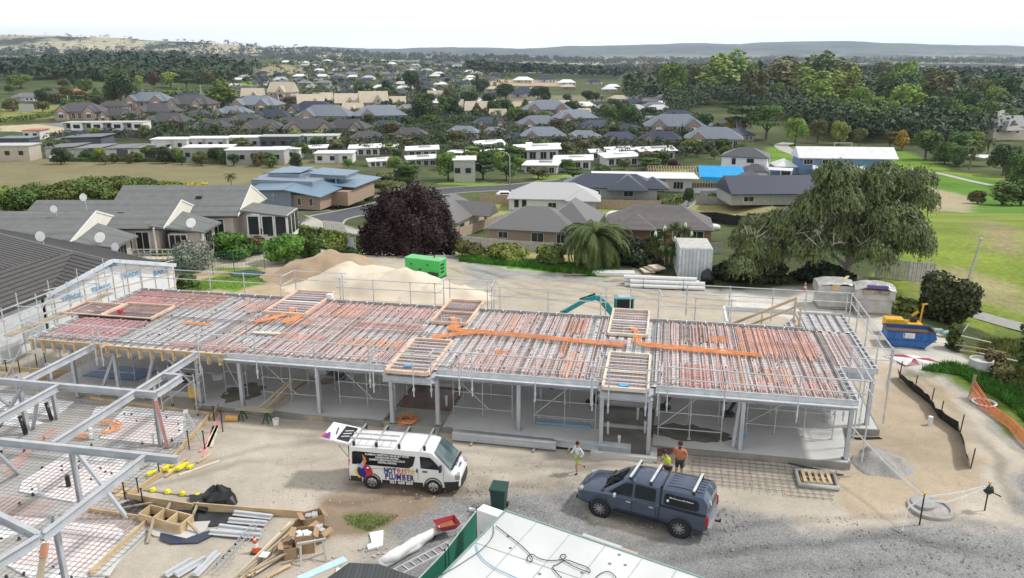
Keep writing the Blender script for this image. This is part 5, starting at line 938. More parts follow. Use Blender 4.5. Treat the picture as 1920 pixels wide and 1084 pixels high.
# ---- pipes and loads beside it
t=thing('pipe_stack','stack of long white pipes strapped together on the track edge','pipes',G0(1245,537),R(-8))
for i,(y,z,x0,x1) in enumerate(((-.7,.16,-2.6,3.0),(-.35,.16,-3.0,2.6),(0,.16,-2.7,2.8),(.35,.16,-3.1,2.5),(-.5,.46,-2.6,3.0),(-.15,.46,-3.0,2.6),(.2,.46,-3.0,2.4),(-.3,.74,-3.1,2.4))):
 mb=MB();mb.tube([(x0,y,z),(x1,y,z)],.155,12);mb.build('pipe',PVC,t,smooth=False)
for x in (-1.6,1.4):mb=MB();mb.box((x,-.1,.05),(.1,1.8,.1));mb.bar((x,-.9,.1),(x,-.7,.8),.03,.02);mb.build('strap',DARKP,t)
t=thing('pipe_bundle','flat wrapped bundle of white pipes lying under the palm','pipes',G0(1150,515),R(-4));mb=MB();mb.box((0,0,.15),(3.4,.9,.28));mb.build('wrapped_pipes',PVC,t,bevel=.05);mb=MB();mb.box((0,0,.02),(2.6,1.2,.04));mb.build('bearer',TIMG,t)
t=thing('timber_pack','short stack of old boards left of the shipping container','timber',G0(1222,510),R(10))
for i in range(3):mb=MB();mb.box((i*.4-.4,0,.15+.12*i),(.9,1.3,.12),.1*i);mb.build('board',TIMG if i % 2 else TW,t)
for q,lab in (((1160,528),'loose planks lying in the grass strip left of the white pipe bundle'),((1085,516),'weathered plank lying under the left side of the palm')):
 o=MB().box((0,0,.05),(2.4,.25,.06),.1).box((.4,.3,.05),(1.8,.2,.06),-.05).build('loose_planks',TIMG);o.location=G0(*q);tag(o,lab,'timber')
mb=MB();mb.lathe([(.45,0),(.62,.35),(.5,.8),(.2,1.05),(.05,1.15)],12);
mb.v=[(x*random.uniform(.85,1.1),y*random.uniform(.85,1.1),z) for x,y,z in mb.v];o=mb.build('rubbish_bag',BPOLY,smooth=True);o.location=G0(1326,530);tag(o,'black covered heap at the right corner of the shipping container','bag')
# ---- stockpiles
def pile(name,label,cx,cy,rx,ry,h,m,seed,rot=0,flat=.35,z0=-.05):
 n=46;mb=MB();rs=16
 for i in range(rs+1):
  f=i/rs
  for j in range(n):
   a=2*PI*j/n;rr=f*(1+.16*(float(vnoise(math.cos(a)*2+5,math.sin(a)*2+5,.8,seed))-.5)*2);x=math.cos(a)*rr*rx;y=math.sin(a)*rr*ry
   zz=h*(1-float(sm(flat,1.0,f)));zz *=.68+.6*float(vnoise(x+50,y+50,1.7,seed+1));zz +=.20*(float(vnoise(x+50,y+50,.45,seed+2))-.5)*(f < .97)
   mb.v.append((x,y,max(zz,z0) if f < 1 else z0))
 for i in range(rs):
  for j in range(n):a=i*n+j;b=i*n+(j+1) % n;mb.f.append((a,a+n,b+n,b));mb.m.append(0)
 o=mb.build(name,m,smooth=True);o.location=(cx,cy,0);o.rotation_euler.z=rot;o['kind']='structure';return o
PSAND=mat('pale_sand',(.66,.58,.46),rough=.95,var=.10,scale=.9,bump=.5,noise_detail=9);BSOIL=mat('brown_soil',(.34,.25,.165),rough=.95,c2=(.46,.35,.24),scale=.8,bump=.6,noise_detail=9)
p=G0(735,520);pile('sand_heap','',p.x-.6,58.2,7.2,3.4,1.6,PSAND,3,R(-6));pile('sand_heap','',-5.6,56.3,4.2,2.2,.8,PSAND,5)
pile('soil_heap','',-14.5,62.0,5.2,3.0,1.55,BSOIL,8,R(8));pile('soil_heap','',-14.5,55.0,2.4,1.6,.6,mat('clay_soil',(.44,.33,.21),rough=.95,var=.2,scale=1,bump=.5),9);pile('soil_heap','',34.5,33,.1,.1,.05,BSOIL,4)
pile('gravel_heap','',16.2,31.2,1.3,1.5,.45,mat('grey_gravel',(.38,.37,.35),rough=.95,c2=(.26,.25,.24),scale=14,bump=.5),12)
# ---- excavator
TEAL=mat('teal_paint',(.02,.30,.30),rough=.35,var=.1);c=G0(1170,612);t=thing('excavator','teal excavator with a dark glazed cab and bent arm behind the raised deck','excavator',Vector((7.3,48.6,-.1)),R(180),scale=.84)
mb=MB()
for y in (-.85,.85):mb.ext([(-1.5,.1),(-1.3,0),(1.3,0),(1.5,.1),(1.6,.35),(1.3,.6),(-1.3,.6),(-1.6,.35)],y-.22,y+.22)
mb.build('tracks',DARKP,t);mb=MB();mb.box((-.2,0,.95),(2.2,1.8,.45));mb.box((-1.0,0,1.3),(.8,1.8,.5));mb.build('house',TEAL,t,bevel=.06)
mb=MB()
for x in (-.55,.75):
 for y in (-.88,-.02):mb.box((x,y,1.9),(.10,.10,1.5))
mb.box((.1,-.45,2.66),(1.5,1.0,.1));mb.box((.1,-.45,1.25),(1.4,.95,.3));mb.build('cab',TEAL,t,bevel=.03);mb=MB();mb.box((.1,-.45,1.95),(1.24,.84,1.25));mb.build('cab_glass',GL,t)
mb=MB();mb.box((.1,-.45,2.74),(1.0,.7,.06));mb.build('roof_panel',mat('pale_roof_panel',(.35,.42,.48),rough=.3),t)
mb=MB()
P=[(.8,.35,1.2),(1.5,.35,2.3),(2.3,.35,2.95),(3.1,.35,2.7)]
for a,b,w1 in zip(P[:-1],P[1:],(.42,.42,.38)):mb.bar(a,b,.28,w1)
mb.build('boom',TEAL,t,bevel=.04);mb=MB();mb.bar((2.9,.35,2.85),(4.8,.35,1.7),.24,.34);mb.build('stick',TEAL,t,bevel=.04)
mb=MB();mb.tube([(.9,.1,1.1),(2.2,.1,2.7)],.06);mb.tube([(2.4,.35,3.2),(3.6,.35,2.75)],.06);mb.build('ram',DARKP,t);mb=MB();mb.ext([(4.6,1.8),(5.0,1.7),(5.1,1.2),(4.7,.85),(4.4,1.1)],.0,.75);mb.build('bucket',DARKP,t)
# ---- skip bin
BLUE=mat('blue_skip_paint',(.012,.10,.36),rough=.45,c2=(.02,.15,.46),scale=1.6);RUST=mat('rusty_steel',(.07,.04,.03),rough=.85,c2=(.14,.07,.045),scale=2)
c=at(1700,648,0);t=thing('skip_bin','big blue rubbish skip with a white notice on its side','skip bin',(24.3,46.0,0),R(-12),scale=.68);L_=2.05
mb=MB()
ol=[(-1.6,.05),(1.2,.05),(2.15,.95),(1.95,1.55),(-2.0,1.55),(-2.05,.75)]
for y0,y1 in ((-.9,-.84),(.84,.9)):mb.ext(ol,y0,y1)
for a,b in (((-1.6,.08),(1.2,.08)),((1.2,.08),(2.12,.95)),((2.12,.95),(1.93,1.52)),((-1.6,.08),(-2.02,.75)),((-2.02,.75),(-1.97,1.52))):mb.bar((a[0],-.84,a[1]),(b[0],-.84,b[1]),.04,.04);mb.add([(a[0],-.84,a[1]),(a[0],.84,a[1]),(b[0],.84,b[1]),(b[0],-.84,b[1])],[(0,1,2,3)])
mb.build('shell',BLUE,t);mb=MB()
for y in (-.92,.92):mb.bar((-2.0,y,1.55),(1.96,y,1.55),.1,.12);mb.bar((-2.05,y,.72),(2.1,y,.72),.06,.06)
for x in (-1.99,1.95):mb.bar((x,-.92,1.55),(x,.92,1.55),.1,.12)
mb.add([(-1.95,-.83,1.3),(1.9,-.83,1.3),(1.9,.83,1.3),(-1.95,.83,1.3)],[(0,1,2,3)]);mb.bar((-1.6,-.9,.06),(1.2,-.9,.06),.08,.08);mb.build('rim',RUST,t)
for x in (-1.4,-.6,.9,1.5):mb=MB();mb.box((x,-.93,1.1),(.08,.06,.85));mb.build('rib',BLUE,t)
mb=MB();mb.box((-.2,-.935,1.18),(.95,.02,.48));sg=mb.build('notice',WHITE,t)
mb=MB()
for k,ww in enumerate((.25,.7,.75,.6)):mb.box((-.2,-.947,1.36-.11*k),(ww,.004,.025))
mb.build('notice_text',mat('notice_grey',(.25,.32,.42)),sg)
# yellow machine behind
YEL=mat('machine_yellow',(.72,.40,.03),rough=.5,var=.15);t=thing('compact_loader','yellow loader parts standing behind the blue skip','loader',(24.6,48.2,0),R(-10),scale=.75)
mb=MB();mb.box((-.3,0,.95),(1.5,1.0,.8));mb.build('bonnet',YEL,t,bevel=.06);mb=MB();mb.box((1.3,0,.6),(1.2,1.2,.9));mb.build('seat_frame',YEL,t,bevel=.05);mb=MB();mb.bar((1.9,.3,.6),(2.0,.3,2.6),.12,.12);mb.bar((1.9,.3,2.55),(2.3,.3,2.6),.1,.1);mb.bar((1.2,.3,1.5),(1.7,.3,1.9),.1,.2);mb.build('mast',YEL,t)
mb=MB();mb.box((1.3,.1,1.25),(.5,.5,.3));mb.build('seat',DARKP,t);mb=MB();mb.lathe([(.38,-.12),(.38,.12)],14,Matrix.Translation((-.6,-.6,.38)) @ Matrix.Rotation(PI/2,4,'X'));mb.build('wheel',TYRE,t)
# ---- pallets of material under clear wrap
WRAP=mat('cloudy_plastic_wrap',(.52,.52,.50),rough=.3,c2=(.36,.355,.34),scale=1.6,spec=.7,bump=.6)
def wrapped(label,c,rz,w_,d_,h1,h2,top):
 t=thing('wrapped_pallet',label,'pallet',c,rz,'plastic wrapped pallets by the willow',scale=.88);mb=MB();mb.box((0,0,.08),(w_,d_,.12));mb.build('pallet_base',TIMG,t);mb=MB();mb.box((0,0,.14+h1/2),(w_*.96,d_*.96,h1));mb.build('lower_load',WRAP,t,bevel=.06)
 mb=MB();n=9;mb.v=[(w_*.55*(i/n*2-1),d_*.55*(j/n*2-1),.2+h1+h2*(1-.22*abs(i/n*2-1)**3-.2*abs(j/n*2-1)**3)+random.uniform(-.05,.05)) for i in range(n+1) for j in range(n+1)]
 mb.f=[(i*(n+1)+j,(i+1)*(n+1)+j,(i+1)*(n+1)+j+1,i*(n+1)+j+1) for i in range(n) for j in range(n)];mb.m=[0]*len(mb.f);mb.box((0,0,.2+h1+h2*.30),(w_*1.06,d_*1.06,h2*.7));mb.build('upper_load',WRAP,t);top(t,w_,d_,.2+h1+h2)
def topA(t,w_,d_,z):mb=MB();mb.box((-.1,-d_*.56,z-.45),(.6,.06,.45));mb.build('exposed_board',TIMB,t);mb=MB();mb.box((.9,.2,z-.02),(.2,1.4,.1),-.5);mb.build('exposed_board',TIMB,t)
def topB(t,w_,d_,z):
 mb=MB();mb.box((.1,-d_*.5,z-.12),(1.5,.3,.22));mb.build('purple_sheet',mat('purple_plastic',(.14,.10,.26),rough=.35),t);mb=MB();mb.box((0,-d_*.56,z-.55),(1.9,.08,.3));mb.build('exposed_boards',mat('brown_board_edges',(.12,.07,.06),c2=(.50,.40,.32),scale=3),t)
p=at(1565,578,0);wrapped('plastic wrapped pallet load on the left, under the willow',(p.x,p.y+.6,0),R(-8),2.6,2.0,1.1,1.0,topA);p=at(1638,588,0);wrapped('rounder plastic wrapped pallet load with a purple sheet on top',(p.x,p.y+.5,0),R(-14),2.7,2.0,1.1,1.1,topB)
# ---- right: plastic heap, tank, pole, lamp, rubble
mb=MB();pts=[(-1.6,.3),(-.9,.8),(.1,.7),(.9,.9),(1.7,.1),(1.3,-.6),(.3,-.5),(-.4,-.9),(-1.0,-.2)]
n=len(pts);mb.v=[(x,y,.02) for x,y in pts]+[(x*.6+random.uniform(-.1,.1),y*.6,random.uniform(.1,.3)) for x,y in pts]+[(0,0,.22)];mb.f=[(i,(i+1) % n,n+(i+1) % n,n+i) for i in range(n)]+[(n+i,n+(i+1) % n,2*n) for i in range(n)];mb.m=[i % 3==0 and 1 or 0 for i in range(len(mb.f))]
o=mb.build('plastic_sheeting',[mat('white_torn_plastic',(.75,.72,.72),rough=.5),mat('maroon_plastic',(.30,.05,.09),rough=.5)]);o.location=at(1712,678,0);o.rotation_euler.z=-.4;tag(o,'heap of torn white and maroon plastic between the skip and the grass','plastic sheet')
mb=MB();mb.lathe([(.62,0),(.62,.55),(.55,.55),(.55,.4)],22);o=mb.build('concrete_ring',SLAB,smooth=False);o.location=at(1838,690,0);tag(o,'round concrete ring standing at the edge of the right bank','manhole ring')
t=thing('old_lamp_pole','leaning lattice lamp pole behind the dark shrub in the paddock','pole',gp(1806,545));mb=MB();mb.tube([(0,0,-1),(.9,.3,4.1)],[.11,.08],8);mb.build('pole',mat('weathered_pole',(.46,.45,.42),rough=.8),t);mb=MB();mb.box((.92,.3,4.15),(.3,.2,.16));mb.tube([(.05,0,.4),(1.0,.3,2.6)],.04,5);mb.build('head',mat('weathered_pole2',(.5,.49,.46)),t)
o=MB().box((0,0,.12),(.9,.35,.1),.3).box((-.5,.1,.18),(.5,.4,.2),-.2).build('paint_tray',mat('teal_grey_tool',(.30,.42,.42),rough=.5));o.location=at(1775,626,0);tag(o,'small pale tool lying on the sand right of the blue skip','tool')
t=thing('bent_post','leaning metal post with a dark square foot right of the skip','post',at(1785,650,0));mb=MB();mb.tube([(0,0,0),(1.1,.5,1.3)],.04,6);mb.build('post',GALV,t);mb=MB();mb.box((0,0,.03),(.45,.4,.06));mb.build('foot',DARKP,t)
t=thing('steel_frame_piece','low rusty steel rail lying along the edge of the bank','steel rail',at(1790,655,0));mb=MB();mb.bar((0,0,.3),(2.4,-1.1,.2),.06,.06);mb.bar((.1,-.4,.1),(1.8,-1.4,.1),.06,.06);mb.bar((.4,-.2,0),(.4,-.2,.5),.05,.05);mb.build('rail',TIMG,t)
for i,(px,py,a,l_) in enumerate(((1800,632,-.9,1.8),(1835,665,-.8,2.0),(1858,690,-.6,1.2))):o=MB().bar((0,0,.1),(math.cos(a)*l_,math.sin(a)*l_,.15),.12,.05).build('scrap_board',mat('scrap_pale',(.50,.44,.42),rough=.8));o.location=at(px,py,0);tag(o,'%s scrap board lying along the edge of the right bank, counted from the skip' % nth(i),'board','scrap boards on the bank')
# ---- silt fence, netting, tape
def fence_cloth(name,label,cat,pts,h,m,z=0.,th=.012,posts=None,pm=None,ph=1.0,lean=.0,sag=.12):
 P=[gp(*p) for p in pts];t=thing(name,label,cat,P[0]);o=P[0];mb=MB();Q=[]
 for a,b in zip(P[:-1],P[1:]):Q +=[a.lerp(b,i/5) for i in range(5)]
 Q.append(P[-1]);V=[]
 for i,q in enumerate(Q):
  hh=h*(1-sag*RG.random());l_=Vector((RG.uniform(-.08,.08)+lean,RG.uniform(-.08,.08),0));V +=[q-o,q-o+l_+Vector((0,0,hh))]
 n=len(Q);mb.v=[tuple(v) for v in V]+[tuple(v+Vector((th,th,0))) for v in V]
 for i in range(n-1):a=2*i;mb.f +=[(a,a+2,a+3,a+1),(2*n+a,2*n+a+1,2*n+a+3,2*n+a+2),(a+1,a+3,2*n+a+3,2*n+a+1)];mb.m +=[0]*3
 mb.build('cloth',m,t)
 for q in (P if posts is None else [gp(*p) for p in posts]):mb=MB();mb.tube([tuple(q-o),tuple(q-o+Vector((.05,0,ph)))],.03,5);mb.build('stake',pm or BPOLY,t)
SILT=mat('black_geotextile',(.012,.013,.016),rough=.6)
fence_cloth('silt_fence','long black silt fence leaning between the sand and the gravel track','silt fence',[(1686,708),(1714,735),(1745,760),(1762,785),(1800,812),(1820,878)],.62,SILT,ph=.95,lean=-.25)
NET=mat('orange_net',(.75,.20,.10),rough=.6,var=.2);
P_=[gp(*p) for p in ((1816,745),(1850,775),(1890,805),(1925,842),(1990,890))];t=thing('barrier_net','sagging orange barrier net along the right edge of the track','barrier net',P_[0]);o_=P_[0];mb=MB()
for k in range(9):
 f=k/8;pts=[]
 for i,q in enumerate(P_):hh=(.9,.45,.5,.5,.5)[i];pts.append(q-o_+Vector((RG.uniform(-.05,.05)+.15*f,0,.05+hh*f)))
 mb.tube(pts,.016,4)
for i in range(4):
 for k in range(14):q=(P_[i]-o_).lerp(P_[i+1]-o_,k/14);hh=(.9,.45,.5,.5,.5)[i]*(1-k/14)+(.9,.45,.5,.5,.5)[i+1]*k/14;mb.bar(q+Vector((0,0,.04)),q+Vector((.15,0,.05+hh)),.02,.02)
mb.build('net',NET,t);mb=MB();mb.tube([(0,0,0),(.1,0,1.3)],.03);mb.tube([(.05,0,.2),(.2,0,1.25)],.04,4);mb.build('stake',TIMG,t)
def tape(pts,label,wd=.07):
 mb=MB();a0=Vector(pts[0])
 for a,b in zip(pts[:-1],pts[1:]):
  a=Vector(a)-a0;b=Vector(b)-a0;prev=None
  for i in range(9):
   f=i/8;q=a.lerp(b,f)-Vector((0,0,.18*math.sin(f*PI)*(b-a).length/6));
   if prev is not None:mb.bar(prev,q,.012,wd)
   prev=q
 o=mb.build('barrier_tape',mat('white_tape',(.78,.78,.78),rough=.5));o.location=a0;tag(o,label,'tape','white barrier tapes')
s1=at(1724,984,0);s2=at(1846,958,0)
for q,lab,h in ((s1,'black stake with tape knotted to it beside the round manhole',1.35),(s2,'black stake with a black bag tied on it at the far right of the sand',1.25)):
 t=thing('tape_stake',lab,'stake',q,0,'stakes holding the white tape');mb=MB();mb.tube([(0,0,0),(0,0,h)],.03,6);mb.build('stake',BPOLY,t);mb=MB();mb.box((0,0,h),(.09,.09,.06));mb.build('cap',YEL,t)
 if q is s2:mb=MB();mb.lathe([(.02,-.3),(.2,-.12),(.16,.08),(.03,.15)],8,Matrix.Translation((0,0,1.0)));mb.tube([(0,0,.9),(.4,-.2,.75)],.03);mb.build('tied_bag',BPOLY,t,smooth=True)
tape([buv(40,.3,1.9),s1+Vector((0,0,1.2))],'white tape running from the corner post of the building to the middle stake');tape([s1+Vector((0,0,1.2)),s2+Vector((0,0,1.15))],'upper white tape between the two stakes');tape([s1+Vector((0,0,1.15)),s1+Vector((1.0,.2,.85)),s2+Vector((0,0,1.1))],'lower sagging white tape between the two stakes');tape([s1+Vector((0,0,1.2)),s1+Vector((-.6,-.1,.8)),s1+Vector((-.9,-.5,.05))],'loose white tape end hanging to the ground')
t=thing('manhole','round concrete manhole collar with a cover, ringed by tape','manhole',at(1745,955,0));mb=MB();mb.lathe([(.85,0),(.85,.12),(.68,.12),(.68,.05)],26);mb.build('collar',mat('manhole_concrete',(.36,.345,.32),rough=.9,var=.2),t);mb=MB();mb.lathe([(.45,.05),(.45,.18),(.38,.19)],20,Matrix.Translation((-.2,.25,0)));mb.build('cover',mat('cast_cover',(.34,.34,.33),rough=.7),t)
for q,lab,r_,h in (((1743,797),'small white pipe standing in the sand by the silt fence',.11,.45),):o=MB().lathe([(r_,0),(r_,h),(r_*.7,h)],12).build('vent_pipe',PVC);o.location=at(*q,0);tag(o,lab,'pipe')
o=MB().lathe([(.55,.03),(.6,.1),(.5,.12),(.48,.03)],22,cap=False).build('coiled_duct',PVC);o.location=gp(1845,757);tag(o,'loop of white duct on the grass beside the orange net','hose')
for pts,lab in (([(1580,815),(1610,822),(1652,822)],'black hose lying on the sand by the slab corner'),([(1400,850),(1450,862),(1540,882),(1580,893)],'bundle of black cable lying along the front of the slab'),([(1355,845),(1390,852),(1430,862)],'rusty thin rods lying at the slab edge behind the men'),([(850,812),(905,822),(990,832),(1105,846)],'dark hose lying between the slab and the long steel beams')):
 P_=[at(x,y,.04) for x,y in pts];mb=MB()
 for k in range(3):mb.tube([q-P_[0]+Vector((RG.uniform(-.1,.1),RG.uniform(-.12,.12),.0)) for q in P_],.03,5)
 o=mb.build('hose',RUST if 'rusty' in lab else BPOLY);o.location=P_[0];tag(o,lab,'hose','hoses and cables on the ground')
# ---- rebar mats and pallet on the sand
P_=[at(*q,.05) for q in ((1302,846),(1580,886),(1565,940),(1395,920),(1285,900))];t=thing('rebar_mat','large flat steel mesh lying on the sand behind the pickup','steel mesh',at(1440,895,0));o_=Vector(t.location)
mm,c_=lines('x','','',[(1305,846),(1578,886),(1562,940),(1400,918),(1280,902)],'u',.30,.016,REBAR,.05);V_=[BT @ (Vector(v)+Vector((c_.x,c_.y,.05)))-o_ for v in mm.v];mm.v=[tuple(v) for v in V_];mm.build('cross_rods',REBAR,t)['kind']='stuff'
mm,c_=lines('x','','',[(1305,846),(1578,886),(1562,940),(1400,918),(1280,902)],'v',.30,.016,REBAR,.05);V_=[BT @ (Vector(v)+Vector((c_.x,c_.y,.065)))-o_ for v in mm.v];mm.v=[tuple(v) for v in V_];mm.build('long_rods',REBAR,t)['kind']='stuff'
t=thing('wooden_pallet','wooden pallet ringed with cloudy plastic at the right end of the mesh','pallet',at(1530,903,0),BA)
for i in range(5):mb=MB();mb.box((-.5+.25*i,0,.22),(.13,.95,.03));mb.build('slat',TIMB,t)
for y in (-.42,0,.42):mb=MB();mb.box((0,y,.15),(1.15,.1,.1));mb.build('bearer',TIMG,t)
mb=MB();mb.tube([(-.75,-.6,.1),(.75,-.6,.1),(.8,.6,.12),(-.75,.6,.12)],.12,6,closed=True);mb.build('plastic_surround',WRAP,t,smooth=True)
for (px,py,w_,d_,lab) in ((1255,838,2.0,.9,'sheet of plywood at the slab edge beside the pit'),(1380,849,.75,.45,'small plywood offcut standing at the slab edge')):o=MB().box((0,0,.16),(w_,d_,.04),BA).box((0,0,.07),(w_*.9,d_*.8,.12),BA).build('plywood_sheet',PLY);o.location=at(px,py,0);tag(o,lab,'plywood','plywood pieces by the slab')
o=MB().box((0,0,.1),(.7,.25,.2),.2).box((.3,.1,.2),(.5,.2,.12),-.4).build('crumpled_bag',mat('brown_red_bag',(.16,.07,.05),rough=.7));o.location=at(1240,852,0);tag(o,'small dark red brown bag lying below the plywood sheet','bag')
# ---- long steel beams on the ground by the van
GREYB=mat('grey_steel_beam',(.52,.54,.56),rough=.45,var=.08)
for i,(a,b,lab,z) in enumerate((((850,817),(1182,851),'rear long grey steel beam lying between the van and the pit',.10),((848,827),(1042,846),'front shorter grey steel beam lying right of the van',.10),((1040,838),(1182,856),'low grey steel section lying in front of the pit',.08))):
 p=at(*a,0);q=at(*b,0);mb=ibeam((0,0,.34+z),tuple(q-p+Vector((0,0,.34+z))),.32,.22);t=thing('steel_beam',lab,'steel beam',p,0,'steel beams lying on the ground');mb.build('beam',GREYB,t)
 for f in (.2,.8):m2=MB();e=(q-p)*f;m2.box((e.x,e.y,.05),(.1,.7,.1),BA);m2.build('bearer',TIMG,t)
q=[(905,826),(950,830),(1000,833),(1055,838),(1035,832),(985,828)];quadthing('black_sheet','crumpled dark sheet lying behind the long steel beams','plastic sheet',[(985,826),(1030,822),(1060,832),(1105,838),(1090,845),(1040,842),(990,834)],.02,.08,BPOLY)
quadthing('grey_sheet','grey plastic strip lying beside the slab behind the van','plastic sheet',[(855,812),(930,818),(985,826),(975,834),(900,828),(850,822)],.02,.05,mat('grey_plastic',(.20,.22,.24),rough=.4))
# ---- bits on and in front of the slab at left
t=thing('work_bench','plank resting on two green sawhorses near the white bucket','work bench',at(480,790,0),BA);mb=MB();mb.box((0,0,.62),(1.9,.35,.05));mb.build('plank',TIMG,t)
for x in (-.7,.6):
 mb=MB()
 for a,b in (((x-.15,-.2,0),(x,0,.6)),((x+.15,-.2,0),(x,0,.6)),((x-.15,.2,0),(x,0,.6)),((x+.15,.2,0),(x,0,.6))):mb.bar(a,b,.06,.04)
 mb.build('sawhorse',mat('dark_green_plastic',(.02,.09,.05),rough=.5),t)
t=thing('bucket','white plastic bucket standing beside the work bench','bucket',at(518,797,0));mb=MB();mb.lathe([(.13,0),(.16,.34),(.14,.34),(.12,.05)],14,cap=False);mb.build('pail',WHITE,t);mb=MB();mb.tube([(-.16,0,.32),(-.1,-.1,.2),(.1,-.1,.2),(.16,0,.32)],.01,4);mb.build('handle',GALV,t)
mb=MB();mb.lathe([(.16,-.3),(.16,.3)],12,Matrix.Translation((0,0,.16)) @ Matrix.Rotation(PI/2,4,'X') @ Matrix.Rotation(.5,4,'Y'));o=mb.build('orange_drum',mat('faded_orange_plastic',(.62,.36,.10),rough=.5));o.location=at(436,790,0);o.rotation_euler.z=1.1;tag(o,'faded orange bucket lying on its side left of the work bench','bucket')
for (a,b,z1,z2,lab,m) in (((500,765),(548,715),.35,1.4,'left of the two pale planks leaning on the slab edge',TIMB),((475,775),(550,708),.3,1.5,'right hand pale plank leaning over the slab edge',TIMB),((497,775),(575,716),.35,.9,'broad rusty brown plank running up into the building',mat('rusty_plank',(.38,.24,.12),rough=.8))):
 plank(a,b,.14 if 'broad' in lab else .07,.05,z=z1,z2=z2,m=m,name='leaning_plank',label=lab,grp='leaning planks')
t=thing('foam_bag','clear bag of yellow foam offcuts standing by the round column','bag',at(367,745,.3));mb=MB();mb.box((0,0,.35),(.62,.4,.7));mb.build('yellow_foam',mat('yellow_foam',(.72,.52,.14),rough=.8,var=.3,scale=8),t,bevel=.1);mb=MB();mb.box((0,0,.75),(.6,.35,.16));mb.build('bag_top',WRAP,t,bevel=.06)
o=MB().lathe([(.28,0),(.3,.35),(.2,.42)],12).build('rusty_drum',RUST);o.location=at(347,715,.3);tag(o,'small rusty drum under the deck left of the yellow foam bag','drum')
o=MB().box((0,0,.2),(.6,.5,.4),.4).build('white_sack',mat('white_sack',(.6,.6,.6),rough=.8),bevel=.12);o.location=at(410,712,.3);tag(o,'crumpled white sack under the deck right of the foam bag','sack')
mb=MB();mb.add([(-2.4,-.9,.03),(2.2,-1.1,.03),(2.6,.9,.03),(-2.0,1.1,.03),(-2.4,-.9,.05),(2.2,-1.1,.05),(2.6,.9,.05),(-2.0,1.1,.05)],[(0,3,2,1),(4,5,6,7),(0,1,5,4),(1,2,6,5),(2,3,7,6),(3,0,4,7)]);o=mb.build('blue_sheet',mat('blue_floor_film',(.10,.20,.45),rough=.35));o.location=at(225,700,.3);o.rotation_euler.z=BA;o.scale=(.72,.8,1);tag(o,'blue plastic film covering the floor under the left end of the deck','plastic sheet')
for i,(u,v,lab) in enumerate(((13.6,7.2,'stack of blue crates deep under the deck behind the leaning planks'),(18.4,7.6,'blue barrel shape deep under the deck left of the projecting bay'),(25.6,7.8,'blue machine deep under the middle of the deck'))):o=MB().box((0,0,.45),(1.1,.7,.9),.1*i).box((.2,0,1.05),(.5,.6,.3)).build('blue_crate',BLUEP,bevel=.05);o.location=buv(u,v,.3);o.rotation_euler.z=BA;tag(o,lab,'crate','blue equipment under the deck')
t=thing('aluminium_ladder','long grey ladder with blue wrap lying on the slab under the falsework','ladder',buv(27.5,1.6,.32),BA,'aluminium ladders');ladder(t,2.7,.4,12);mb=MB();mb.box((0,-.35,.06),(2.6,.2,.1));mb.build('blue_pipe_bundle',mat('pale_blue_steel',(.22,.36,.52),rough=.4),t)
o=MB().lathe([(.08,0),(.1,.3),(.06,.38),(.06,.45)],10).build('gas_bottle',mat('cyan_blue',(.02,.28,.62),rough=.4));o.location=at(1392,822,.3);tag(o,'small bright blue bottle standing right of the slanting column','bottle')
for i,(px,py,lab) in enumerate(((1245,765,'left of the column behind the puddle'),(1365,778,'just left of the slanting column'),(1110,755,'behind the blue wrapped ladder'))):o=MB().lathe([(.35,0),(.3,.12),(.1,.16)],9).bar((0,0,.1),(.4,.3,.6),.12,.12).build('rubble_pile',mat('dark_scrap',(.05,.05,.055),rough=.7));o.location=at(px,py,.3);tag(o,'dark scrap with sloping metal %s' % lab,'scrap','dark scrap on the slab')
# stepladder
t=thing('stepladder','aluminium stepladder standing among boards at the edge of the foam','stepladder',at(355,835,0),R(20),'aluminium ladders')
for sy in (-1,1):mb=MB();mb.bar((-.25,sy*.28,0),(.0,sy*.16,1.65),.03,.07);mb.build('front_rail',CHROME,t);mb=MB();mb.bar((.6,sy*.3,0),(.05,sy*.16,1.65),.03,.05);mb.build('rear_rail',CHROME,t)
for k in range(5):f=(k+.8)/6;mb=MB();mb.bar((-.25*(1-f),-.28+.12*f,1.65*f),(-.25*(1-f),.28-.12*f,1.65*f),.09,.03);mb.build('step',CHROME,t)
mb=MB();mb.box((.02,0,1.67),(.2,.4,.05));mb.build('top_cap',GALV,t)
for i,(a,b,m,lab) in enumerate((((415,775),(375,848),mat('pink_timber',(.66,.33,.33)),'left pink painted plank lying on the sand by the stepladder'),((412,790),(382,858),MATS['pink_timber'],'middle pink painted plank lying on the sand by the stepladder'),((405,800),(392,840),TW,'broad pale plank beside the two pink planks'),((370,868),(395,852),TIMB,'short timber offcut lying alone on the sand'),((335,892),(412,865),TW,'long thin board pointing at the yellow straps'),((210,925),(232,905),PLY,'brown plywood offcut on the floor behind the edge board'),((215,940),(240,915),TIMB,'timber offcut leaning beside the brown plywood'),((300,870),(345,835),TIMG,'old board lying under the stepladder'),((310,895),(350,860),TIMB,'short board at the foot of the stepladder'),((265,880),(280,872),TIMG,'small block behind the yellow straps'),((500,1084),(545,1060),TIMB,'short board in front of the cardboard boxes'))):
 plank(a,b,.30 if 'broad' in lab or 'plywood' in lab else .12,.05,m=m,name='loose_timber',label=lab,grp='loose timber on the ground',z=.02 if i < 5 else .08)
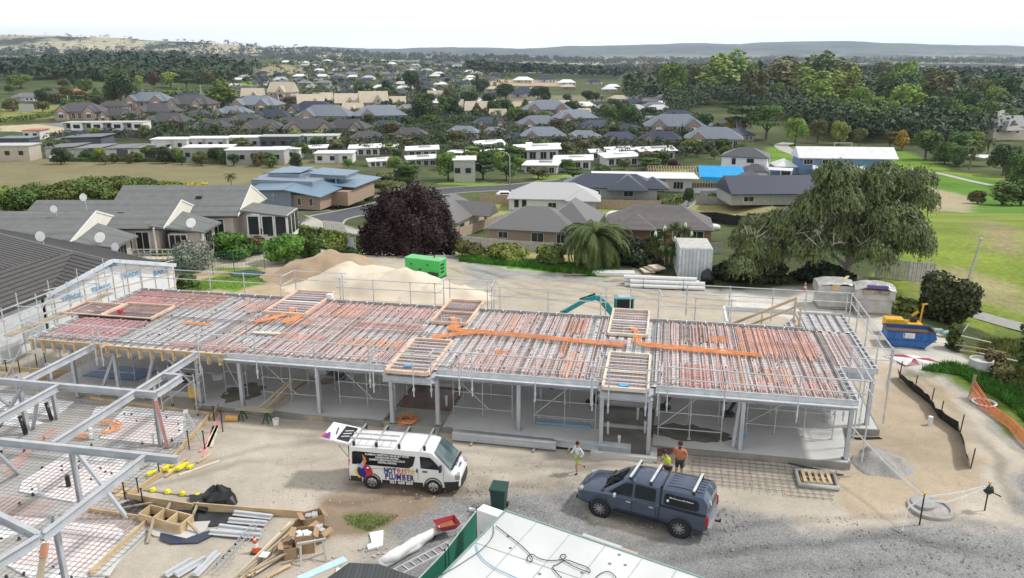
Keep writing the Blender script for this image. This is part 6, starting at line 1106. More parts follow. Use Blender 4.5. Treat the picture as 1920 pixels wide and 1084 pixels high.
# yellow straps, black bag
mb=MB()
for k in range(9):mb.box((RG.uniform(-.8,.8),RG.uniform(-.3,.3)+0,RG.uniform(.05,.25)),(RG.uniform(.15,.4),.2,.12),RG.uniform(0,3))
for v in range(len(mb.v)):x,y,z=mb.v[v];mb.v[v]=(x,y+x*.45,z)
o=mb.build('yellow_straps',mat('bright_yellow',(.82,.74,.03),rough=.5));o.location=at(322,882,0);tag(o,'tangle of bright yellow straps lying by the edge board','straps')
t=thing('spacer_rail','thin grey rail with yellow plastic feet on the sand','rail',at(275,921,0),BA-.02);mb=MB();mb.box((1.5,0,.06),(3.2,.12,.05));mb.build('rail',TIMG,t)
for k in range(5):mb=MB();mb.lathe([(.13,0),(.10,.12),(.02,.16)],8,Matrix.Translation((.3+.68*k,0,.06)));mb.build('yellow_foot',MATS['bright_yellow'],t)
mb=MB();mb.lathe([(.75,0),(.7,.3),(.45,.6),(.15,.75),(.02,.78)],14)
mb.v=[(x*random.uniform(.75,1.15),y*.6*random.uniform(.75,1.1),z*random.uniform(.8,1.1)) for x,y,z in mb.v];o=mb.build('rubbish_bag',BPOLY);o.location=at(412,942,0);tag(o,'crumpled black rubbish bag behind the long edge board','bag')
quadthing('black_bag_tail','flattened black plastic hanging over the long edge board','plastic sheet',[(355,935),(395,930),(400,945),(385,965),(362,960)],.05,.12,BPOLY)
# steel purlins
for i,(a,b,lab) in enumerate((((440,966),(510,974),'rearmost light steel purlin beside the blue polythene'),((430,980),(500,986),'second light steel purlin beside the blue polythene'),((412,992),(490,1001),'third light steel purlin beside the blue polythene'),((395,1002),(490,1010),'front light steel purlin beside the blue polythene'),((365,1084),(408,1040),'right steel section lying at the front edge of the photo'),((330,1084),(385,1052),'middle steel section lying at the front edge of the photo'),((310,1084),(360,1055),'left steel section lying at the front edge of the photo'))):
 p=at(*a,0);q=at(*b,0);d=(q-p);mb=MB();mb.bar((0,0,.1),tuple(d+Vector((0,0,.1))),.34,.03);mb.bar((0,0,.16),tuple(d+Vector((0,0,.16))),.12,.09);o=mb.build('steel_purlin',GREYB);o.location=p;tag(o,lab,'steel section','light steel sections on the ground')
t=thing('starter_bars','comb of vertical reinforcing starter cages on the sand','rebar cage',at(440,1040,0),R(78))
mb=MB()
for y in (-.12,.12):
 for z in (.08,.3):mb.bar((-1.2,y,z),(1.6,y,z),.018,.018)
for k in range(12):x=-1.1+.22*k;mb.bar((x,-.12,.05),(x,-.12,.35),.014,.014);mb.bar((x,.12,.05),(x,.12,.35),.014,.014);mb.bar((x,-.12,.33),(x,.12,.33),.014,.014)
mb.build('cage',GALV,t);mb=MB()
for k in range(5):mb.lathe([(.05,0),(.02,.12)],6,Matrix.Translation((-.8+.4*k,.2,.1)))
mb.build('spacers',BPOLY,t)
# traffic cones
def cone(label,loc,k=1.):
 t=thing('traffic_cone',label,'traffic cone',loc,0,'traffic cones',scale=k);mb=MB();mb.box((0,0,.02),(.32,.32,.04));mb.build('base',DARKP,t);mb=MB();mb.lathe([(.14,.04),(.105,.22)],14);mb.lathe([(.075,.38),(.055,.50)],14);mb.lathe([(.04,.58),(.025,.68)],14);mb.build('cone',mat('cone_orange',(.75,.10,.02),rough=.5),t);mb=MB();mb.lathe([(.105,.22),(.075,.38)],14);mb.lathe([(.055,.50),(.04,.58)],14);mb.build('white_bands',WHITE,t)
cone('orange and white cone standing by the pack of long timbers',at(480,1035,0));cone('small orange cone in the shade under the willow',at(1509,546,0),1.1)
# long timbers, boxes, sawhorse
t=thing('timber_pack','pack of long timber battens running to the front edge of the photo','timber',at(480,1060,0));o_=Vector(t.location)
for k in range(12):
 a=at(428+k*5+RG.uniform(-3,3),1100-k*2,0);b=at(545+k*3.2+RG.uniform(-8,6),985+k*4.0,0);mb=MB();z=.05+.09*(k % 3);mb.bar(tuple(a-o_+Vector((0,0,z))),tuple(b-o_+Vector((0,0,z+.1))),.09,.045);mb.build('batten',(TIMB,TW,TIMG)[k % 3],t)
a=at(500,1035,.4)-o_;b=at(492,1045,.4)-o_;mb=MB();mb.bar(tuple(a),tuple(b),.3,.02);mb.build('white_label',WHITE,t)
CARD=mat('cardboard',(.40,.27,.16),rough=.85,var=.12);CARDD=mat('cardboard_inside',(.22,.13,.08),rough=.9)
def cbox(label,c,rz,w_,d_,h,stuffm=None):
 t=thing('cardboard_box',label,'cardboard box',c,rz,'open cardboard boxes full of rubbish');mb=MB()
 for x in (-w_/2,w_/2):mb.box((x,0,h/2),(.02,d_,h))
 for y in (-d_/2,d_/2):mb.box((0,y,h/2),(w_-.04,.02,h))
 mb.box((0,0,.02),(w_-.05,d_-.05,.02));mb.build('box',CARD,t);mb=MB()
 mb.bar((-w_/2,0,h),(-w_/2-.18,0,h+.05),d_,.01);mb.build('flap',CARD,t);mb=MB();mb.bar((w_/2,0,h),(w_/2+.16,0,h-.12),d_,.01);mb.build('flap',CARD,t);mb=MB()
 for k in range(6):mb.box((RG.uniform(-.3,.3)*w_,RG.uniform(-.3,.3)*d_,h*.8),(.2,.18,RG.uniform(.1,.3)),RG.uniform(0,3))
 mb.build('rubbish',stuffm or CARDD,t)
cbox('cardboard box at the back with dark red brown sides',at(588,985,0),.5,.7,.55,.5,WRAP);cbox('tall cardboard box holding a white pail',at(574,1030,0),.15,.65,.6,.75,WHITE);cbox('low cardboard box by the ends of the timbers',at(545,1042,0),.3,.45,.5,.45);cbox('cardboard box tipped beside grey pipe fittings',at(602,1010,0),-.5,.5,.5,.45,GREYB)
t=thing('sawhorse','pale plastic sawhorse standing in front of the cardboard boxes','sawhorse',at(587,1050,0),R(18));mb=MB();mb.box((0,0,.75),(1.0,.09,.07));mb.build('beam',WRAP,t)
for x in (-.42,.42):
 for y in (-.28,.28):mb=MB();mb.bar((x,y,0),(x*.9,0,.74),.07,.05);mb.build('leg',WRAP,t)
# white foam pieces, plastic rolls, ladder, barrow
quadthing('foam_offcut','bent white foam offcut lying on the gravel left of the plastic rolls','foam board',[(693,1003),(719,998),(718,1026),(705,1030),(690,1034),(689,1026),(697,1022)],.02,.08,EPS)
quadthing('foam_offcut','small white foam scrap left of the long timbers','foam board',[(632,1068),(650,1072),(655,1090),(625,1090)],.02,.06,EPS)
t=thing('plastic_roll','long roll of crumpled white plastic pointing at the wheelbarrow','plastic roll',at(770,1030,0));o_=Vector(t.location);a=at(712,1062,0)-o_;b=at(812,1000,0)-o_
for k in range(5):
 off=Vector((RG.uniform(-.15,.25),RG.uniform(-.25,.2),.14+.07*(k % 3)));mb=MB();mb.tube([tuple(a.lerp(b,f)+off+Vector((RG.uniform(-.06,.06),RG.uniform(-.06,.06),RG.uniform(-.03,.05)))) for f in (0,.2,.4,.6,.8,1+.05*k)],[.16,.2,.17,.2,.16,.09],9);mb.build('fold',mat('white_film',(.80,.80,.80),rough=.45),t,smooth=True)
p=at(770,1062,0);q=at(822,1035,0);t=thing('aluminium_ladder','aluminium ladder lying beside the white plastic roll','ladder',(p+q)/2,math.atan2((q-p).y,(q-p).x),'aluminium ladders');ladder(t,2.6,.4,8)
t=thing('wheelbarrow','red wheelbarrow with a muddy tray standing at the green fence','wheelbarrow',at(840,1003,0),R(25),scale=.85);RED=mat('red_tray',(.38,.03,.05),rough=.5,var=.2)
mb=MB();top=[(-.55,-.33,.68),(.45,-.38,.66),(.45,.38,.66),(-.55,.33,.68)];bot=[(-.3,-.18,.36),(.25,-.24,.34),(.25,.24,.34),(-.3,.18,.36)];mb.add(top+bot,[(0,1,5,4),(1,2,6,5),(2,3,7,6),(3,0,4,7),(4,5,6,7)]);mb.tube(top,.018,5,closed=True);mb.build('tray',RED,t)
mb=MB();mb.add([(-.33,-.2,.5),(.3,-.28,.5),(.3,.28,.5),(-.33,.2,.5)],[(0,1,2,3)]);mb.build('mud',mat('orange_mud',(.30,.13,.04),rough=.9),t)
mb=MB();mb.lathe([(.19,-.045),(.19,.045)],16,Matrix.Translation((-.72,0,.19)) @ Matrix.Rotation(PI/2,4,'X'));mb.build('wheel',TYRE,t);mb=MB()
for sy in (-1,1):mb.tube([(-.72,sy*.07,.19),(-.3,sy*.16,.34),(.3,sy*.26,.36),(.85,sy*.3,.62)],.02,6);mb.tube([(.25,sy*.26,.35),(.42,sy*.27,0),(.55,sy*.27,0),(.5,sy*.28,.45)],.018,6)
mb.build('frame',CHROME,t)
t=thing('wheelie_bin','dark green wheelie bin standing behind the site cabin','bin',at(936,955,0),R(-12));DG=mat('bin_green',(.012,.055,.045),rough=.45);mb=MB();mb.add([(x*(.24 if z < .5 else .31),y*(.26 if z < .5 else .35),z) for z in (.05,.98) for x,y in ((-1,-1),(1,-1),(1,1),(-1,1))],[(0,3,2,1),(4,5,6,7),(0,1,5,4),(1,2,6,5),(2,3,7,6),(3,0,4,7)]);mb.build('body',DG,t,bevel=.03)
mb=MB();mb.box((0,-.02,1.03),(.66,.78,.08));mb.build('lid',DG,t,bevel=.03)
for sx in (-1,1):mb=MB();mb.lathe([(.1,-.03),(.1,.03)],12,Matrix.Translation((sx*.27,.3,.1)) @ Matrix.Rotation(PI/2,4,'Y'));mb.build('wheel',TYRE,t)
plank((880,957),(905,960),.12,.1,m=WHITE,name='white_batten',label='short white batten lying on the gravel left of the bin',grp='white battens')
# ---- site cabin in front: its flat white roof fills the bottom of the photo
RZ=2.75;A=at(948,958,RZ);Bp=at(1300,1078,RZ);C_=at(868,1062,RZ)
t=thing('site_cabin','white flat roofed site cabin with cables strewn over its roof','cabin',(A.x,A.y,0));e1_=(Bp-A).normalized();ln=(Bp-A).length*1.05;n_=Vector((e1_.y,-e1_.x,0));dep=4.2
q=[A,A+e1_*ln,A+e1_*ln+n_*dep,C_+n_*1.6-e1_*.2];o_=Vector((A.x,A.y,0));L2=[(p-o_) for p in q]
mb=MB();mb.prism([(p.x,p.y) for p in L2],RZ-.10,RZ);mb.build('roof',mat('white_roof_sheet',(.62,.635,.63),rough=.55,var=.09,scale=.5,noise_detail=8),t)
mb=MB();mb.prism([(p.x*.985+.03,p.y*.985) for p in L2],0,RZ-.11);mb.build('walls',mat('cabin_wall',(.55,.58,.58),rough=.6),t)
SEAM=mat('roof_seam',(.40,.43,.43),rough=.6)
mb=MB();n3=L2[3]-L2[0];n2=L2[2]-L2[1]
for f in (.18,.36,.54,.72,.88):a=L2[0].lerp(L2[1],f);b=L2[3].lerp(L2[2],f);mb.bar((a.x,a.y,RZ+.006),(b.x,b.y,RZ+.006),.025,.012)
a=L2[0].lerp(L2[3],.42);b=L2[1].lerp(L2[2],.42);mb.bar((a.x,a.y,RZ+.008),(b.x,b.y,RZ+.008),.02,.012);mb.build('roof_seam',SEAM,t)
mb=MB();mb.bar((L2[0].x,L2[0].y,RZ-.02),(L2[1].x,L2[1].y,RZ-.02),.07,.10);mb.bar((L2[0].x,L2[0].y,RZ-.02),(L2[3].x,L2[3].y,RZ-.02),.07,.10);mb.build('roof_edge',mat('green_grey_edge',(.22,.32,.30),rough=.5),t)
mb=MB()
for k in range(16):f=RG.random();g=RG.random()*.8+.05;p=L2[0].lerp(L2[1],f).lerp(L2[3].lerp(L2[2],f),g);mb.lathe([(.05,0),(.05,.012)],8,Matrix.Translation((p.x,p.y,RZ+.002)))
mb.build('roof_fixing',mat('fixing_dark',(.2,.2,.2)),t)['kind']='stuff'
def cable(label,pts,r_,m,z=RZ+.05):
 P=[at(x,y,z) for x,y in pts];Q=P
 for _ in range(2):
  N_=[Q[0]]
  for a,b in zip(Q[:-1],Q[1:]):N_ +=[a.lerp(b,.25),a.lerp(b,.75)]
  Q=N_+[Q[-1]]
 mb=MB();mb.tube([tuple(p-P[0]) for p in Q],r_,6);o=mb.build('cable',m,smooth=True);o.location=P[0];tag(o,label,'cable','cables over the site cabin');return o
cable('black cable looping across the cabin roof to the right',[(930,986),(955,1005),(980,1025),(995,1040),(1000,1052),(990,1054),(988,1044),(997,1037),(1010,1048),(1035,1052),(1060,1048),(1062,1040),(1052,1039),(1050,1047),(1075,1062),(1100,1072),(1108,1074),(1104,1064),(1080,1056),(1060,1048),(1046,1058),(1034,1062),(1044,1075),(1060,1090)],.014,BPOLY)
cable('second black cable curving out at the lower right of the cabin roof',[(1110,1090),(1125,1075),(1140,1070),(1152,1078),(1160,1092)],.014,BPOLY);cable('pale blue hose curving over the corner of the cabin roof',[(893,1020),(897,1040),(920,1062),(965,1082),(990,1095)],.016,mat('pale_blue_hose',(.20,.42,.60),rough=.4))
cable('dark cable hanging between the cabin corner and the green fence',[(925,985),(926,1005),(905,1030),(875,1050),(840,1072),(800,1090)],.012,BPOLY)
# air conditioner box at the corner and stacked boards behind
p=at(921,962,2.6);t=thing('air_conditioner','white air conditioner box fixed at the rear corner of the cabin','air conditioner',(p.x,p.y,1.9),math.atan2(-e1_.x,e1_.y)+PI/2);mb=MB();mb.box((0,0,.4),(.9,.42,.8));mb.build('case',WHITE,t,bevel=.03);mb=MB();mb.box((-.46,0,.4),(.02,.3,.6));mb.build('grille',mat('grille_grey',(.2,.22,.24)),t);mb=MB();mb.box((.0,0,-.1),(.8,.1,.2));mb.box((0,0,-1.0),(.08,.08,1.7));mb.build('bracket',GALV,t)
for i,(px,py,w_,lab) in enumerate(((1130,1005,1.5,'grey step block'),(1165,1012,1.3,'brown topped step block'),(1195,1022,1.1,'pale step block nearest the pickup'))):o=MB().box((0,0,.3-.08*i),(w_,.6,.6-.16*i),math.atan2(e1_.y,e1_.x)).build('cabin_step',(SLAB,PLY,SLAB)[i]);o.location=at(px-8,py+42,0);tag(o,'%s behind the cabin roof edge' % lab,'step','steps behind the cabin')
# green clad fence in front of the cabin
GF=mat('green_shade_cloth',(.012,.16,.095),rough=.7,var=.15,scale=.8);P_=[at(885,1005,1.0),at(835,1060,1.0),at(780,1100,1.0)];P_=[Vector((p.x,p.y,0)) for p in (at(893,958,1.85),at(834,1034,1.85),at(770,1100,1.85))]
t=thing('site_fence','site fence clad in green shade cloth beside the cabin','fence',P_[0]);o_=P_[0]
for a,b in zip(P_[:-1],P_[1:]):
 mb=MB();mb.bar(tuple(a-o_+Vector((0,0,.95))),tuple(b-o_+Vector((0,0,.95))),.02,1.7);mb.build('shade_cloth',GF,t)
 for z in (.12,1.85):mb=MB();mb.tube([tuple(a-o_+Vector((0,0,z))),tuple(b-o_+Vector((0,0,z)))],.022,6);mb.build('rail',GALV,t)
for q in P_+[P_[0].lerp(P_[1],.9)]:mb=MB();mb.tube([tuple(q-o_),tuple(q-o_+Vector((0,0,1.95)))],.025,6);mb.build('post',DARKP,t);mb=MB();mb.box(tuple(q-o_+Vector((0,0,.06))),(.6,.22,.12));mb.build('foot_block',SLAB,t)
mb=MB();a=P_[0].lerp(P_[1],.25)-o_;b=P_[0].lerp(P_[1],.6)-o_;mb.bar(tuple(a+Vector((-.03,-.03,1.0))),tuple(b+Vector((-.03,-.03,1.0))),.012,.9);pn=mb.build('grey_panel',mat('grey_panel',(.42,.44,.43)),t)
def alongtext(s,size,m,par,a,b,z,f,nm):
 d=(b-a).normalized();pos=a.lerp(b,f)+Vector((d.y,-d.x,0))*-.03+Vector((0,0,z));ang=math.atan2(d.y,d.x);
 return text(s,size,m,par,tuple(pos),(PI/2,0,ang),name=nm,bold=.004)
alongtext('hum',.55,mat('faded_lettering',(.45,.60,.52)),t,P_[2]-o_,P_[1]-o_,1.1,.62,'faded_lettering');alongtext('h',.7,mat('lettering_dark',(.12,.2,.18)),t,P_[1]-o_,P_[0]-o_,1.1,.5,'panel_lettering')
# dark low roof and pale blue board at the bottom edge
a=[at(655,1055,2.2),at(712,1058,2.2),at(790,1086,2.2),at(700,1120,2.2),at(560,1120,2.2)];t=thing('store_shed','dark flat roof of a low store shed at the bottom edge of the photo','shed',(a[0].x,a[0].y,0));o_=Vector(t.location);mb=MB();mb.prism([((p-o_).x,(p-o_).y) for p in a],2.08,2.2);mb.build('roof',stripes('dark_ribbed_roof',(.06,.065,.07),(.04,.042,.045),0,.12,.3),t);mb=MB();mb.prism([((p-o_).x*.96,(p-o_).y*.96-.03) for p in a],0,2.07);mb.build('wall',mat('shed_wall',(.3,.31,.31)),t)
mb=MB();p0=at(560,1086,2.3)-o_;p1=at(648,1048,2.3)-o_;mb.bar(tuple(p0),tuple(p1),.28,.04);mb.build('pale_blue_flashing',mat('pale_blue_flashing',(.48,.66,.74),rough=.5),t)
# loose stones near the offcut
mb=MB()
for k in range(60):
 q=at(RG.uniform(670,740),RG.uniform(1028,1046),0) if k % 2 else at(RG.uniform(540,640),RG.uniform(1045,1080),0);s_=RG.uniform(.03,.08);mb.box(q+Vector((0,0,s_*.4)),(s_*1.4,s_,s_*.8),RG.uniform(0,3))
o=mb.build('loose_stones',mat('pale_stones',(.46,.43,.38),rough=.9));tag(o,'scattered pale stones and crumbs on the ground near the timbers','stones',kind='stuff')
# ================================================================ HOUSES
ROOFC={'C':('charcoal',(.075,.073,.08)),'B':('blue grey',(.165,.19,.23)),'N':('navy',(.035,.045,.085)),'T':('tan',(.50,.43,.33)),'W':('white',(.76,.77,.78)),'R':('terracotta',(.48,.17,.08)),'G':('grey',(.20,.20,.205)),'L':('pale grey',(.46,.47,.47)),'D':('dark brown',(.13,.105,.095))}
def roofm(k):return mat('roof_'+k,ROOFC[k][1],rough=.6,var=.08,scale=.8,obj_rand=.14,spec=.4)
WALLC={'b':(.38,.29,.225),'w':(.72,.71,.68),'c':(.56,.50,.41),'g':(.42,.42,.40),'d':(.10,.11,.13)}
def wallm(k):return mat('wall_'+k,WALLC[k],rough=.85,var=.15,scale=2.,obj_rand=.12)
WIN=glassm('window_glass',(.03,.035,.04),.1)
def hip(mb,x0,x1,y0,y1,z,rise,o=.5,gx=False,gy=False,th=.16):
 """hip roof over a rectangle; gx/gy turn the short ends into gables"""
 x0 -=o;x1 +=o;y0 -=o;y1 +=o;w_,d_=x1-x0,y1-y0
 if w_ >=d_:i=0 if gx else d_/2;A=(x0+i,(y0+y1)/2,z+rise);B=(x1-i,(y0+y1)/2,z+rise);tops=[(0,1,5,4),(2,3,4,5),(1,2,5),(3,0,4)]
 else:i=0 if gy else w_/2;A=((x0+x1)/2,y0+i,z+rise);B=((x0+x1)/2,y1-i,z+rise);tops=[(1,2,5,4),(3,0,4,5),(0,1,4),(2,3,5)]
 E_=[(x0,y0),(x1,y0),(x1,y1),(x0,y1)]
 vs=[(a,b,z) for a,b in E_]+[A,B]+[(a,b,z-th) for a,b in E_]
 mb.add(vs,tops+[(6,7,1,0),(7,8,2,1),(8,9,3,2),(9,6,0,3),(9,8,7,6)]);return mb
def window(par,x,y,z,w_,h_,rz=0,frame=None,mull=1,arch=False,name='window'):
 f=MB();M_=Matrix.Translation((x,y,z)) @ Matrix.Rotation(rz,4,'Z');f.box((0,0,0),(w_+.14,.08,h_+.14))
 if arch:f.ext([(math.cos(PI*i/8)*(w_/2+.07),h_/2+math.sin(PI*i/8)*(w_/2)) for i in range(9)],-.04,.04)
 fo=f.xf(M_).build(name,frame or WHITE,par);g=MB();n=mull+1;cw=w_/n
 for i in range(n):g.box((-w_/2+cw*(i+.5),-.03,0),(cw-.07,.06,h_-.06))
 g.xf(M_).build('pane',WIN,fo);return fo
def tmpl(kind):
 t=thing('suburban_house',kind,'house');bw=wallm('b');rm=roofm('B')
 if kind in ('villa','villa2','far'):
  W_,D_=17.,9.;mb=MB();mb.box((0,0,1.2),(W_,D_,2.4));gx_=(-4.5,) if kind !='villa2' else (-5.2,4.6)
  if kind !='far':
   for g in gx_:mb.box((g,-5.2,1.2),(4.2,3.2,2.4));mb.ext([(g-2.1,2.4),(g+2.1,2.4),(g,3.95)],-6.93,-6.86)
  mb.build('wall',bw,t);r=MB();hip(r,-W_/2,W_/2,-D_/2,D_/2,2.45,2.5,gx=False)
  if kind=='far':hip(r,-6,0,-6.5,0,2.45,2.0,gy=False)
  else:
   for g in gx_:hip(r,g-2.3,g+2.3,-6.6,0,2.46,1.75,o=.25,gy=True)
  ro=r.build('roof',rm,t)
  if kind=='far':
   for x in (-3,3.5,6.5):window(t,x,-4.55 if x > 0 else -6.55,1.3,1.7,1.2)
   return t
  for x in ([-.5,1.6,4.2,6.6] if kind=='villa' else [-1.6,.6,7.4]):window(t,x,-4.52,1.25,1.1,1.7,mull=1)
  for g in gx_:window(t,g,-6.83,1.25,1.7,1.2,mull=2,arch=True)
  for y in (-1.5,2):window(t,-8.53,y,1.35,1.3,1.2,rz=-PI/2);window(t,8.53,y,1.35,1.3,1.2,rz=PI/2)
 if kind=='gabled':
  mb=MB();mb.box((0,0,1.25),(12,8,2.5));mb.ext([(-4,2.5),(4,2.5),(0,5.9)],-.03,.03,Matrix.Translation((-6.44,0,0)) @ Matrix.Rotation(PI/2,4,'Z'));mb.ext([(-4,2.5),(4,2.5),(0,5.9)],-.03,.03,Matrix.Translation((6.44,0,0)) @ Matrix.Rotation(PI/2,4,'Z'))
  mb.box((1.5,-4.6,1.25),(4,2.4,2.5));mb.ext([(-.5,2.5),(3.5,2.5),(1.5,4.6)],-6.08,-6.02);mb.build('wall',wallm('c'),t);r=MB();hip(r,-6,6,-4,4,2.5,3.6,gx=True,o=.4);hip(r,-.6,3.6,-5.7,0,2.5,2.4,o=.3,gy=True);r.build('roof',roofm('T'),t)
  for x in (-4.2,-2):window(t,x,-4.03,1.3,1.3,1.3)
  window(t,1.5,-5.84,1.3,1.8,1.3);window(t,1.5,-6.1,3.1,.8,.8,mull=0)
 if kind=='flat':
  mb=MB();mb.box((0,0,1.25),(11,7.5,2.5));mb.build('wall',wallm('g'),t)
  r=MB();r.add([(-6.4,-4.6,2.45),(6.4,-4.6,2.75),(6.4,4.4,3.35),(-6.4,4.4,2.95),(-6.4,-4.6,2.62),(6.4,-4.6,2.92),(6.4,4.4,3.52),(-6.4,4.4,3.12)],[(0,3,2,1),(4,5,6,7),(0,1,5,4),(1,2,6,5),(2,3,7,6),(3,0,4,7)]);r.build('roof',roofm('W'),t)
  r=MB();r.box((1,1.2,3.35),(4.5,2.2,.35));r.build('clerestory',wallm('g'),t);mb=MB();mb.lathe([(.03,0),(.28,.1),(.3,.14)],10,Matrix.Translation((3.6,-2,3.2)) @ Matrix.Rotation(R(60),4,'X'));mb.tube([(3.6,-2,2.7),(3.6,-2,3.25)],.04);mb.build('dish',WHITE,t)
  for x in (-3.8,-1.4,1.5,4):window(t,x,-3.78,1.3,1.7,1.7)
 return t
TP={k:tmpl(k) for k in ('villa','villa2','gabled','flat','far')}
TW_={'villa':18,'villa2':18,'gabled':12.8,'flat':12.8,'far':18}
HR=random.Random(11);HPOS=[]
def put(kind,x0,x1,py,rc,wc,lab,grp,rz=None):
 p=gp((x0+x1)/2,py);w_=(x1-x0)*mpp(p);s=max(.55,min(1.45,w_/TW_[kind]));rz=HR.uniform(-.28,.28) if rz is None else rz;p.y +=4.5*s;p.z=float(hgt(p.x,p.y))-.1
 mats={};base={'villa':('B','b'),'villa2':('B','b'),'gabled':('T','c'),'flat':('W','g'),'far':('B','b')}[kind]
 if rc !=base[0]:mats['roof_'+base[0]]=roofm(rc)
 if wc and wc !=base[1]:mats['wall_'+base[1]]=wallm(wc)
 HPOS.append((p.x,p.y,9*s));return dup(TP[kind],p,rz,lab,grp,(s,s,s*(1.28 if kind in ('villa','villa2','gabled') else 1.12)),mats)
ROWS=[
 ('villa','in the nearest brick villa row',[(654,719,270,'C'),(733,800,264,'C'),(835,900,260,'B'),(904,950,255,'B'),(942,994,268,'N'),(975,1062,270,'B'),(1060,1129,270,'B'),(1127,1200,274,'N'),(1200,1282,276,'N'),(1288,1398,279,'B'),(1350,1415,265,'N')]),
 ('villa2','in the second brick villa row back',[(100,188,225,'C'),(183,252,229,'C'),(269,354,243,'C'),(360,430,250,'C'),(444,530,256,'C'),(525,625,259,'C'),(604,692,256,'C'),(692,754,248,'N'),(885,950,243,'N'),(969,1052,247,'B'),(1083,1156,252,'N'),(1154,1206,252,'N'),(1211,1327,257,'B'),(1357,1411,241,'N')]),
 ('villa','in the third brick villa row back',[(133,175,211,'C'),(183,235,208,'C'),(250,333,224,'C'),(340,398,228,'C'),(395,445,240,'C'),(425,492,238,'C'),(471,544,232,'N'),(508,575,244,'C'),(554,660,236,'B'),(658,758,234,'B'),(1037,1120,236,'B'),(1200,1241,232,'B'),(1238,1305,231,'N')]),
 ('villa2','in the fourth brick villa row back',[(225,323,205,'B'),(312,400,211,'C'),(315,385,200,'N'),(400,470,225,'B'),(427,529,213,'B'),(537,635,226,'N'),(979,1073,222,'B'),(990,1045,228,'C'),(1195,1225,208,'B'),(1260,1294,208,'N'),(1130,1180,214,'B'),(1300,1345,246,'B')]),
 ('gabled','among the tan gabled houses',[(450,492,192,'T'),(502,552,186,'T'),(492,520,196,'D'),(554,608,211,'T'),(585,622,197,'T'),(625,672,205,'T'),(670,725,206,'T'),(640,680,218,'T'),(704,741,221,'T'),(729,760,200,'T'),(871,917,219,'T'),(890,925,212,'T'),(917,950,225,'T'),(925,952,209,'D'),(962,985,204,'T'),(992,1015,204,'T'),(1037,1069,208,'T'),(1081,1108,220,'T'),(840,870,205,'T'),(880,900,196,'T'),(800,832,190,'T')]),
 ('flat','among the white flat roofed units',[(650,712,292,'W'),(685,735,313,'W'),(757,822,296,'W'),(757,818,312,'W'),(838,880,296,'W'),(887,945,283,'W'),(900,950,297,'W'),(945,1000,287,'W'),(1013,1060,286,'W'),(963,1052,301,'W'),(982,1053,326,'W'),(1038,1115,318,'W'),(1105,1160,298,'W'),(1127,1200,311,'W'),(1137,1192,294,'W'),(1197,1270,300,'W'),(560,612,290,'W'),(700,745,286,'W')]),
 ('far','among the scattered houses in the far middle',[(20,70,190,'G'),(60,108,186,'C'),(923,954,180,'N'),(954,1010,184,'N'),(872,886,179,'W'),(905,935,152,'C'),(962,1000,156,'W'),(1005,1042,155,'N'),(1046,1080,160,'W'),(1200,1242,196,'G'),(1228,1262,200,'W'),(1180,1210,200,'B'),(1500,1530,167,'C'),(1780,1812,170,'L'),(1812,1835,176,'C'),(1835,1862,182,'R'),(1855,1890,178,'R'),(1868,1905,185,'L'),(1895,1925,192,'W'),(1880,1925,205,'C'),(1350,1372,150,'G'),(1100,1130,158,'N'),(300,330,150,'W'),(395,420,168,'G'),(1160,1190,150,'C'),(1640,1665,165,'G'),(1690,1720,163,'C')]),
]
for kind,where,L_ in ROWS:
 for i,(a,b,y,c) in enumerate(sorted(L_)):
  wc={'villa':'b','villa2':'b','gabled':'c','flat':HR.choice('gwg'),'far':HR.choice('wcb')}[kind]
  put(kind,a,b,y,c,wc,'%s roofed house, %s from the left %s' % (ROOFC[c][0],nth(i),where),'houses '+where)
# rows of small houses climbing the distant rise
rows=[(118.5,520,880),(124,560,850),(130,590,860),(136,585,880),(142,470,920),(148,440,900),(155,430,890),(162,425,870),(170,440,800)]
for r_,(y,xa,xb) in enumerate(rows):
 x=xa+HR.uniform(0,10);i=0;stp=15+(y-118)*.30
 while x < xb:
  c=HR.choice('NNBGCWLGNDWB');w_=stp*HR.uniform(.8,1.15);put('far',x,x+w_,y+HR.uniform(-1.8,1.8),c,HR.choice('wwcg'),'%s roofed house, %s from left in %s row on far rise' % (ROOFC[c][0],nth(i),nth(r_)),'houses in rows on the distant rise');x +=w_+HR.uniform(1,stp*.7);i +=1
hs_=[(HR.uniform(640,1250),y+HR.uniform(-2,2)) for y in (168,173,179,186,192,199,206,213) for _ in range(9)]+[(HR.uniform(1560,1900),HR.uniform(150,185)) for _ in range(16)]
hs_=[(x,y) for x,y in hs_ if not (930 < x < 1160 and 176 < y < 203) and not ((gp(x,y).x-8)**2 < 0)];q_=[]
for x,y in sorted(hs_):
 if all(abs(x-a) > 14+(y-168)*.5 or abs(y-b) > 5 for a,b in q_):q_.append((x,y))
for i,(x,y) in enumerate(q_):
 c=HR.choice('TBNGCTLWN' if x < 1300 else 'CGLRWT');w_=20+(y-150)*.50;put('far',x-w_/2,x+w_/2,y,c,HR.choice('cwbc'),'%s roofed house, %s from the left scattered beyond the villas' % (ROOFC[c][0],nth(i)),'houses scattered beyond the villas')
for k in TP:drop(TP[k])
HD=[]
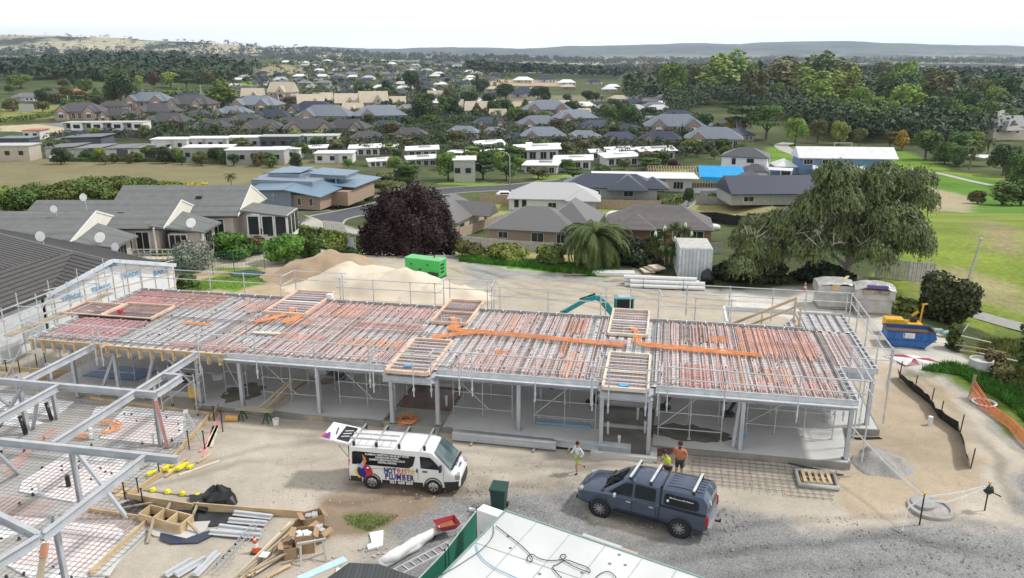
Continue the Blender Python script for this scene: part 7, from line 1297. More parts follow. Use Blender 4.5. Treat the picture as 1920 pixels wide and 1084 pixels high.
def house(name,label,cat,loc,rz,boxes,roofs,wm,rm,wins=(),group=None,gabs=()):
 """one-off building: boxes (x0,x1,y0,y1,z0,z1), roofs (x0,x1,y0,y1,z,rise,kind)"""
 t=thing(name,label,cat,loc,rz,group);mb=MB()
 for x0,x1,y0,y1,z0,z1 in boxes:mb.box(((x0+x1)/2,(y0+y1)/2,(z0+z1)/2),(x1-x0,y1-y0,z1-z0))
 for x0,x1,y0,y1,z,rise in gabs:
  if x1-x0 > y1-y0:mb.ext([(x0,z),(x1,z),((x0+x1)/2,z+rise)],y0,y1)
  else:mb.ext([(y0,z),(y1,z),((y0+y1)/2,z+rise)],-x1,-x0,Matrix.Rotation(PI/2,4,'Z'))
 mb.build('wall',wm,t);mb=MB()
 for x0,x1,y0,y1,z,rise,k in roofs:hip(mb,x0,x1,y0,y1,z,rise,gx='x' in k,gy='y' in k,o=.12 if 's' in k else .45)
 ro=mb.build('roof',rm,t)
 for w_ in wins:window(t,*w_)
 HD.append(t);return t
# ---- retirement units on the left: ridge runs left, white gables face right
RG_=stripes('unit_roof',(.155,.165,.16),(.12,.128,.125),1,.28,.2,bump=.2);CRM=mat('cream_board',(.76,.73,.64),rough=.7,var=.05);PINKW=mat('pinkish_render',(.56,.49,.44),rough=.85,var=.06)
for i,(xg,y0,y1,xl,zr,lab) in enumerate(((-34.6,60.4,69.6,-70,4.55,'left unit of the cream gabled terrace, cut off by the photo edge'),(-29.6,66.0,74.4,-42.2,4.55,'middle unit of the cream gabled terrace with a dish on its porch'),(-25.1,71.4,80,-37,5.0,'right unit of the cream gabled terrace with a glazed sunroom'))):
 t=thing('terrace_unit',lab,'house',(xg,y0,0),0,'units of the cream gabled terrace');ln=xg-xl;d_=y1-y0;gz=3.0
 mb=MB();mb.box((-ln/2-.3,d_/2,1.5),(ln-.4,d_-.8,3.0));mb.build('wall',PINKW,t);mb=MB();mb.ext([(-.0,gz),(d_,gz),(d_/2,zr+.02)],-.17,-.13,Matrix.Rotation(PI/2,4,'Z'));mb.build('gable_wall',CRM,t)
 mb=MB();hip(mb,-ln,0,0,d_,gz,zr-gz+.12,o=.12,gx=True);mb.build('roof',RG_,t);mb=MB()
 for a,b in (((.2,-.1),(.2,d_/2)),((.2,d_+.1),(.2,d_/2))):mb.bar((a[0],a[1],gz+.02),(b[0],b[1],zr+.1),.06,.14)
 mb.build('bargeboard',WHITE,t);mb=MB();mb.tube([(-ln,-.2,gz-.05),(.1,-.2,gz-.05)],.06,6);mb.build('gutter',DARKP,t)
 # porch wing to the right of the gable wall
 if i < 2:
  mb=MB();px=2.2;mb.add([(-1.0,-.2,3.25),(3.2,.6,2.55),(3.4,4.6,2.6),(.1,d_/2,3.7),(-1.0,-.2,3.1),(3.2,.6,2.4),(3.4,4.6,2.45),(.1,d_/2,3.5)],[(0,1,2,3),(4,7,6,5),(0,4,5,1),(1,5,6,2),(2,6,7,3),(3,7,4,0)]);mb.build('porch_roof',RG_,t)
  mb=MB();mb.box((1.5,2.6,1.2),(2.6,3.4,2.4));mb.build('porch_wall',PINKW,t);window(t,.9,.86,1.3,1.5,1.9,mull=2);window(t,2.83,2.6,1.3,1.6,1.8,rz=PI/2,mull=2)
  mb=MB();mb.bar((3.1,.7,0),(3.1,.7,2.5),.12,.12);mb.bar((-.6,-.2,0),(-.6,-.2,3.1),.12,.12);mb.build('porch_post',WHITE,t)
  mb=MB();mb.lathe([(.02,0),(.4,.12),(.43,.16)],14,Matrix.Translation((2.2,.9,3.25)) @ Matrix.Rotation(R(62),4,'X'));mb.tube([(2.2,1.0,2.7),(2.2,.95,3.3)],.03);mb.build('satellite_dish',WHITE,t)
 else:
  mb=MB();mb.box((2.6,2.4,.75),(3.6,3.6,.5));mb.build('sunroom_base',WHITE,t);mb=MB();mb.add([(.1,.4,3.45),(4.5,.4,2.9),(4.5,4.4,2.9),(.1,4.4,3.45),(.1,.4,3.3),(4.5,.4,2.75),(4.5,4.4,2.75),(.1,4.4,3.3)],[(0,1,2,3),(4,7,6,5),(0,4,5,1),(1,5,6,2),(2,6,7,3),(3,7,4,0)]);mb.build('sunroom_roof',RG_,t)
  for x in (1.3,2.6,3.8):window(t,x,.62,1.9,1.0,1.9,mull=0)
  for y in (1.2,2.4,3.6):window(t,4.42,y,1.9,1.0,1.9,rz=PI/2,mull=0)
 mb=MB()
 for k in range(14):y=-1.9+(0 if k else 0);mb.bar((-3.5+.5*k,-1.6,.7),(-3.5+.5*k,-1.6,1.55),.05,.05)
 for z in (.7,1.15,1.55):mb.bar((-3.6,-1.6,z),(3.2,-1.6,z),.05,.07)
 mb.build('veranda_rail',WHITE,t);mb=MB();mb.box((-.2,-.8,.6),(6.8,1.6,.1));mb.build('veranda_floor',TW,t)
 for x in (-1.9,-3.4):window(t,x,.36,1.75,1.1,1.7,mull=1)
 mb=MB();mb.box((-ln*.35,d_*.28,zr-.75),(.5,.35,.3));mb.build('roof_vent',DARKP,t)
for (px,py,z,r_,lab) in ((158,370,5.3,.33,'white satellite dish at the left end of the middle terrace ridge'),(103,392,5.0,.3,'white satellite dish on the left terrace ridge'),(78,443,4.9,.36,'large white satellite dish above the dark tiled roof'),(218,463,3.6,.3,'white satellite dish standing in front of the left porch')):
 c=at(px,py,z);t=thing('satellite_dish',lab,'dish',(c.x,c.y,0),0,'satellite dishes');mb=MB();mb.lathe([(.02,0),(r_*.6,.06),(r_,.18)],18,Matrix.Translation((0,0,z)) @ Matrix.Rotation(R(80),4,'X'));mb.build('dish',WHITE,t);mb=MB();mb.tube([(0,.2,2.5),(0,.05,z-.1)],.03);mb.tube([(0,0,z-.3),(0,-.45,z-.1)],.015);mb.build('mast',GALV,t)
# ---- dark tiled house with the white wrapped gable, beside the deck
DT=mat('dark_tile',(.085,.08,.078),rough=.65,var=.15)
n_,l_=DT.node_tree.nodes,DT.node_tree.links
def Zp(u,v,z):return buv(u,v,z)
TL=thing('tiled_house','dark tiled house with a white wrapped gable wall beside the left end of the deck','house',Zp(-5.1,7.3,0),0);o_=Vector(TL.location)
Pg,Qg,Tg=Zp(-5.1,7.3,3.0),Zp(-1.7,15.5,3.0),Zp(-3.4,11.4,4.27);dr=(Zp(-8.2,3.4,0)-Zp(0,0,0)).normalized();K=Tg+dr*4.6;Rr=Tg+dr*26;Q2=Qg+dr*26;E0=Zp(-5.0,-6,3.0)
nB=(E0-Pg).cross(K-Pg).normalized();d0=ray(0,505);C0=Vector((0,0,CH));tt=(Pg-C0).dot(nB)/d0.dot(nB);Mm=C0+d0*tt;M2_=K+(Mm-K)*2.2
def tiles(name,pts,lines_dir,per=.36,m=DT,th=.12):
 nrm=(pts[1]-pts[0]).cross(pts[2]-pts[0]).normalized()
 if nrm.z < 0:nrm=-nrm;pts=pts[::-1]
 mb=MB();q=[p-o_ for p in pts];k=len(q);mb.add(q+[p-nrm*th for p in q],[tuple(range(k)),tuple(range(k,2*k))[::-1]]+[(i,k+i,k+(i+1) % k,(i+1) % k) for i in range(k)]);par=mb.build(name,m,TL)
 d_=lines_dir.normalized();s_=nrm.cross(d_).normalized();f=[p.dot(s_) for p in q];v=min(f)+per;mb=MB()
 while v < max(f):
  X_=[]
  for i in range(k):
   a,b=q[i],q[(i+1) % k];fa,fb=f[i]-v,f[(i+1) % k]-v
   if fa*fb < 0:X_.append(a+(b-a)*(fa/(fa-fb)))
  if len(X_) >=2:X_.sort(key=lambda p:p.dot(d_));mb.bar(X_[0]+nrm*.012,X_[-1]+nrm*.012,.05,.022)
  v +=per
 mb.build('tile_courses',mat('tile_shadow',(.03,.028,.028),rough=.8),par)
tiles('roof_slope',[Pg,Tg,K],dr);tiles('roof_slope',[Pg,K,M2_,E0],E0-Pg);tiles('roof_slope',[K,Rr,Rr+(M2_-K),M2_],dr);tiles('roof_slope',[Tg,Qg,Q2,Rr],dr,m=mat('grey_tile',(.13,.13,.13),rough=.65))
WRP=mat('white_building_wrap',(.80,.82,.84),rough=.45,var=.05,scale=1)
inn=Vector((0,0,0))+dr*.25;mb=MB();a,b,c=Pg-o_+inn,Qg-o_+inn,Tg-o_+inn;g0=Vector((0,0,3.0));k5=[a-g0,b-g0,b,c,a];k6=[p+dr*.15 for p in k5];mb.add(k5+k6,[(0,1,2,3,4),(9,8,7,6,5)]+[(i,5+i,5+(i+1) % 5,(i+1) % 5) for i in range(5)]);mb.build('wrapped_gable',WRP,TL)
mb=MB()
for f in np.linspace(.06,.94,9):p=a.lerp(b,float(f));h=3+1.2*(1-abs(2*f-1));mb.bar((p.x,p.y,.1)-dr*.03 if False else tuple(Vector((p.x,p.y,.1))-dr*.03),tuple(Vector((p.x,p.y,h))-dr*.03),.05,.03)
for z in (1.4,2.4,3.3):mb.bar(tuple(Vector((a.x,a.y,z))-dr*.03),tuple(Vector((b.x,b.y,z))-dr*.03),.03,.04)
mb.build('batten',TW,TL);mb=MB();mb.bar(tuple(Pg-o_-dr*.05),tuple(Tg-o_-dr*.05),.08,.24);mb.bar(tuple(Qg-o_-dr*.05),tuple(Tg-o_-dr*.05),.08,.24);mb.build('bargeboard',mat('pale_blue_barge',(.62,.68,.76),rough=.5),TL)
ang_=math.atan2((Qg-Pg).y,(Qg-Pg).x)
for f,z,s in ((.47,3.95,'TRADE'),(.18,2.5,'TRADE'),(.40,2.6,'TRADE'),(.88,2.7,'BART'),(.63,3.0,'TRADE')):p=a.lerp(b,f);text(s,.42,mat('wrap_blue_print',(.12,.34,.58)),TL,tuple(Vector((p.x,p.y,z))-dr*.06),(PI/2,0,ang_),name='wrap_lettering',bold=.01)
mb=MB();a2=E0-o_;mb.add([Vector((-.35,0,0)),a2+Vector((-.35,0,-3)),a2+Vector((-.35,0,-.2)),Vector((-.35,0,2.8))],[(0,1,2,3)]);mb.v=[(x,y,z) for x,y,z in mb.v];mb.v +=[(x-.15,y,z) for x,y,z in mb.v];mb.f +=[(7,6,5,4),(0,3,7,4)];mb.m +=[0,0];mb.build('side_wall',mat('side_wall_wrap',(.66,.68,.70),rough=.7),TL)
p=at(38,650,1.6)-o_;window(TL,p.x-.6,-2.6,1.9,1.4,1.3,rz=math.atan2(a2.y,a2.x),frame=GREYB)
t=thing('roof_skylight_panels','pale curved roof panels lying on the dark tiled roof at the left edge','roof panels',Pg.lerp(E0,.55)+(K-Pg)*.35+Vector((0,0,.1)),0);mb=MB()
for k in range(3):mb.bar((-2.5,-.4-.75*k,.35-.3*k),(1.1-.5*(2-k),-.2-.75*k,.1-.3*k),.62,.06)
mb.build('panel',mat('pale_panels',(.60,.62,.62),rough=.5),t)
# ---- middle distance one-offs
def gz(px,py):return gp(px,py)
MT=stripes('charcoal_tile',(.135,.125,.122),(.085,.08,.08),1,.35,.12,bump=.3);STM=mat('charcoal_steel_roof',(.15,.145,.145),rough=.5,var=.06)
p=gz(1000,466);house('bungalow','charcoal hip roofed brick bungalow behind the paling fence and left of the palm','house',(p.x+.5,p.y+5.5,p.z),R(-14),[(-6.2,6.5,-4.2,5,0,2.4),(2,7.5,-2,9,0,2.4)],[(-6.2,6.5,-4.2,5,2.4,2.7,''),(1.2,8.5,-1,10,2.41,3.2,'')],brickm('brown_brick',(.34,.24,.18),(.28,.20,.15),(.4,.36,.3),5.),STM,[(1.2,-4.26,1.2,1.8,1.7,0,GREYB,1),(4.6,-4.26,1.2,1.2,1.7,0,GREYB,1),(-4,-4.26,1.5,1.4,.9,0,GREYB,1)])
p=gz(1235,460);house('bungalow','brown tiled brick bungalow between the palm and the willow','house',(p.x+1,p.y+5,p.z),R(-10),[(-8,7.5,-4,5,0,2.4)],[(-8,7.5,-4,5,2.4,2.8,''),(-6,-1,-5.4,2,2.41,1.7,'')],brickm('red_brick',(.36,.14,.09),(.30,.11,.07),(.4,.36,.3),5.),MT,[(5.4,-4.06,1.2,2.0,1.8,0,WHITE,1),(-.5,-4.06,1.3,1.8,1.2,0,WHITE,1),(2.5,-4.06,1.3,1.2,1.4,0,WHITE,1)])
p=gz(838,445);house('bungalow','grey hip and gable roofed cream house behind the copper beech','house',(p.x-1.5,p.y+6,p.z),R(-18),[(-5,5,-5.5,8,0,2.6)],[(-5,5,-5.5,8,2.6,2.6,''),(-2,8,1.5,5.5,2.62,2.0,'x'),(-3.5,1.5,4,11,2.61,2.3,'')],mat('cream_brick',(.52,.44,.34),rough=.85,var=.1),STM,[(5.06,-3,1.4,2.2,1.3,PI/2,WHITE,2),(2,-5.56,1.4,1.8,1.3,0,WHITE,1)])
p=gz(1030,398);h3=house('bungalow','pale grey hip roofed white house behind the long paling fence','house',(p.x+1.5,p.y+5,p.z),R(-6),[(-9,8,-4,5,0,2.4)],[(-9,8,-4,5,2.4,2.6,''),(2.5,8.5,-5.5,1,2.41,1.9,'')],mat('white_render',(.68,.69,.70),rough=.8),mat('pale_roof',(.45,.46,.46),rough=.5,var=.05),[(-7.5,-4.06,1.4,.7,1.3,0,DARKP,0),(-6.0,-4.06,1.4,.7,1.3,0,DARKP,0),(-.5,-4.06,1.2,1.6,1.0,0,WHITE,1),(5.2,-5.7,1.3,2.4,1.3,0,WHITE,2)])
p=gz(1155,378);house('bungalow','navy steel roofed house with skylights behind the pale roofed house','house',(p.x+.5,p.y+7,p.z),R(-8),[(-11,9,-4,5,0,2.4)],[(-11,9,-4,5,2.4,2.4,''),(-1,6.5,-7,3,2.41,2.6,''),(5,11,-4,3,2.42,2.0,'')],mat('grey_render',(.4,.4,.4),rough=.8),mat('navy_roof',(.045,.055,.085),rough=.4,var=.06),[(-4,-4.06,1.3,2,1.3,0,WHITE,1),(3,-7.06+3,1.3,2,1.3,0,WHITE,1)])
p=gz(1235,362);house('flat_roofed_house','long flat white roofed house behind the navy roofed house','house',(p.x-1,p.y+6,p.z),R(-5),[(-12,9,-3,4,0,2.9),(3,9,-3.5,4.5,0,3.1)],[(-13,10,-4,5,3.1,.15,'')],mat('beige_render',(.56,.54,.50),rough=.8),roofm('W'),[(6,-3.56,1.4,2.2,1.6,0,WHITE,2)])
p=gz(1440,388);house('bungalow','navy hip roofed house half hidden by the willow','house',(p.x+.5,p.y+6,p.z),R(3),[(-7.5,9,-4,5,0,2.4)],[(-7.5,9,-5,5,2.4,2.8,'x'),(-6,3,-2,8,2.41,3.4,'')],wallm('g'),mat('navy_roof',(.045,.055,.085)),[(-4,-4.06,1.2,2,1,0,WHITE,1)])
p=gz(1412,318+20);house('two_storey_house','white two storey house with a charcoal hip roof and carport beside the blue tarpaulin','house',(p.x,p.y+6,p.z),R(-22),[(-6,5,-3.5,4.5,0,5.4),(-.5,5.5,-8,-3.4,0,2.6)],[(-6,5,-3.5,4.5,5.4,2.0,''),(-.5,5.5,-8,-3.4,2.6,1.5,'y')],mat('bright_white_render',(.76,.77,.80),rough=.7),mat('charcoal_metal',(.07,.072,.08),rough=.4),[(-3,-3.56,4.2,.8,1.4,0,DARKP,0),(1,-3.56,4.5,1.6,.9,0,DARKP,1),(5.06,1,4.3,1.6,1.2,PI/2,DARKP,1)])
mb=MB();mb.box((8.2,-3.2,2.75),(6.0,5,.16));mb.build('carport_roof',roofm('W'),HD[-1])
for x,y in ((6,-5.5),(8.6,-5.5),(11,-5.5),(11,-1)):mb=MB();mb.bar((x,y,0),(x,y,2.7),.2,.2);mb.build('carport_post',WHITE,HD[-1])
p=gz(1545,338);house('two_storey_house','blue weatherboard two storey house with a white roof behind the willow top','house',(p.x+4,p.y+6,p.z),R(-6),[(-9,13,-4,4,0,5.2),(-14.5,-9,-3,4,0,2.8),(-6,6,-6.5,-3.9,0,2.6)],[(-9,14,-4,4,5.2,2.4,'x'),(-14.5,-9,-3,4,2.8,1.6,'xs'),(-6,6,-6.5,-3.9,2.6,.9,'xs')],mat('blue_weatherboard',(.14,.24,.40),rough=.7),roofm('W'),[(-7,-4.06,4.2,2.2,1.3,0,WHITE,2),(-2.5,-4.06,4.2,2.2,1.3,0,WHITE,2),(-12,-3.06,1.4,2.4,1.2,0,WHITE,2),(-3,-6.56,1.4,2.2,1.3,0,WHITE,2)])
# timber roof frame with tarpaulin
p=gz(1300,352);t=thing('house_frame','timber roof frame of a half built house partly covered by a bright blue tarpaulin','house frame',(p.x+3,p.y+4,p.z),R(-5));mb=MB()
for k in range(26):x=-13+k*.62;mb.bar((x,-4,2.6),(x,0,4.3),.07,.1);mb.bar((x,4,2.6),(x,0,4.3),.07,.1);mb.bar((x,-4,2.6),(x,4,2.6),.05,.1);mb.bar((x,-4,0),(x,-4,2.6),.08,.1)
for z in (2.6,1.3):mb.bar((-13,-4,z),(3,-4,z),.1,.12)
for f in (.33,.66,1):mb.bar((-13,-4+4*f,2.6+1.7*f+.08),(3,-4+4*f,2.6+1.7*f+.08),.05,.06)
mb.build('timber_frame',mat('fresh_pine',(.66,.50,.34),rough=.8,var=.12),t);mb=MB();mb.add([(-1.5,-4.4,2.55),(9.5,-4.4,2.5),(8.8,0,4.5),(-1.2,0,4.6),(9,4,2.7),(-1.5,4,2.7),(8.6,-4.5,1.6),(0,-4.5,1.7)],[(0,1,2,3),(3,2,4,5),(7,6,1,0)]);mb.build('tarpaulin',mat('bright_blue_tarpaulin',(.01,.33,.72),rough=.35,var=.12,scale=1),t)
# blue roofed hall left of the road
HB=mat('sky_blue_steel_roof',(.16,.25,.34),rough=.4,var=.05);p=gz(560,398)
t=thing('community_hall','long hall with broad pale blue steel roofs and a brick end beside the road','hall',(p.x-2.4,p.y+2,p.z),R(-13),scale=(.64,1.3,.95));BLK=mat('blue_grey_wall',(.24,.28,.34),rough=.7);BRK=brickm('orange_brick',(.38,.25,.17),(.32,.21,.14),(.46,.41,.35),4.)
mb=MB();mb.box((-6,4,1.8),(13,7,3.6));mb.box((-6,10,2.4),(20,12,4.8));mb.build('wall',BLK,t);mb=MB();mb.box((4.5,3.5,1.4),(9,5,2.8));mb.box((9,10,1.4),(10,10,2.8));mb.build('brick_wall',BRK,t)
def mono(mb,q,th=.15):mb.add(q+[(x,y,z-th) for x,y,z in q],[(0,1,2,3),(7,6,5,4),(0,4,5,1),(1,5,6,2),(2,6,7,3),(3,7,4,0)])
mb=MB();mono(mb,[(-13,.4,3.5),(-1,-.2,4.0),(-1,7,5.0),(-13,7,4.6)]);mono(mb,[(-1.5,0,4.0),(10,.2,2.75),(11,7,3.3),(-1.5,8,5.0)]);mono(mb,[(-17,6.5,4.8),(15,6.5,3.4),(15,17,3.4),(-17,17,5.2)]);mono(mb,[(-14,7,5.6),(-3,7,5.9),(-3,12,6.2),(-14,12,5.9)]);mono(mb,[(-1.5,8,5.6),(11,8,5.2),(11,13,5.5),(-1.5,13,5.9)]);mb.build('roof',HB,t)
mb=MB();mb.box((-8.5,9.3,5.2),(10.5,4.5,.7));mb.box((5,10.4,5.0),(11.5,4.5,.8));mb.build('clerestory',BLK,t);window(t,2.6,.96,1.5,1.0,1.4,0,WHITE,1);window(t,6.3,.96,1.5,1.0,1.4,0,WHITE,1);window(t,-9.6,.46,2.0,.8,2.2,0,WHITE,1);mb=MB();mb.bar((-5,.44,1.6),(-5,.44,3.2),.1,.06);mb.bar((-5.45,.44,2.7),(-4.55,.44,2.7),.06,.1);mb.build('wall_cross',WHITE,t)
# left: white cubic townhouses, long low units
p=gz(192,258);t=thing('townhouse_row','row of four white cube fronted townhouses above a dark brick ground floor','townhouses',(p.x,p.y+5,p.z),R(3));w4=149*mpp(p)/4
for k in range(4):
 x=(k-1.5)*w4;mb=MB();mb.box((x+w4*.22,0,4.1),(w4*.56,8,2.9));c_=mb.build('white_cube',WHITE,t);mb=MB();mb.box((x-w4*.28,.6,4.1),(w4*.43,7,2.9));mb.build('grey_bay',wallm('g'),t);window(t,x+w4*.22,-4.06,4.2,w4*.3,1.3,0,DARKP,2);window(t,x-w4*.25,-2.98,4.3,w4*.16,1.4,0,DARKP,1);window(t,x-w4*.28,-3.56,1.6,w4*.3,1.0,0,WHITE,2);window(t,x+w4*.3,-3.56,1.2,w4*.16,1.9,0,WHITE,1)
mb=MB();mb.box((0,.4,1.3),(w4*4,7.8,2.6));mb.build('ground_floor',mat('dark_brick',(.13,.13,.14),rough=.85),t);mb=MB();mb.box((0,0,5.62),(w4*4+.3,8.3,.14));mb.build('roof',wallm('g'),t)
LOWS=[((-20,55),302,4.5,'c','L','beige low building at the left edge beyond the brown paddock'),((0,55),282,4.0,'d','B','dark sided blue roofed building at the far left edge'),((86,150),297,3.2,'w','G','leftmost long low unit along the back of the brown paddock'),((130,200),299,3.2,'w','G','second long low unit along the back of the brown paddock'),((180,255),300,3.3,'w','G','third long low unit along the back of the brown paddock'),((232,306),301,3.6,'w','G','fourth long low unit along the back of the brown paddock'),((345,430),305,4.4,'g','W','grey cubic house with a white rim roof at the paddock corner'),((425,532),309,4.2,'g','W','long grey flat roofed house right of the grey cubic house'),((285,350),283,3.8,'w','W','left white flat topped block behind the low units'),((350,425),281,3.8,'w','W','middle white flat topped block behind the low units'),((425,490),279,3.8,'w','W','right white flat topped block behind the low units'),((488,560),281,4.4,'d','L','white and navy banded block left of centre'),((560,632),277,4.0,'w','L','white and navy banded block, right hand one'),((118,200),272,2.6,'d','B','low blue roofed building in front of the townhouses'),((45,75),262,3.4,'w','R','small white building with a red brick end near the left edge'),((590,660),306,2.8,'w','W','low white building right of the long grey house'),((505,560),300,3.2,'w','W','white curved canopy building behind the blue hall'),((850,890),342,5.4,'g','W','two storey grey and white building behind the round green tree')]
for (a,b),y,h,wc,rc,lab in LOWS:
 p=gz((a+b)/2,y);w_=(b-a)*mpp(p);rz=R(-12 if 80 < a < 260 else 3);t=thing('low_building',lab,'building',(p.x,p.y+3.5,p.z-.1),rz);HPOS.append((p.x,p.y+3.5,w_*.5));mb=MB();mb.box((0,0,h/2),(w_,7,h));mb.build('wall',wallm(wc),t);mb=MB();W2=w_/2+.35
 if 80 < a < 260:mono(mb,[(-W2,-4.1,h),(W2,-4.1,h+.7),(W2,4,h+1.2),(-W2,4,h+.5)],.2)
 else:mb.box((0,0,h+.13),(W2*2,7.8,.24))
 mb.build('roof',roofm(rc),t);n=max(2,int(w_/3.2))
 if 80 < a < 260:mb=MB();mb.box((w_*.28,-3.6,h/2),(w_*.30,.3,h*.98));mb.build('dark_panel',wallm('d'),t)
 else:
  for k in range(n):
   x=-w_/2+w_*(k+.5)/n
   if k % 2 and wc=='w' or 'banded' in lab:mb=MB();mb.box((x+.9,-3.6,h*.55),(.9,.25,h*.85));mb.build('bay',wallm('d' if 'banded' in lab else 'g'),t)
   window(t,x-.4,-3.56,h*.55,1.2,1.1,0,DARKP,1)
p=gz(128,183);house('hip_house','white house with a terracotta roof among trees on the upper left','house',(p.x,p.y+5,p.z),.1,[(-8,8,-4,4,0,2.6)],[(-8,8,-4,4,2.6,2.6,'')],wallm('w'),roofm('R'),[(3,-4.06,1.4,1.6,1.4),(6,-4.06,1.4,1.4,1.4)])
p=gz(1262,194);house('two_storey_house','white two storey villa with a grey roof in front of the woodland','house',(p.x,p.y+5,p.z),-.1,[(-12,8,-4,4,0,2.8),(0,9,-4.5,4,0,5.6)],[(-12,0,-4,4,2.8,2.6,''),(0,9,-4.5,4,5.6,2.4,'')],wallm('w'),roofm('G'),[(4,-4.56,4.2,2,1.2),(2,-4.56,1.4,2,1.4),(6.5,-4.56,1.4,2,1.4),(-5,-4.06,1.4,2,1.4)])
p=gz(1893,262);house('two_storey_house','large cream house with grey roofs and tall chimneys at the right edge','house',(p.x+2,p.y+4,p.z),.15,[(-11,9,-5,5,0,5.0)],[(-11,9,-5,5,5.0,3.8,''),(-9,-2,-9,0,4.0,3.2,'')],wallm('c'),roofm('G'),[(4,-5.06,3.4,1.4,1.6),(-1,-5.06,3.4,1.2,1.4)])
for x,y in ((-8,-3),(-2,3),(6.5,-1)):mb=MB();mb.box((x,y,7.8),(1.0,1.0,5.2));mb.box((x,y,10.4),(1.3,1.3,.2));mb.build('chimney',wallm('w'),HD[-1])
# ---- fences
def fence(label,pts,h,m,step=.14,gap=.02,cap=None,cat='fence',top='flat',th=.03,grp='fences round the house plots'):
 P=[gp(*p) for p in pts];t=thing('fence',label,cat,P[0],0,grp);o=P[0];mb=MB();pm=MB()
 for a,b in zip(P[:-1],P[1:]):
  d=b-a;d.z=0;ln=d.length;d.normalize();k=0;x=0;hh=h
  while x < ln:
   q=a+d*x;z=float(hgt(q.x,q.y));hh=h*(1+HR.uniform(-.02,.02));e=a+d*(x+step-gap);mb.bar((q.x-o.x,q.y-o.y,z-o.z+hh/2),(e.x-o.x,e.y-o.y,z-o.z+hh/2),th*(1 if k % 2 else 2.2),hh);x +=step;k +=1
 mb.build('palings',m,t)
 for z in (.35,h-.3):
  mb=MB()
  for a,b in zip(P[:-1],P[1:]):mb.bar(a-o+Vector((0,.07,z)),b-o+Vector((0,.07,z)),.05,.09)
  mb.build('rail',TIMG,t)
 return t
WFN=mat('weathered_palings',(.42,.41,.39),rough=.9,var=.2,scale=3);BFN=mat('brown_palings',(.42,.33,.24),rough=.9,var=.15,scale=3);BLKF=mat('black_fence',(.012,.012,.013),rough=.8)
fence('long weathered paling fence below the charcoal bungalow',[(846,458),(960,470),(1065,477)],1.5,WFN,.22,.05);fence('weathered paling fence right of the palm by the red brick corner',[(1296,474),(1352,475)],1.5,WFN,.22,.05);fence('weathered paling fence showing under the right side of the willow',[(1640,520),(1700,527),(1752,530)],1.6,WFN,.22,.05);fence('weathered paling fence between the hedge and the road',[(607,436),(640,440),(680,446)],1.3,WFN,.2,.04)
fence('long brown board fence in front of the pale roofed house',[(900,380),(1060,390),(1236,394)],1.9,BFN,.5,.02);fence('brown board fence sloping down between two house plots',[(862,446),(900,432),(966,412)],1.7,BFN,.6,.03);fence('grey board fence in front of the navy roofed house by the willow',[(1305,382),(1380,384),(1462,385)],1.6,WFN,.25,.02);fence('black board fence stepping along the empty plot',[(1278,418),(1340,417),(1400,418),(1480,418)],1.9,BLKF,2.2,.02);fence('grey fence behind the small palm plot',[(1312,372),(1370,370)],1.6,WFN,.25,.02)
t=thing('deck_balustrade','dark deck enclosure at the end of the cream house','deck',gp(885,418),R(-15));mb=MB();mb.box((0,0,1.0),(4,.06,1.1));mb.box((2,1.4,1.0),(.06,2.8,1.1));mb.build('screen',BLKF,t);mb=MB();mb.box((0,1.4,.35),(4,2.8,.15));mb.build('floor',mat('brown_deck',(.20,.12,.08)),t)
# green temporary fence round the garden by the stockpile
NETG=mat('green_mesh_fence',(.05,.20,.13),rough=.6)
P_=[gp(*q) for q in ((318,520),(340,520),(400,515),(440,512),(497,505))];t=thing('garden_fence','green wire fence panels in front of the clipped grey bush','fence',P_[0]);o_=P_[0]
for q in P_:mb=MB();mb.tube([q-o_,q-o_+Vector((0,0,1.9))],.035,5);mb.build('post',NETG,t)
for a,b in zip(P_[:-1],P_[1:]):
 mb=MB()
 for k in range(8):mb.tube([a-o_+Vector((0,0,.1+.25*k)),b-o_+Vector((0,0,.1+.25*k))],.008,3)
 for k in range(1,8):q=(a-o_).lerp(b-o_,k/8);mb.tube([q,q+Vector((0,0,1.85))],.008,3)
 mb.build('mesh_panel',NETG,t)
quadthing('green_groundsheet','dark green sheet on the ground beside the garden fence','sheet',[(430,512),(470,507),(498,512),(480,520),(440,520)],.03,.05,mat('dark_green_sheet',(.03,.09,.08),rough=.6))
t=thing('gate','mesh site gate with a white notice left of the soil heap','gate',gp(640,470),R(-35));mb=MB()
for x in (0,2.2):mb.tube([(x,0,0),(x,0,1.9)],.03,5)
for z in (.1,1,1.85):mb.tube([(0,0,z),(2.2,0,z)],.02,5)
mb.build('frame',GALV,t);mb=MB();mb.box((1.5,-.03,1.1),(1.1,.02,1.2));mb.build('notice',mat('pale_notice',(.55,.60,.66)),t)
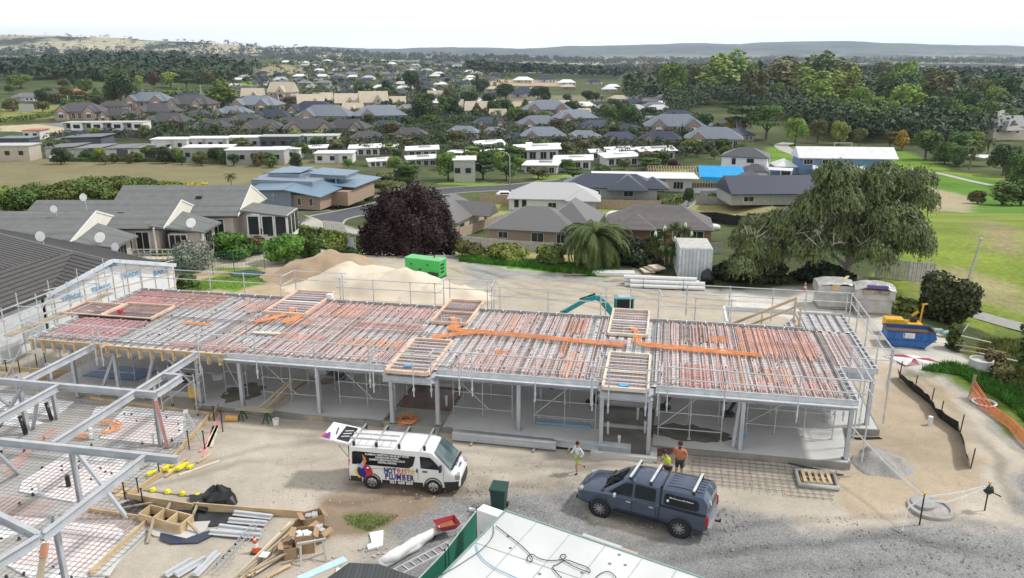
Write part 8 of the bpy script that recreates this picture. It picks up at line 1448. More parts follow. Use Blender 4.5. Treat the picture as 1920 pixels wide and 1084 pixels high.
# street lights, poles, sign
def lamp(label,px,py,top,arm=1.2):
 p=gp(px,py);h=(py-top)*mpp(p)/math.cos(PITCH);t=thing('street_light',label,'street light',p,0,'street lights');mb=MB();mb.tube([(0,0,0),(0,0,h*.86),(-arm*.35,0,h*.97),(-arm,0,h)],[.13,.09,.07,.05],8);mb.build('pole',GALV,t,smooth=True);mb=MB();mb.box((-arm-.2,0,h),(.6,.18,.1));mb.build('lamp_head',GALV,t)
lamp('tall curved street light standing beside the bend of the road',956,362,288,1.6);lamp('street light beside the green and white sign',633,388,322,.5);lamp('small street light in front of the white flat roofs',1139,332,308,.3);lamp('short street light beside the navy roofed house',1063,340,330,.4)
lamp('thin street light among the navy villas on the right',1270,262,232,.3)
for px,py,top,lab in ((129,199,180,'left power pole on the upper left ridge'),(270,188,168,'middle power pole on the upper left ridge'),(337,183,165,'third power pole on the upper left ridge'),(378,186,160,'tall power pole left of the green poplars')):
 p=gp(px,py);h=(py-top)*mpp(p);t=thing('power_pole',lab,'power pole',p,0,'power poles');mb=MB();mb.tube([(0,0,0),(0,0,h)],[.35,.2],6);mb.build('pole',mat('concrete_pole',(.55,.54,.50)),t);mb=MB();mb.box((0,0,h*.93),(2.4,.15,.15));mb.build('crossarm',TIMG,t)
P_=[gp(129,199),gp(270,188),gp(337,183),gp(378,186)];hs=[19,20,18,26]
for k in range(3):
 a,b=P_[k],P_[k+1];ha,hb=hs[k]*mpp(a)*.95,hs[k+1]*mpp(b)*.8;mb=MB()
 for e in (-1,1):mb.tube([tuple((b-a)*f+Vector((e,0,ha*(1-f)+(hb)*f-4*f*(1-f)*2.0))) for f in np.linspace(0,1,9)],.05,3)
 o=mb.build('power_line',DARKP);o.location=a;tag(o,'pair of wires between the %s and %s power poles on the ridge' % (ORD[k],ORD[k+1]),'power line','power lines on the ridge')
t=thing('sign_board','green and white sign board at the road side entrance of the hall','sign',gp(616,389));mb=MB();mb.box((0,0,1.1),(1.0,.12,2.2));s_=mb.build('board',WHITE,t);mb=MB();mb.box((0,-.07,1.75),(.98,.03,.85));mb.build('green_panel',mat('sign_green',(.10,.42,.20)),s_)
t=thing('billboard','weathered board on legs beside the upper left track','sign',gp(52,218));mb=MB();mb.box((0,0,4),(7,.3,4));mb.build('board',wallm('g'),t);mb=MB()
for x in (-3,3):mb.bar((x,0,0),(x,0,2.2),.3,.3)
mb.build('legs',TIMG,t)
# parked vehicles far off
def car(label,px,py,c,rz,k=1.):
 p=gp(px,py);t=thing('parked_car',label,'car',p,rz,'cars parked among the houses',scale=k);mb=loft([(-2.1,ring(.7,.8,.7,.3,.8,.85,.9)),(-1.9,ring(.8,.85,.75,.3,.85,1.0,1.05)),(-1.3,ring(.82,.87,.66,.3,.9,1.38,1.45)),(.3,ring(.82,.87,.66,.3,.9,1.38,1.45)),(1.0,ring(.82,.87,.76,.3,.85,.95,1.0)),(2.0,ring(.76,.8,.7,.3,.7,.78,.82))]);mb.build('body',c,t,smooth=True);mb=MB()
 for sy in (-1,1):mb.box((-.45,sy*.80,1.12),(1.7,.06,.3))
 mb.build('side_windows',GL,t)
 for x in (-1.25,1.25):
  for sy in (-1,1):mb=MB();mb.lathe([(.32,-.1),(.32,.1)],12,Matrix.Translation((x,sy*.76,.32)) @ Matrix.Rotation(PI/2,4,'X'));mb.build('wheel',TYRE,t)
car('white car parked behind the right end of the brown paddock',317,298,PAINTW,.1);car('white car parked at the left back of the brown paddock',108,299,PAINTW,.1);car('white van like car parked at the left end of the long board fence',950,372,PAINTW,.1,1.1);car('white car showing behind the palm crown',1160,412,PAINTW,.3,1.15);car('white car half hidden by the copper beech',690,466,PAINTW,.8,1.1)
t=thing('small_boat','white upturned boat or cover on the plot behind the tiled bungalow','boat',gp(1330,432),.1);mb=MB();mb.lathe([(.05,-1.9),(.5,-1.3),(.75,0),(.6,1.2),(.4,1.8)],12,Matrix.Translation((0,0,.5)) @ Matrix.Rotation(PI/2,4,'Y'));mb.build('hull',WHITE,t,smooth=True)
t=thing('goal_frame','small white goal frame at the edge of the park lawn','goal',gp(1580,279));mb=MB();mb.bar((-3,0,0),(-3,0,2),.15,.15);mb.bar((3,0,0),(3,0,2),.15,.15);mb.bar((-3,0,2),(3,0,2),.15,.15);mb.build('frame',WHITE,t)
t=thing('shade_sail','white shade sail over a terrace among palms on the right','shade sail',gp(1835,312));mb=MB();mb.add([(-5,0,3.4),(0,-2,2.6),(6,0,3.2),(0,3,3.0)],[(0,1,2,3)]);mb.build('sail',WHITE,t);mb=MB()
for x,z in ((-5,3.4),(6,3.2)):mb.bar((x,0,0),(x,0,z),.15,.15)
mb.build('posts',WHITE,t)
# ================================================================ TREES AND PLANTS
TR=np.random.default_rng(3)
def cards(P,Nn,size,droop=0.,aspect=1.0,bend=.25):
 """leaf clumps: a folded four-cornered card at every point, facing along Nn with jitter"""
 n=len(P);Nn=Nn+TR.normal(0,.55,(n,3));Nn[:,2] +=.25;Nn /=np.linalg.norm(Nn,axis=1)[:,None]+1e-9
 up=np.tile([0,0,1.],(n,1))+TR.normal(0,.05 if droop else .8,(n,3));a=np.cross(up,Nn);a /=np.linalg.norm(a,axis=1)[:,None]+1e-9;b=np.cross(Nn,a)
 s=(size*TR.uniform(.55,1.35,n))[:,None];a=a*s;b=b*s*aspect
 c=[P-a*.5-b*.15,P-b*.55*TR.uniform(.6,1.2,(n,1)),P+a*.5-b*.1+Nn*s*bend,P+b*.6]
 V=np.stack(c,1).reshape(-1,3);Fc=np.arange(4*n).reshape(n,4);return V,Fc
def mesh_np(name,V,Fc,m,parent,smooth=False):
 me=bpy.data.meshes.new(name);me.vertices.add(len(V));me.vertices.foreach_set('co',V.astype(np.float32).ravel());me.loops.add(Fc.size);me.loops.foreach_set('vertex_index',Fc.ravel().astype(np.int32));me.polygons.add(len(Fc));me.polygons.foreach_set('loop_start',np.arange(0,Fc.size,Fc.shape[1],dtype=np.int32));me.update(calc_edges=True);me.materials.append(m)
 o=bpy.data.objects.new(name,me);col.objects.link(o);o.parent=parent;return o
def lobes(k,rx,rz,zc,kind):
 L_=[]
 for i in range(k):
  a=TR.uniform(0,2*PI);r=TR.uniform(.15,.62);h=TR.uniform(-.6,.75)
  if kind=='cone':r *=(1-(h+1)/2)*1.3;sz=.30*(1.25-(h+1)/2)
  elif kind=='layer':sz=.34;h=TR.choice([-.5,-.1,.3,.65])
  else:r *=math.sqrt(max(0,1-h*h*.7));sz=TR.uniform(.30,.48)
  L_.append((math.cos(a)*r*rx,math.sin(a)*r*rx,zc+h*rz*.8,sz*rx,sz*rz*(.35 if kind=='layer' else .95)))
 return L_
def crown(n,rx,rz,zc,kind='round',k=11,size=.1,**kw):
 L_=lobes(k,rx,rz,zc,kind);w_=np.array([l[3]**2 for l in L_]);i=TR.choice(len(L_),n,p=w_/w_.sum());d=TR.normal(0,1,(n,3));d[:,2] +=.35;d /=np.linalg.norm(d,axis=1)[:,None];r=TR.uniform(.35,1.06,n)**.45
 A=np.array(L_)[i];P=A[:,:3]+d*np.stack([A[:,3],A[:,3],A[:,4]],1)*r[:,None]*1.08;return cards(P,d,size,**kw)
BARK=mat('bark',(.13,.10,.075),rough=.9,var=.3,scale=6,bump=.4);PALEB=mat('pale_bark',(.42,.39,.34),rough=.8,var=.25,scale=5)
LEAF={'dark':(.045,.080,.026),'mid':(.085,.145,.032),'light':(.16,.24,.04),'yellow':(.42,.31,.035),'maroon':(.085,.042,.030),'olive':(.12,.125,.045),'brown':(.17,.135,.065),'grey':(.17,.17,.13),'blue':(.05,.085,.06),'lime':(.20,.25,.05)}
LN={'dark':'dark green','mid':'mid green','light':'light green','yellow':'golden yellow','maroon':'maroon','olive':'olive','brown':'russet brown','grey':'grey brown','blue':'bluish green','lime':'yellow green'}
def lm(k):return leafm('leaf_'+k,LEAF[k])
def limbs(mb,h,r,n,spread,top):
 mb.tube([(0,0,-.3),(.01,.02,h*.5),(0,0,h*.8)],[r,r*.8,r*.4],7)
 for k in range(n):a=2*PI*k/n+.4;mb.tube([(0,0,h*(.35+.04*k)),(math.cos(a)*spread*.5,math.sin(a)*spread*.5,h*.65+.1*top),(math.cos(a)*spread,math.sin(a)*spread,top*(.75+.1*(k % 2)))],[r*.5,r*.3,r*.12],5)
def ttmpl(kind):
 t=thing('tree',kind,'tree');mb=MB()
 if kind in ('round','round2'):limbs(mb,.6,.035,5,.28,.9);mb.build('trunk',BARK,t);V,Fc=crown(2600,.46,.48,.50,size=.055,k=14 if kind=='round' else 9)
 if kind=='layer':limbs(mb,.5,.04,6,.4,.8);mb.build('trunk',BARK,t);V,Fc=crown(2400,.58,.38,.58,'layer',size=.07,k=14)
 if kind=='cone':mb.tube([(0,0,-.1),(0,0,.95)],[.03,.005],6);mb.build('trunk',BARK,t);V,Fc=crown(1700,.26,.49,.48,'cone',size=.05,k=26)
 if kind=='poplar':limbs(mb,.5,.03,4,.12,.9);mb.build('trunk',BARK,t);V,Fc=crown(1800,.30,.47,.53,size=.055,k=13)
 if kind=='bush':mb.tube([(0,0,-.1),(0,0,.4)],[.05,.02],5);mb.build('trunk',BARK,t);V,Fc=crown(1500,.62,.42,.42,size=.11,k=12)
 if kind=='bare':
  limbs(mb,.7,.03,7,.3,.95);rr=random.Random(4)
  for k in range(70):a=rr.uniform(0,6.3);r=rr.uniform(.05,.3);z=rr.uniform(.45,.85);mb.tube([(math.cos(a)*r*.6,math.sin(a)*r*.6,z),(math.cos(a)*(r+.12),math.sin(a)*(r+.12),z+.14)],[.006,.002],3)
  mb.build('trunk',PALEB,t);V,Fc=crown(500,.42,.36,.62,size=.03,k=12)
 mesh_np('crown',V,Fc,lm('mid'),t);return t
def frond_palm(kind,n,L_,trunk_h,droop,size):
 t=thing('palm_tree',kind,'palm');mb=MB();mb.tube([(0,0,-.2),(.0,0,trunk_h*.5),(.0,0,trunk_h)],[size*.6,size*.45,size*.5],8);mb.build('trunk',mat('palm_trunk',(.20,.16,.11),rough=.9,var=.3,scale=8),t);mb=MB();rr=random.Random(8)
 for k in range(n):
  a=rr.uniform(0,2*PI);e=rr.uniform(-.35,1.25);l_=L_*rr.uniform(.8,1.05);dx,dy=math.cos(a),math.sin(a);pts=[];x=z=0;ang=e;sn=9
  for i in range(sn+1):pts.append(Vector((dx*x,dy*x,trunk_h+z)));x +=math.cos(ang)*l_/sn;z +=math.sin(ang)*l_/sn;ang -=droop/sn*(1+.3*i/sn)
  s=Vector((-dy,dx,0))
  for i in range(sn):
   a_,b_=pts[i],pts[i+1];d=b_-a_;wd=L_*.15*math.sin(PI*(.12+.86*(i+.5)/sn))
   for q in (0,.34,.67):
    c=a_+d*q
    for sg in (-1,1):tip=c+s*sg*wd*rr.uniform(.8,1.1)+d*.9+Vector((0,0,-wd*.35));k0=len(mb.v);mb.v +=[tuple(c),tuple(c+d*.30),tuple(tip)];mb.f.append((k0,k0+1,k0+2));mb.m.append(0)
  mb.tube([tuple(p) for p in pts],[size*.08]*len(pts),3)
 mb.build('fronds',leafm('leaf_palm',(.085,.12,.035)),t);return t
TT={k:ttmpl(k) for k in ('round','round2','layer','cone','poplar','bush','bare')};TT['palm']=frond_palm('palm',34,.42,.75,2.0,.05)
COUNT={}
def tree(px,pb,pt,wpx,kind,leaf,lab,grp=None,name=None,cat=None):
 p=gp(px,pb);m_=mpp(p);h=(pb-pt)*m_/math.cos(PITCH);base={'round':.98,'round2':.98,'layer':1.2,'cone':.55,'poplar':.62,'bush':1.3,'bare':.9,'palm':.85}[kind];w_=wpx*m_/base
 o=dup(TT[kind],p-Vector((0,0,.1)),TR.uniform(0,6.28),lab,grp,(w_,w_,h),{'leaf_mid':lm(leaf)} if leaf and kind !='palm' else None)
 if kind=='bush':o.name=name or 'shrub';o['category']=cat or 'shrub'
 return o
E_=[(230,203,127,72,'round','dark','broad dark green tree left of centre on the upper left ridge'),(215,200,135,40,'poplar','mid','slender green tree in front of the broad ridge tree'),(39,166,139,56,'round','light','light green tree at the far left skyline'),(415,204,151,62,'poplar','light','bright green poplar clump beside the ridge houses'),(398,200,165,30,'poplar','mid','smaller green poplar left of the bright poplar clump'),(320,165,134,44,'round','lime','yellow green rounded tree on the upper left ridge'),(262,165,140,22,'round','lime','small lime green tree right of the ridge tree'),(290,168,136,22,'round','maroon','maroon tree between lime green ridge trees'),(350,168,128,44,'layer','dark','dark wide tree right of the lime ridge tree'),(390,165,130,30,'round','olive','olive tree behind the tall power pole'),(140,165,135,20,'cone','dark','dark narrow conifer behind the terracotta roof'),(120,166,146,30,'round','olive','olive tree behind the terracotta roofed house'),(160,175,148,36,'round2','mid','leafy tree right of the terracotta roofed house'),
 (771,173,130,46,'round','dark','big dark rounded tree in the middle distance'),(785,176,145,14,'cone','maroon','narrow dark red conifer beside the big dark tree'),(792,228,182,62,'round','dark','dark spreading tree above the second villa row'),(853,222,180,44,'cone','dark','dark conical tree right of the spreading dark tree'),(895,166,133,16,'cone','blue','tall thin pine by the bare subdivision'),(613,213,180,18,'cone','dark','dark conifer among the tan gabled houses'),(632,214,194,8,'cone','blue','narrow cypress right of the dark conifer'),(545,198,181,36,'round','maroon','maroon rounded tree among the tan houses'),(676,221,200,42,'layer','yellow','golden yellow tree above the blue roofed villas'),(702,186,170,20,'round','yellow','small golden tree in the middle distance'),(694,214,196,20,'round','lime','lime tree beside the golden yellow tree'),(805,240,213,36,'round','mid','green tree at the end of the blue roofed villa'),(1020,232,207,32,'round','light','round light green tree among the blue roofs'),(1141,232,195,40,'round','mid','left of two green trees among the right hand villas'),(1176,240,192,48,'round','mid','right of two green trees among the right hand villas'),(965,225,200,36,'round2','light','light tree left of the round light green tree'),(832,198,190,22,'layer','brown','rust brown tree in the middle distance'),(955,217,200,24,'round','maroon','dark red tree behind the blue roofed villas'),
 (1209,168,110,46,'bare','brown','tall bare brown tree on the skyline right of centre'),(1428,156,122,26,'bare','grey','left bare grey tree above the woodland'),(1452,154,120,34,'bare','grey','right bare grey tree above the woodland'),(1330,195,167,42,'bare','grey','bare grey tree in front of the woodland edge'),(1320,250,210,36,'round','dark','dark tree left of the golden tree by the villas'),(1368,250,222,20,'round','yellow','golden tree among the right hand villas'),(1395,252,192,96,'layer','dark','big dark layered cypress beside the park entrance'),(1435,262,190,80,'layer','mid','broad green tree behind the park path'),(1490,272,218,54,'round','light','bright green rounded tree at the park path'),(1262,245,206,34,'cone','dark','dark conical tree between the right hand villas'),(1278,262,228,10,'cone','dark','narrow cypress beside the grey blue villa'),(1532,268,220,38,'round','olive','olive tree right of the bright green park tree'),(1573,272,228,40,'round2','lime','yellow topped tree at the park lawn edge'),(1610,276,238,36,'round','olive','feathery olive tree behind the goal frame'),(1668,280,242,38,'layer','brown','russet tree at the edge of the park lawn'),(1690,282,245,30,'poplar','yellow','golden topped slender tree at the edge of the park lawn'),(1735,300,240,70,'round','mid','big green tree right of the golden slender tree'),(1772,300,262,60,'round','dark','dark tree at the corner of the park lawn'),(1830,296,250,46,'palm',None,'left tall palm by the shade sail'),(1850,300,256,40,'palm',None,'right tall palm by the shade sail'),(1880,330,268,70,'round','dark','dark leafy tree at the right edge above the park path'),(1905,352,290,60,'round2','mid','leafy tree at the right edge beside the park path'),(1880,385,340,70,'poplar','mid','left green cypress like hedge tree at the right edge'),(1915,385,332,56,'poplar','mid','right green cypress like hedge tree at the right edge'),(1832,382,352,40,'bush','olive','scrubby bush left of the hedge trees'),
 (840,338,285,62,'round','light','round bright green tree beside the road bend'),(765,360,298,80,'layer','mid','spreading green tree left of the road bend'),(720,372,318,70,'layer','olive','low spreading tree behind the copper beech'),(905,336,292,66,'layer','dark','dark spreading tree right of the round bright tree'),(950,338,300,46,'round','mid','leafy tree behind the tall curved street light'),(740,325,290,40,'round','light','green tree behind the road trees'),(648,382,338,62,'layer','olive','wide flat topped tree beside the sign board'),(1010,336,312,50,'round','olive','left of three low trees in front of the white roofs'),(1075,336,310,50,'layer','mid','middle of three low trees in front of the white roofs'),(1130,332,308,48,'round','mid','right of three low trees in front of the white roofs'),(1215,320,292,60,'layer','mid','spreading tree at the right end of the white roofs'),(1262,318,296,30,'round','maroon','maroon tree at the right end of the white roofs'),(285,301,270,50,'round','mid','green tree among the low units behind the paddock'),(120,301,280,42,'round','mid','leafy tree at the left back of the paddock'),(162,300,282,38,'round2','mid','second leafy tree at the back of the paddock'),(330,302,275,26,'round','light','light tree right of the low units'),(490,310,284,34,'round','mid','green tree in front of the grey flat roofed house'),(565,296,265,44,'round','mid','round green tree behind the blue hall'),(455,282,258,52,'round2','mid','green clump in front of the banded blocks'),(600,296,276,20,'cone','dark','small cone shaped tree behind the blue hall'),(650,300,282,34,'round','brown','autumn tree left of the white flat roofs'),
 (435,358,322,32,'palm',None,'small dark palm at the left wall of the hall'),(508,372,320,30,'palm',None,'palm in front of the blue grey hall wall'),(478,372,358,22,'bush','dark','round dark bush between the two hall palms'),(928,262,215,20,'palm',None,'tall thin palm among the blue roofs'),(905,266,240,22,'palm',None,'shorter palm left of the tall thin palm'),(1140,262,224,32,'palm',None,'palm in front of the navy roofed villas'),(1303,246,215,22,'palm',None,'palm with orange crown beside the blue villa'),(1378,250,216,18,'palm',None,'dark palm behind the golden tree'),(597,196,158,24,'palm',None,'palm above the tan gabled houses'),(470,200,182,26,'palm',None,'squat palm beside the first tan house'),
 (1290,388,348,26,'round','dark','small dark tree at the driveway by the navy house'),(1340,380,358,34,'bush','light','low palm like shrub behind the grey board fence'),(700,268,250,30,'round','mid','tree between charcoal villas'),(1232,255,232,30,'round','light','light green tree among the right villas')]
for a in E_:tree(*a)
def hit(p):return any((p.x-x)**2+(p.y-y)**2 < (r*.95)**2 for x,y,r in HPOS)
def scatter(poly,n,hpx,wr,kinds,leaves,where,grp,vary=.35,avoid=True):
 xs=[p[0] for p in poly];ys=[p[1] for p in poly];out=[];tries=0
 while len(out) < n and tries < n*60:
  tries +=1;x,y=TR.uniform(min(xs),max(xs)),TR.uniform(min(ys),max(ys))
  if not inpoly(np.array([x]),np.array([y]),poly)[0]:continue
  if avoid and hit(gp(x,y)):continue
  if any(abs(x-a) < hpx*.45 and abs(y-b) < hpx*.12 for a,b in out):continue
  out.append((x,y))
 out.sort()
 for i,(x,y) in enumerate(out):
  k=kinds[int(TR.integers(len(kinds)))];lf=leaves[int(TR.integers(len(leaves)))];f=(hpx*(1+.0*(y)))*TR.uniform(1-vary,1+vary)
  tree(x,y,y-f,f*wr*TR.uniform(.8,1.2),k,lf,'%s %s, %s from the left %s' % (LN[lf],'shrub' if k=='bush' else 'tree',nth(i),where),grp)
scatter([(1240,215),(1330,190),(1440,215),(1560,240),(1700,250),(1860,240),(1900,215),(1760,190),(1560,175),(1340,168),(1230,180)],46,60,1.0,['round','round2','poplar'],['mid','mid','light','olive','light','lime','dark'],'in the near belt of the right hand woodland','trees of the right hand woodland')
scatter([(1560,262),(1880,262),(1900,235),(1560,235)],18,62,1.0,['round','round2'],['mid','light','dark','mid','light'],'in the front edge of the right hand woodland','trees of the right hand woodland',avoid=False)
scatter([(1200,185),(1560,170),(1920,200),(1920,178),(1560,158),(1210,165)],34,36,1.15,['round','round2'],['mid','dark','blue','olive'],'in the far belt of the right hand woodland','trees of the right hand woodland')
scatter([(640,215),(900,235),(1190,225),(1190,195),(900,178),(640,180)],52,26,1.2,['round','round2','cone','palm','round'],['mid','dark','dark','olive','blue'],'among the middle distance gardens','garden trees among the houses')
scatter([(400,290),(640,292),(900,285),(1290,292),(1290,275),(900,262),(640,262),(400,266)],32,19,1.5,['bush','round','layer'],['mid','dark','olive','light','brown'],'in the gardens behind the white flat roofs','garden trees among the houses')
scatter([(100,262),(560,262),(1000,272),(1300,285),(1300,215),(900,240),(500,225),(100,222)],60,19,1.35,['bush','round','round2'],['mid','dark','olive','maroon','lime'],'between the brick villa rows','garden trees among the houses')
scatter([(640,318),(1000,330),(1290,322),(1290,298),(1000,290),(640,300)],22,26,1.35,['round','layer','bush'],['mid','dark','light','olive','mid'],'between the white flat roofed units','garden trees among the houses')
scatter([(95,309),(300,309),(560,316),(560,306),(300,302),(95,302)],20,24,1.3,['round','bush','round2'],['mid','dark','light','olive'],'along the back of the brown paddock','trees along the back of the brown paddock',avoid=False)
scatter([(0,232),(90,228),(200,200),(200,178),(0,176)],12,26,1.3,['round','bush','cone'],['dark','mid','olive'],'on the upper left slope','trees on the upper left slope')
scatter([(1280,300),(1400,302),(1420,282),(1300,282)],9,22,1.4,['bush','round'],['dark','maroon','mid','light'],'below the grey blue villa by the park','garden trees among the houses')
scatter([(1760,320),(1900,330),(1900,295),(1770,290)],8,40,1.2,['round','round2','palm'],['dark','mid','light'],'round the shade sail terrace','trees on the right')
scatter([(450,170),(900,168),(900,120),(560,118),(440,150)],30,9,1.4,['round','bush'],['mid','dark','blue'],'among the houses on the distant rise','trees on the distant rise')
# hedges: clipped leafy walls
def hedge(label,pts,h,wd,leaf,size=.28,dens=26,name='hedge',z0=None):
 P=[gp(*p) for p in pts];t=thing(name,label,'hedge',P[0],0,'hedges');o=P[0];Vs=[];core=MB();allP=[];allN=[]
 for a,b in zip(P[:-1],P[1:]):
  d=(b-a).normalized();s=Vector((d.y,-d.x,0)).normalized();ln=(b-a).length;n=int(ln*(h*2+wd)*dens);f=TR.uniform(0,1,n);q=TR.uniform(0,h*2+wd,n);off=np.where(q < h,-wd/2,np.where(q < h+wd,q-h-wd/2,wd/2));z=np.where(q < h,q,np.where(q < h+wd,h,q-h-wd));nrm=np.where((q < h)[:,None],-np.array(s)[None],np.where((q < h+wd)[:,None],np.array([[0,0,1.]]),np.array(s)[None]))
  allP.append(np.array(a-o)[None]+np.array(b-a)[None]*f[:,None]+np.array(s)[None]*off[:,None]+np.stack([0*z,0*z,z],1)+TR.normal(0,.06,(n,3)));allN.append(nrm);core.bar(a-o+Vector((0,0,h*.47)),b-o+Vector((0,0,h*.47)),wd*.85,h*.92)
 V,Fc=cards(np.concatenate(allP),np.concatenate(allN),size);core.build('inner_twigs',lm('dark'),t);mesh_np('foliage',V,Fc,lm(leaf),t)
hedge('clipped green hedge running from the sunroom to the copper beech',[(520,452),(590,462),(672,474)],1.9,1.3,'light',.22);hedge('long clipped hedge below the terracotta roofed house',[(75,192),(150,196),(215,194)],5,4,'olive',1.1,2);hedge('long hedge along the upper left ridge',[(270,184),(330,185),(372,182)],4.5,3,'lime',1.0,2);hedge('yellow green hedge at the end of the long board fence',[(1238,394),(1260,386),(1278,380)],1.8,1.2,'lime',.4,8);hedge('dark hedge along the front of the blue weatherboard house',[(1462,338),(1520,342),(1580,344)],1.6,2.5,'dark',.5,6);hedge('yellow green hedge above the navy roofed house',[(1445,352),(1500,348)],2.0,2,'lime',.5,6);hedge('low hedge along the back of the paddock',[(95,303),(180,303),(330,304)],1.1,1.2,'mid',.4,5);hedge('green windbreak hedge beside the brown oval',[(0,230),(60,224),(125,212)],2.2,1.5,'light',.6,3)
# ---- big garden and site plants built one by one
def big(name,label,cat,loc,n,rx,rz,zc,leaf,size,k=16,kind='round',trunk=(.25,2.0),core=True,**kw):
 t=thing(name,label,cat,loc);V,Fc=crown(n,rx,rz,zc,kind,k,size,**kw);mesh_np('crown',V,Fc,lm(leaf),t);mb=MB();limbs(mb,trunk[1],trunk[0],6,rx*.5,zc+rz*.5);mb.build('trunk',BARK,t);return t
LEAF['beech']=(.034,.016,.016);LEAF['willow']=(.115,.145,.056);LEAF['shrubd']=(.045,.06,.022);LEAF['bright']=(.10,.19,.03);LEAF['gold']=(.50,.40,.05);LEAF['silver']=(.26,.27,.22);LEAF['leafy']=(.10,.13,.03)
p=at(760,490,-.6);t=thing('copper_beech','big dark purple copper beech dome behind the pale sand heap','tree',(p.x,p.y+3.2,-1));n=52000;d=TR.normal(0,1,(n,3));d /=np.linalg.norm(d,axis=1)[:,None];d[:,2]=np.abs(d[:,2])*1.0-.25*(TR.random(n) < .35);rad=TR.uniform(.55,1.0,n)**.35*(1+.10*np.sin(d[:,0]*9+3)*np.sin(d[:,1]*8)+.08*np.sin(d[:,2]*13+d[:,0]*7)+.05*np.sin(d[:,0]*23+d[:,1]*19));P=d*rad[:,None]*np.array([4.3,4.0,5.1]);P[:,2]=P[:,2]+1.2;P +=TR.normal(0,.14,P.shape);V,Fc=cards(P,d,.19);mesh_np('crown',V,Fc,leafm('leaf_beech',LEAF['beech']),t);mb=MB();limbs(mb,4,.3,7,2.6,6);mb.build('trunk',BARK,t)
# weeping gum / willow: limbs with hanging strands
def weeping(name,label,loc,lobes_,n,size,leaf,limbn=15):
 t=thing(name,label,'tree',loc);rr=random.Random(6);mb=MB();Ps=[];mb.tube([(0,0,-.5),(.2,.1,2.2),(.1,0,4.2)],[.42,.33,.26],9)
 for i in range(limbn):
  lx,ly,lz,lr,lh=lobes_[i % len(lobes_)];a=Vector((.1,0,rr.uniform(1.6,4.0)));e=Vector((lx+rr.uniform(-.6,.6)*lr,ly+rr.uniform(-.6,.6)*lr,lz+rr.uniform(.0,.7)*lh));m_=a.lerp(e,.5)+Vector((rr.uniform(-.5,.5),rr.uniform(-.5,.5),rr.uniform(.2,.8)));mb.tube([tuple(a),tuple(m_),tuple(e)],[.17,.09,.03],5)
  for j in range(5):s_=m_.lerp(e,rr.uniform(.1,1));q=s_+Vector((rr.uniform(-1.3,1.3),rr.uniform(-1.4,.6),rr.uniform(.2,1.3)));mb.tube([tuple(s_),tuple(q)],[.05,.012],4)
 mb.build('trunk',PALEB,t);A=np.array(lobes_);w_=A[:,3]**2*A[:,4];ns=n//12;i=TR.choice(len(A),ns,p=w_/w_.sum());d=TR.normal(0,1,(ns,3));d[:,2]=np.abs(d[:,2])*.8;d /=np.linalg.norm(d,axis=1)[:,None];r=TR.uniform(.3,1.0,ns)**.5;tip=A[i,:3]+d*r[:,None]*np.stack([A[i,3],A[i,3],A[i,4]],1);ln=TR.uniform(.3,1.3,ns)
 f=TR.uniform(0,1,(ns,12));P=(tip[:,None,:]+np.stack([d[:,0][:,None]*f*.3,d[:,1][:,None]*f*.3,-f*ln[:,None]],2)+TR.normal(0,.07,(ns,12,3))).reshape(-1,3);Nn=np.repeat(d,12,0);V,Fc=cards(P,Nn,size,droop=1,aspect=2.6,bend=.15);V[:,2]=np.maximum(V[:,2],.3);mesh_np('crown',V,Fc,leafm('leaf_willow',LEAF[leaf],.1),t);return t
def hull(pts,n,r0,r1,seed):
 rr=random.Random(seed);L_=[]
 for k in range(n):a,b=rr.choice(pts),rr.choice(pts);f=rr.random()*.45;q=[a[i]+(b[i]-a[i])*f for i in range(3)];s_=rr.uniform(r0,r1);L_.append((q[0]+rr.gauss(0,.5),q[1]+rr.gauss(0,.9),q[2]+rr.gauss(0,.4),s_,s_*.75))
 return L_
c=at(1612,545,0);weeping('weeping_tree','huge weeping gum tree with pale limbs beyond the wrapped pallets',(c.x,60.5,-.6),hull([(-5.4,0,5.2),(-3.8,0,7.0),(-1.6,-.6,9.2),(.9,0,10.0),(3.2,.4,9.4),(5.2,.4,7.8),(6.2,0,5.4),(-.5,-1.6,6.0),(3.0,-1.2,5.2),(-3.8,-1,3.6),(5.2,-.6,3.6),(1.2,-1.6,3.4),(-.5,0,7.2),(2.2,0,7.4),(3.6,0,6.0),(-2.2,0,5.0)],66,.9,1.5,2),110000,.098,'willow',34)
c=at(1440,545,0);weeping('weeping_tree','lower weeping tree at the left shoulder of the huge gum',(c.x,60.0,-.4),hull([(-2.4,0,2.8),(-.6,0,4.4),(1.0,0,5.4),(2.6,0,4.2),(-.3,-.8,2.2),(2,-.5,2.5)],18,.7,1.2,3),34000,.095,'willow',12)
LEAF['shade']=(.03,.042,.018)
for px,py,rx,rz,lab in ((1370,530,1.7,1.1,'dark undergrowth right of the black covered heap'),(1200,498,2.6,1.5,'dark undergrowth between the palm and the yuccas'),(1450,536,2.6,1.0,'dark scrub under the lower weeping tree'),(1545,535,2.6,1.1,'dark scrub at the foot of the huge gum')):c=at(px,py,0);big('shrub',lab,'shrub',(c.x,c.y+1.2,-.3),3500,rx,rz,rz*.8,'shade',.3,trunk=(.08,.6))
PT=frond_palm('x',110,3.9,3.3,2.1,.8);c=at(1115,505,0);PT.location=(c.x,c.y+.4,-.9);PT.name='date_palm';PT['label']='big arching date palm at the edge of the gravel track';PT['category']='palm'
t=thing('yucca','clump of spiky yuccas with white flower heads left of the shipping container','yucca',at(1255,498,0));sp=MB();rr=random.Random(3);tk=MB()
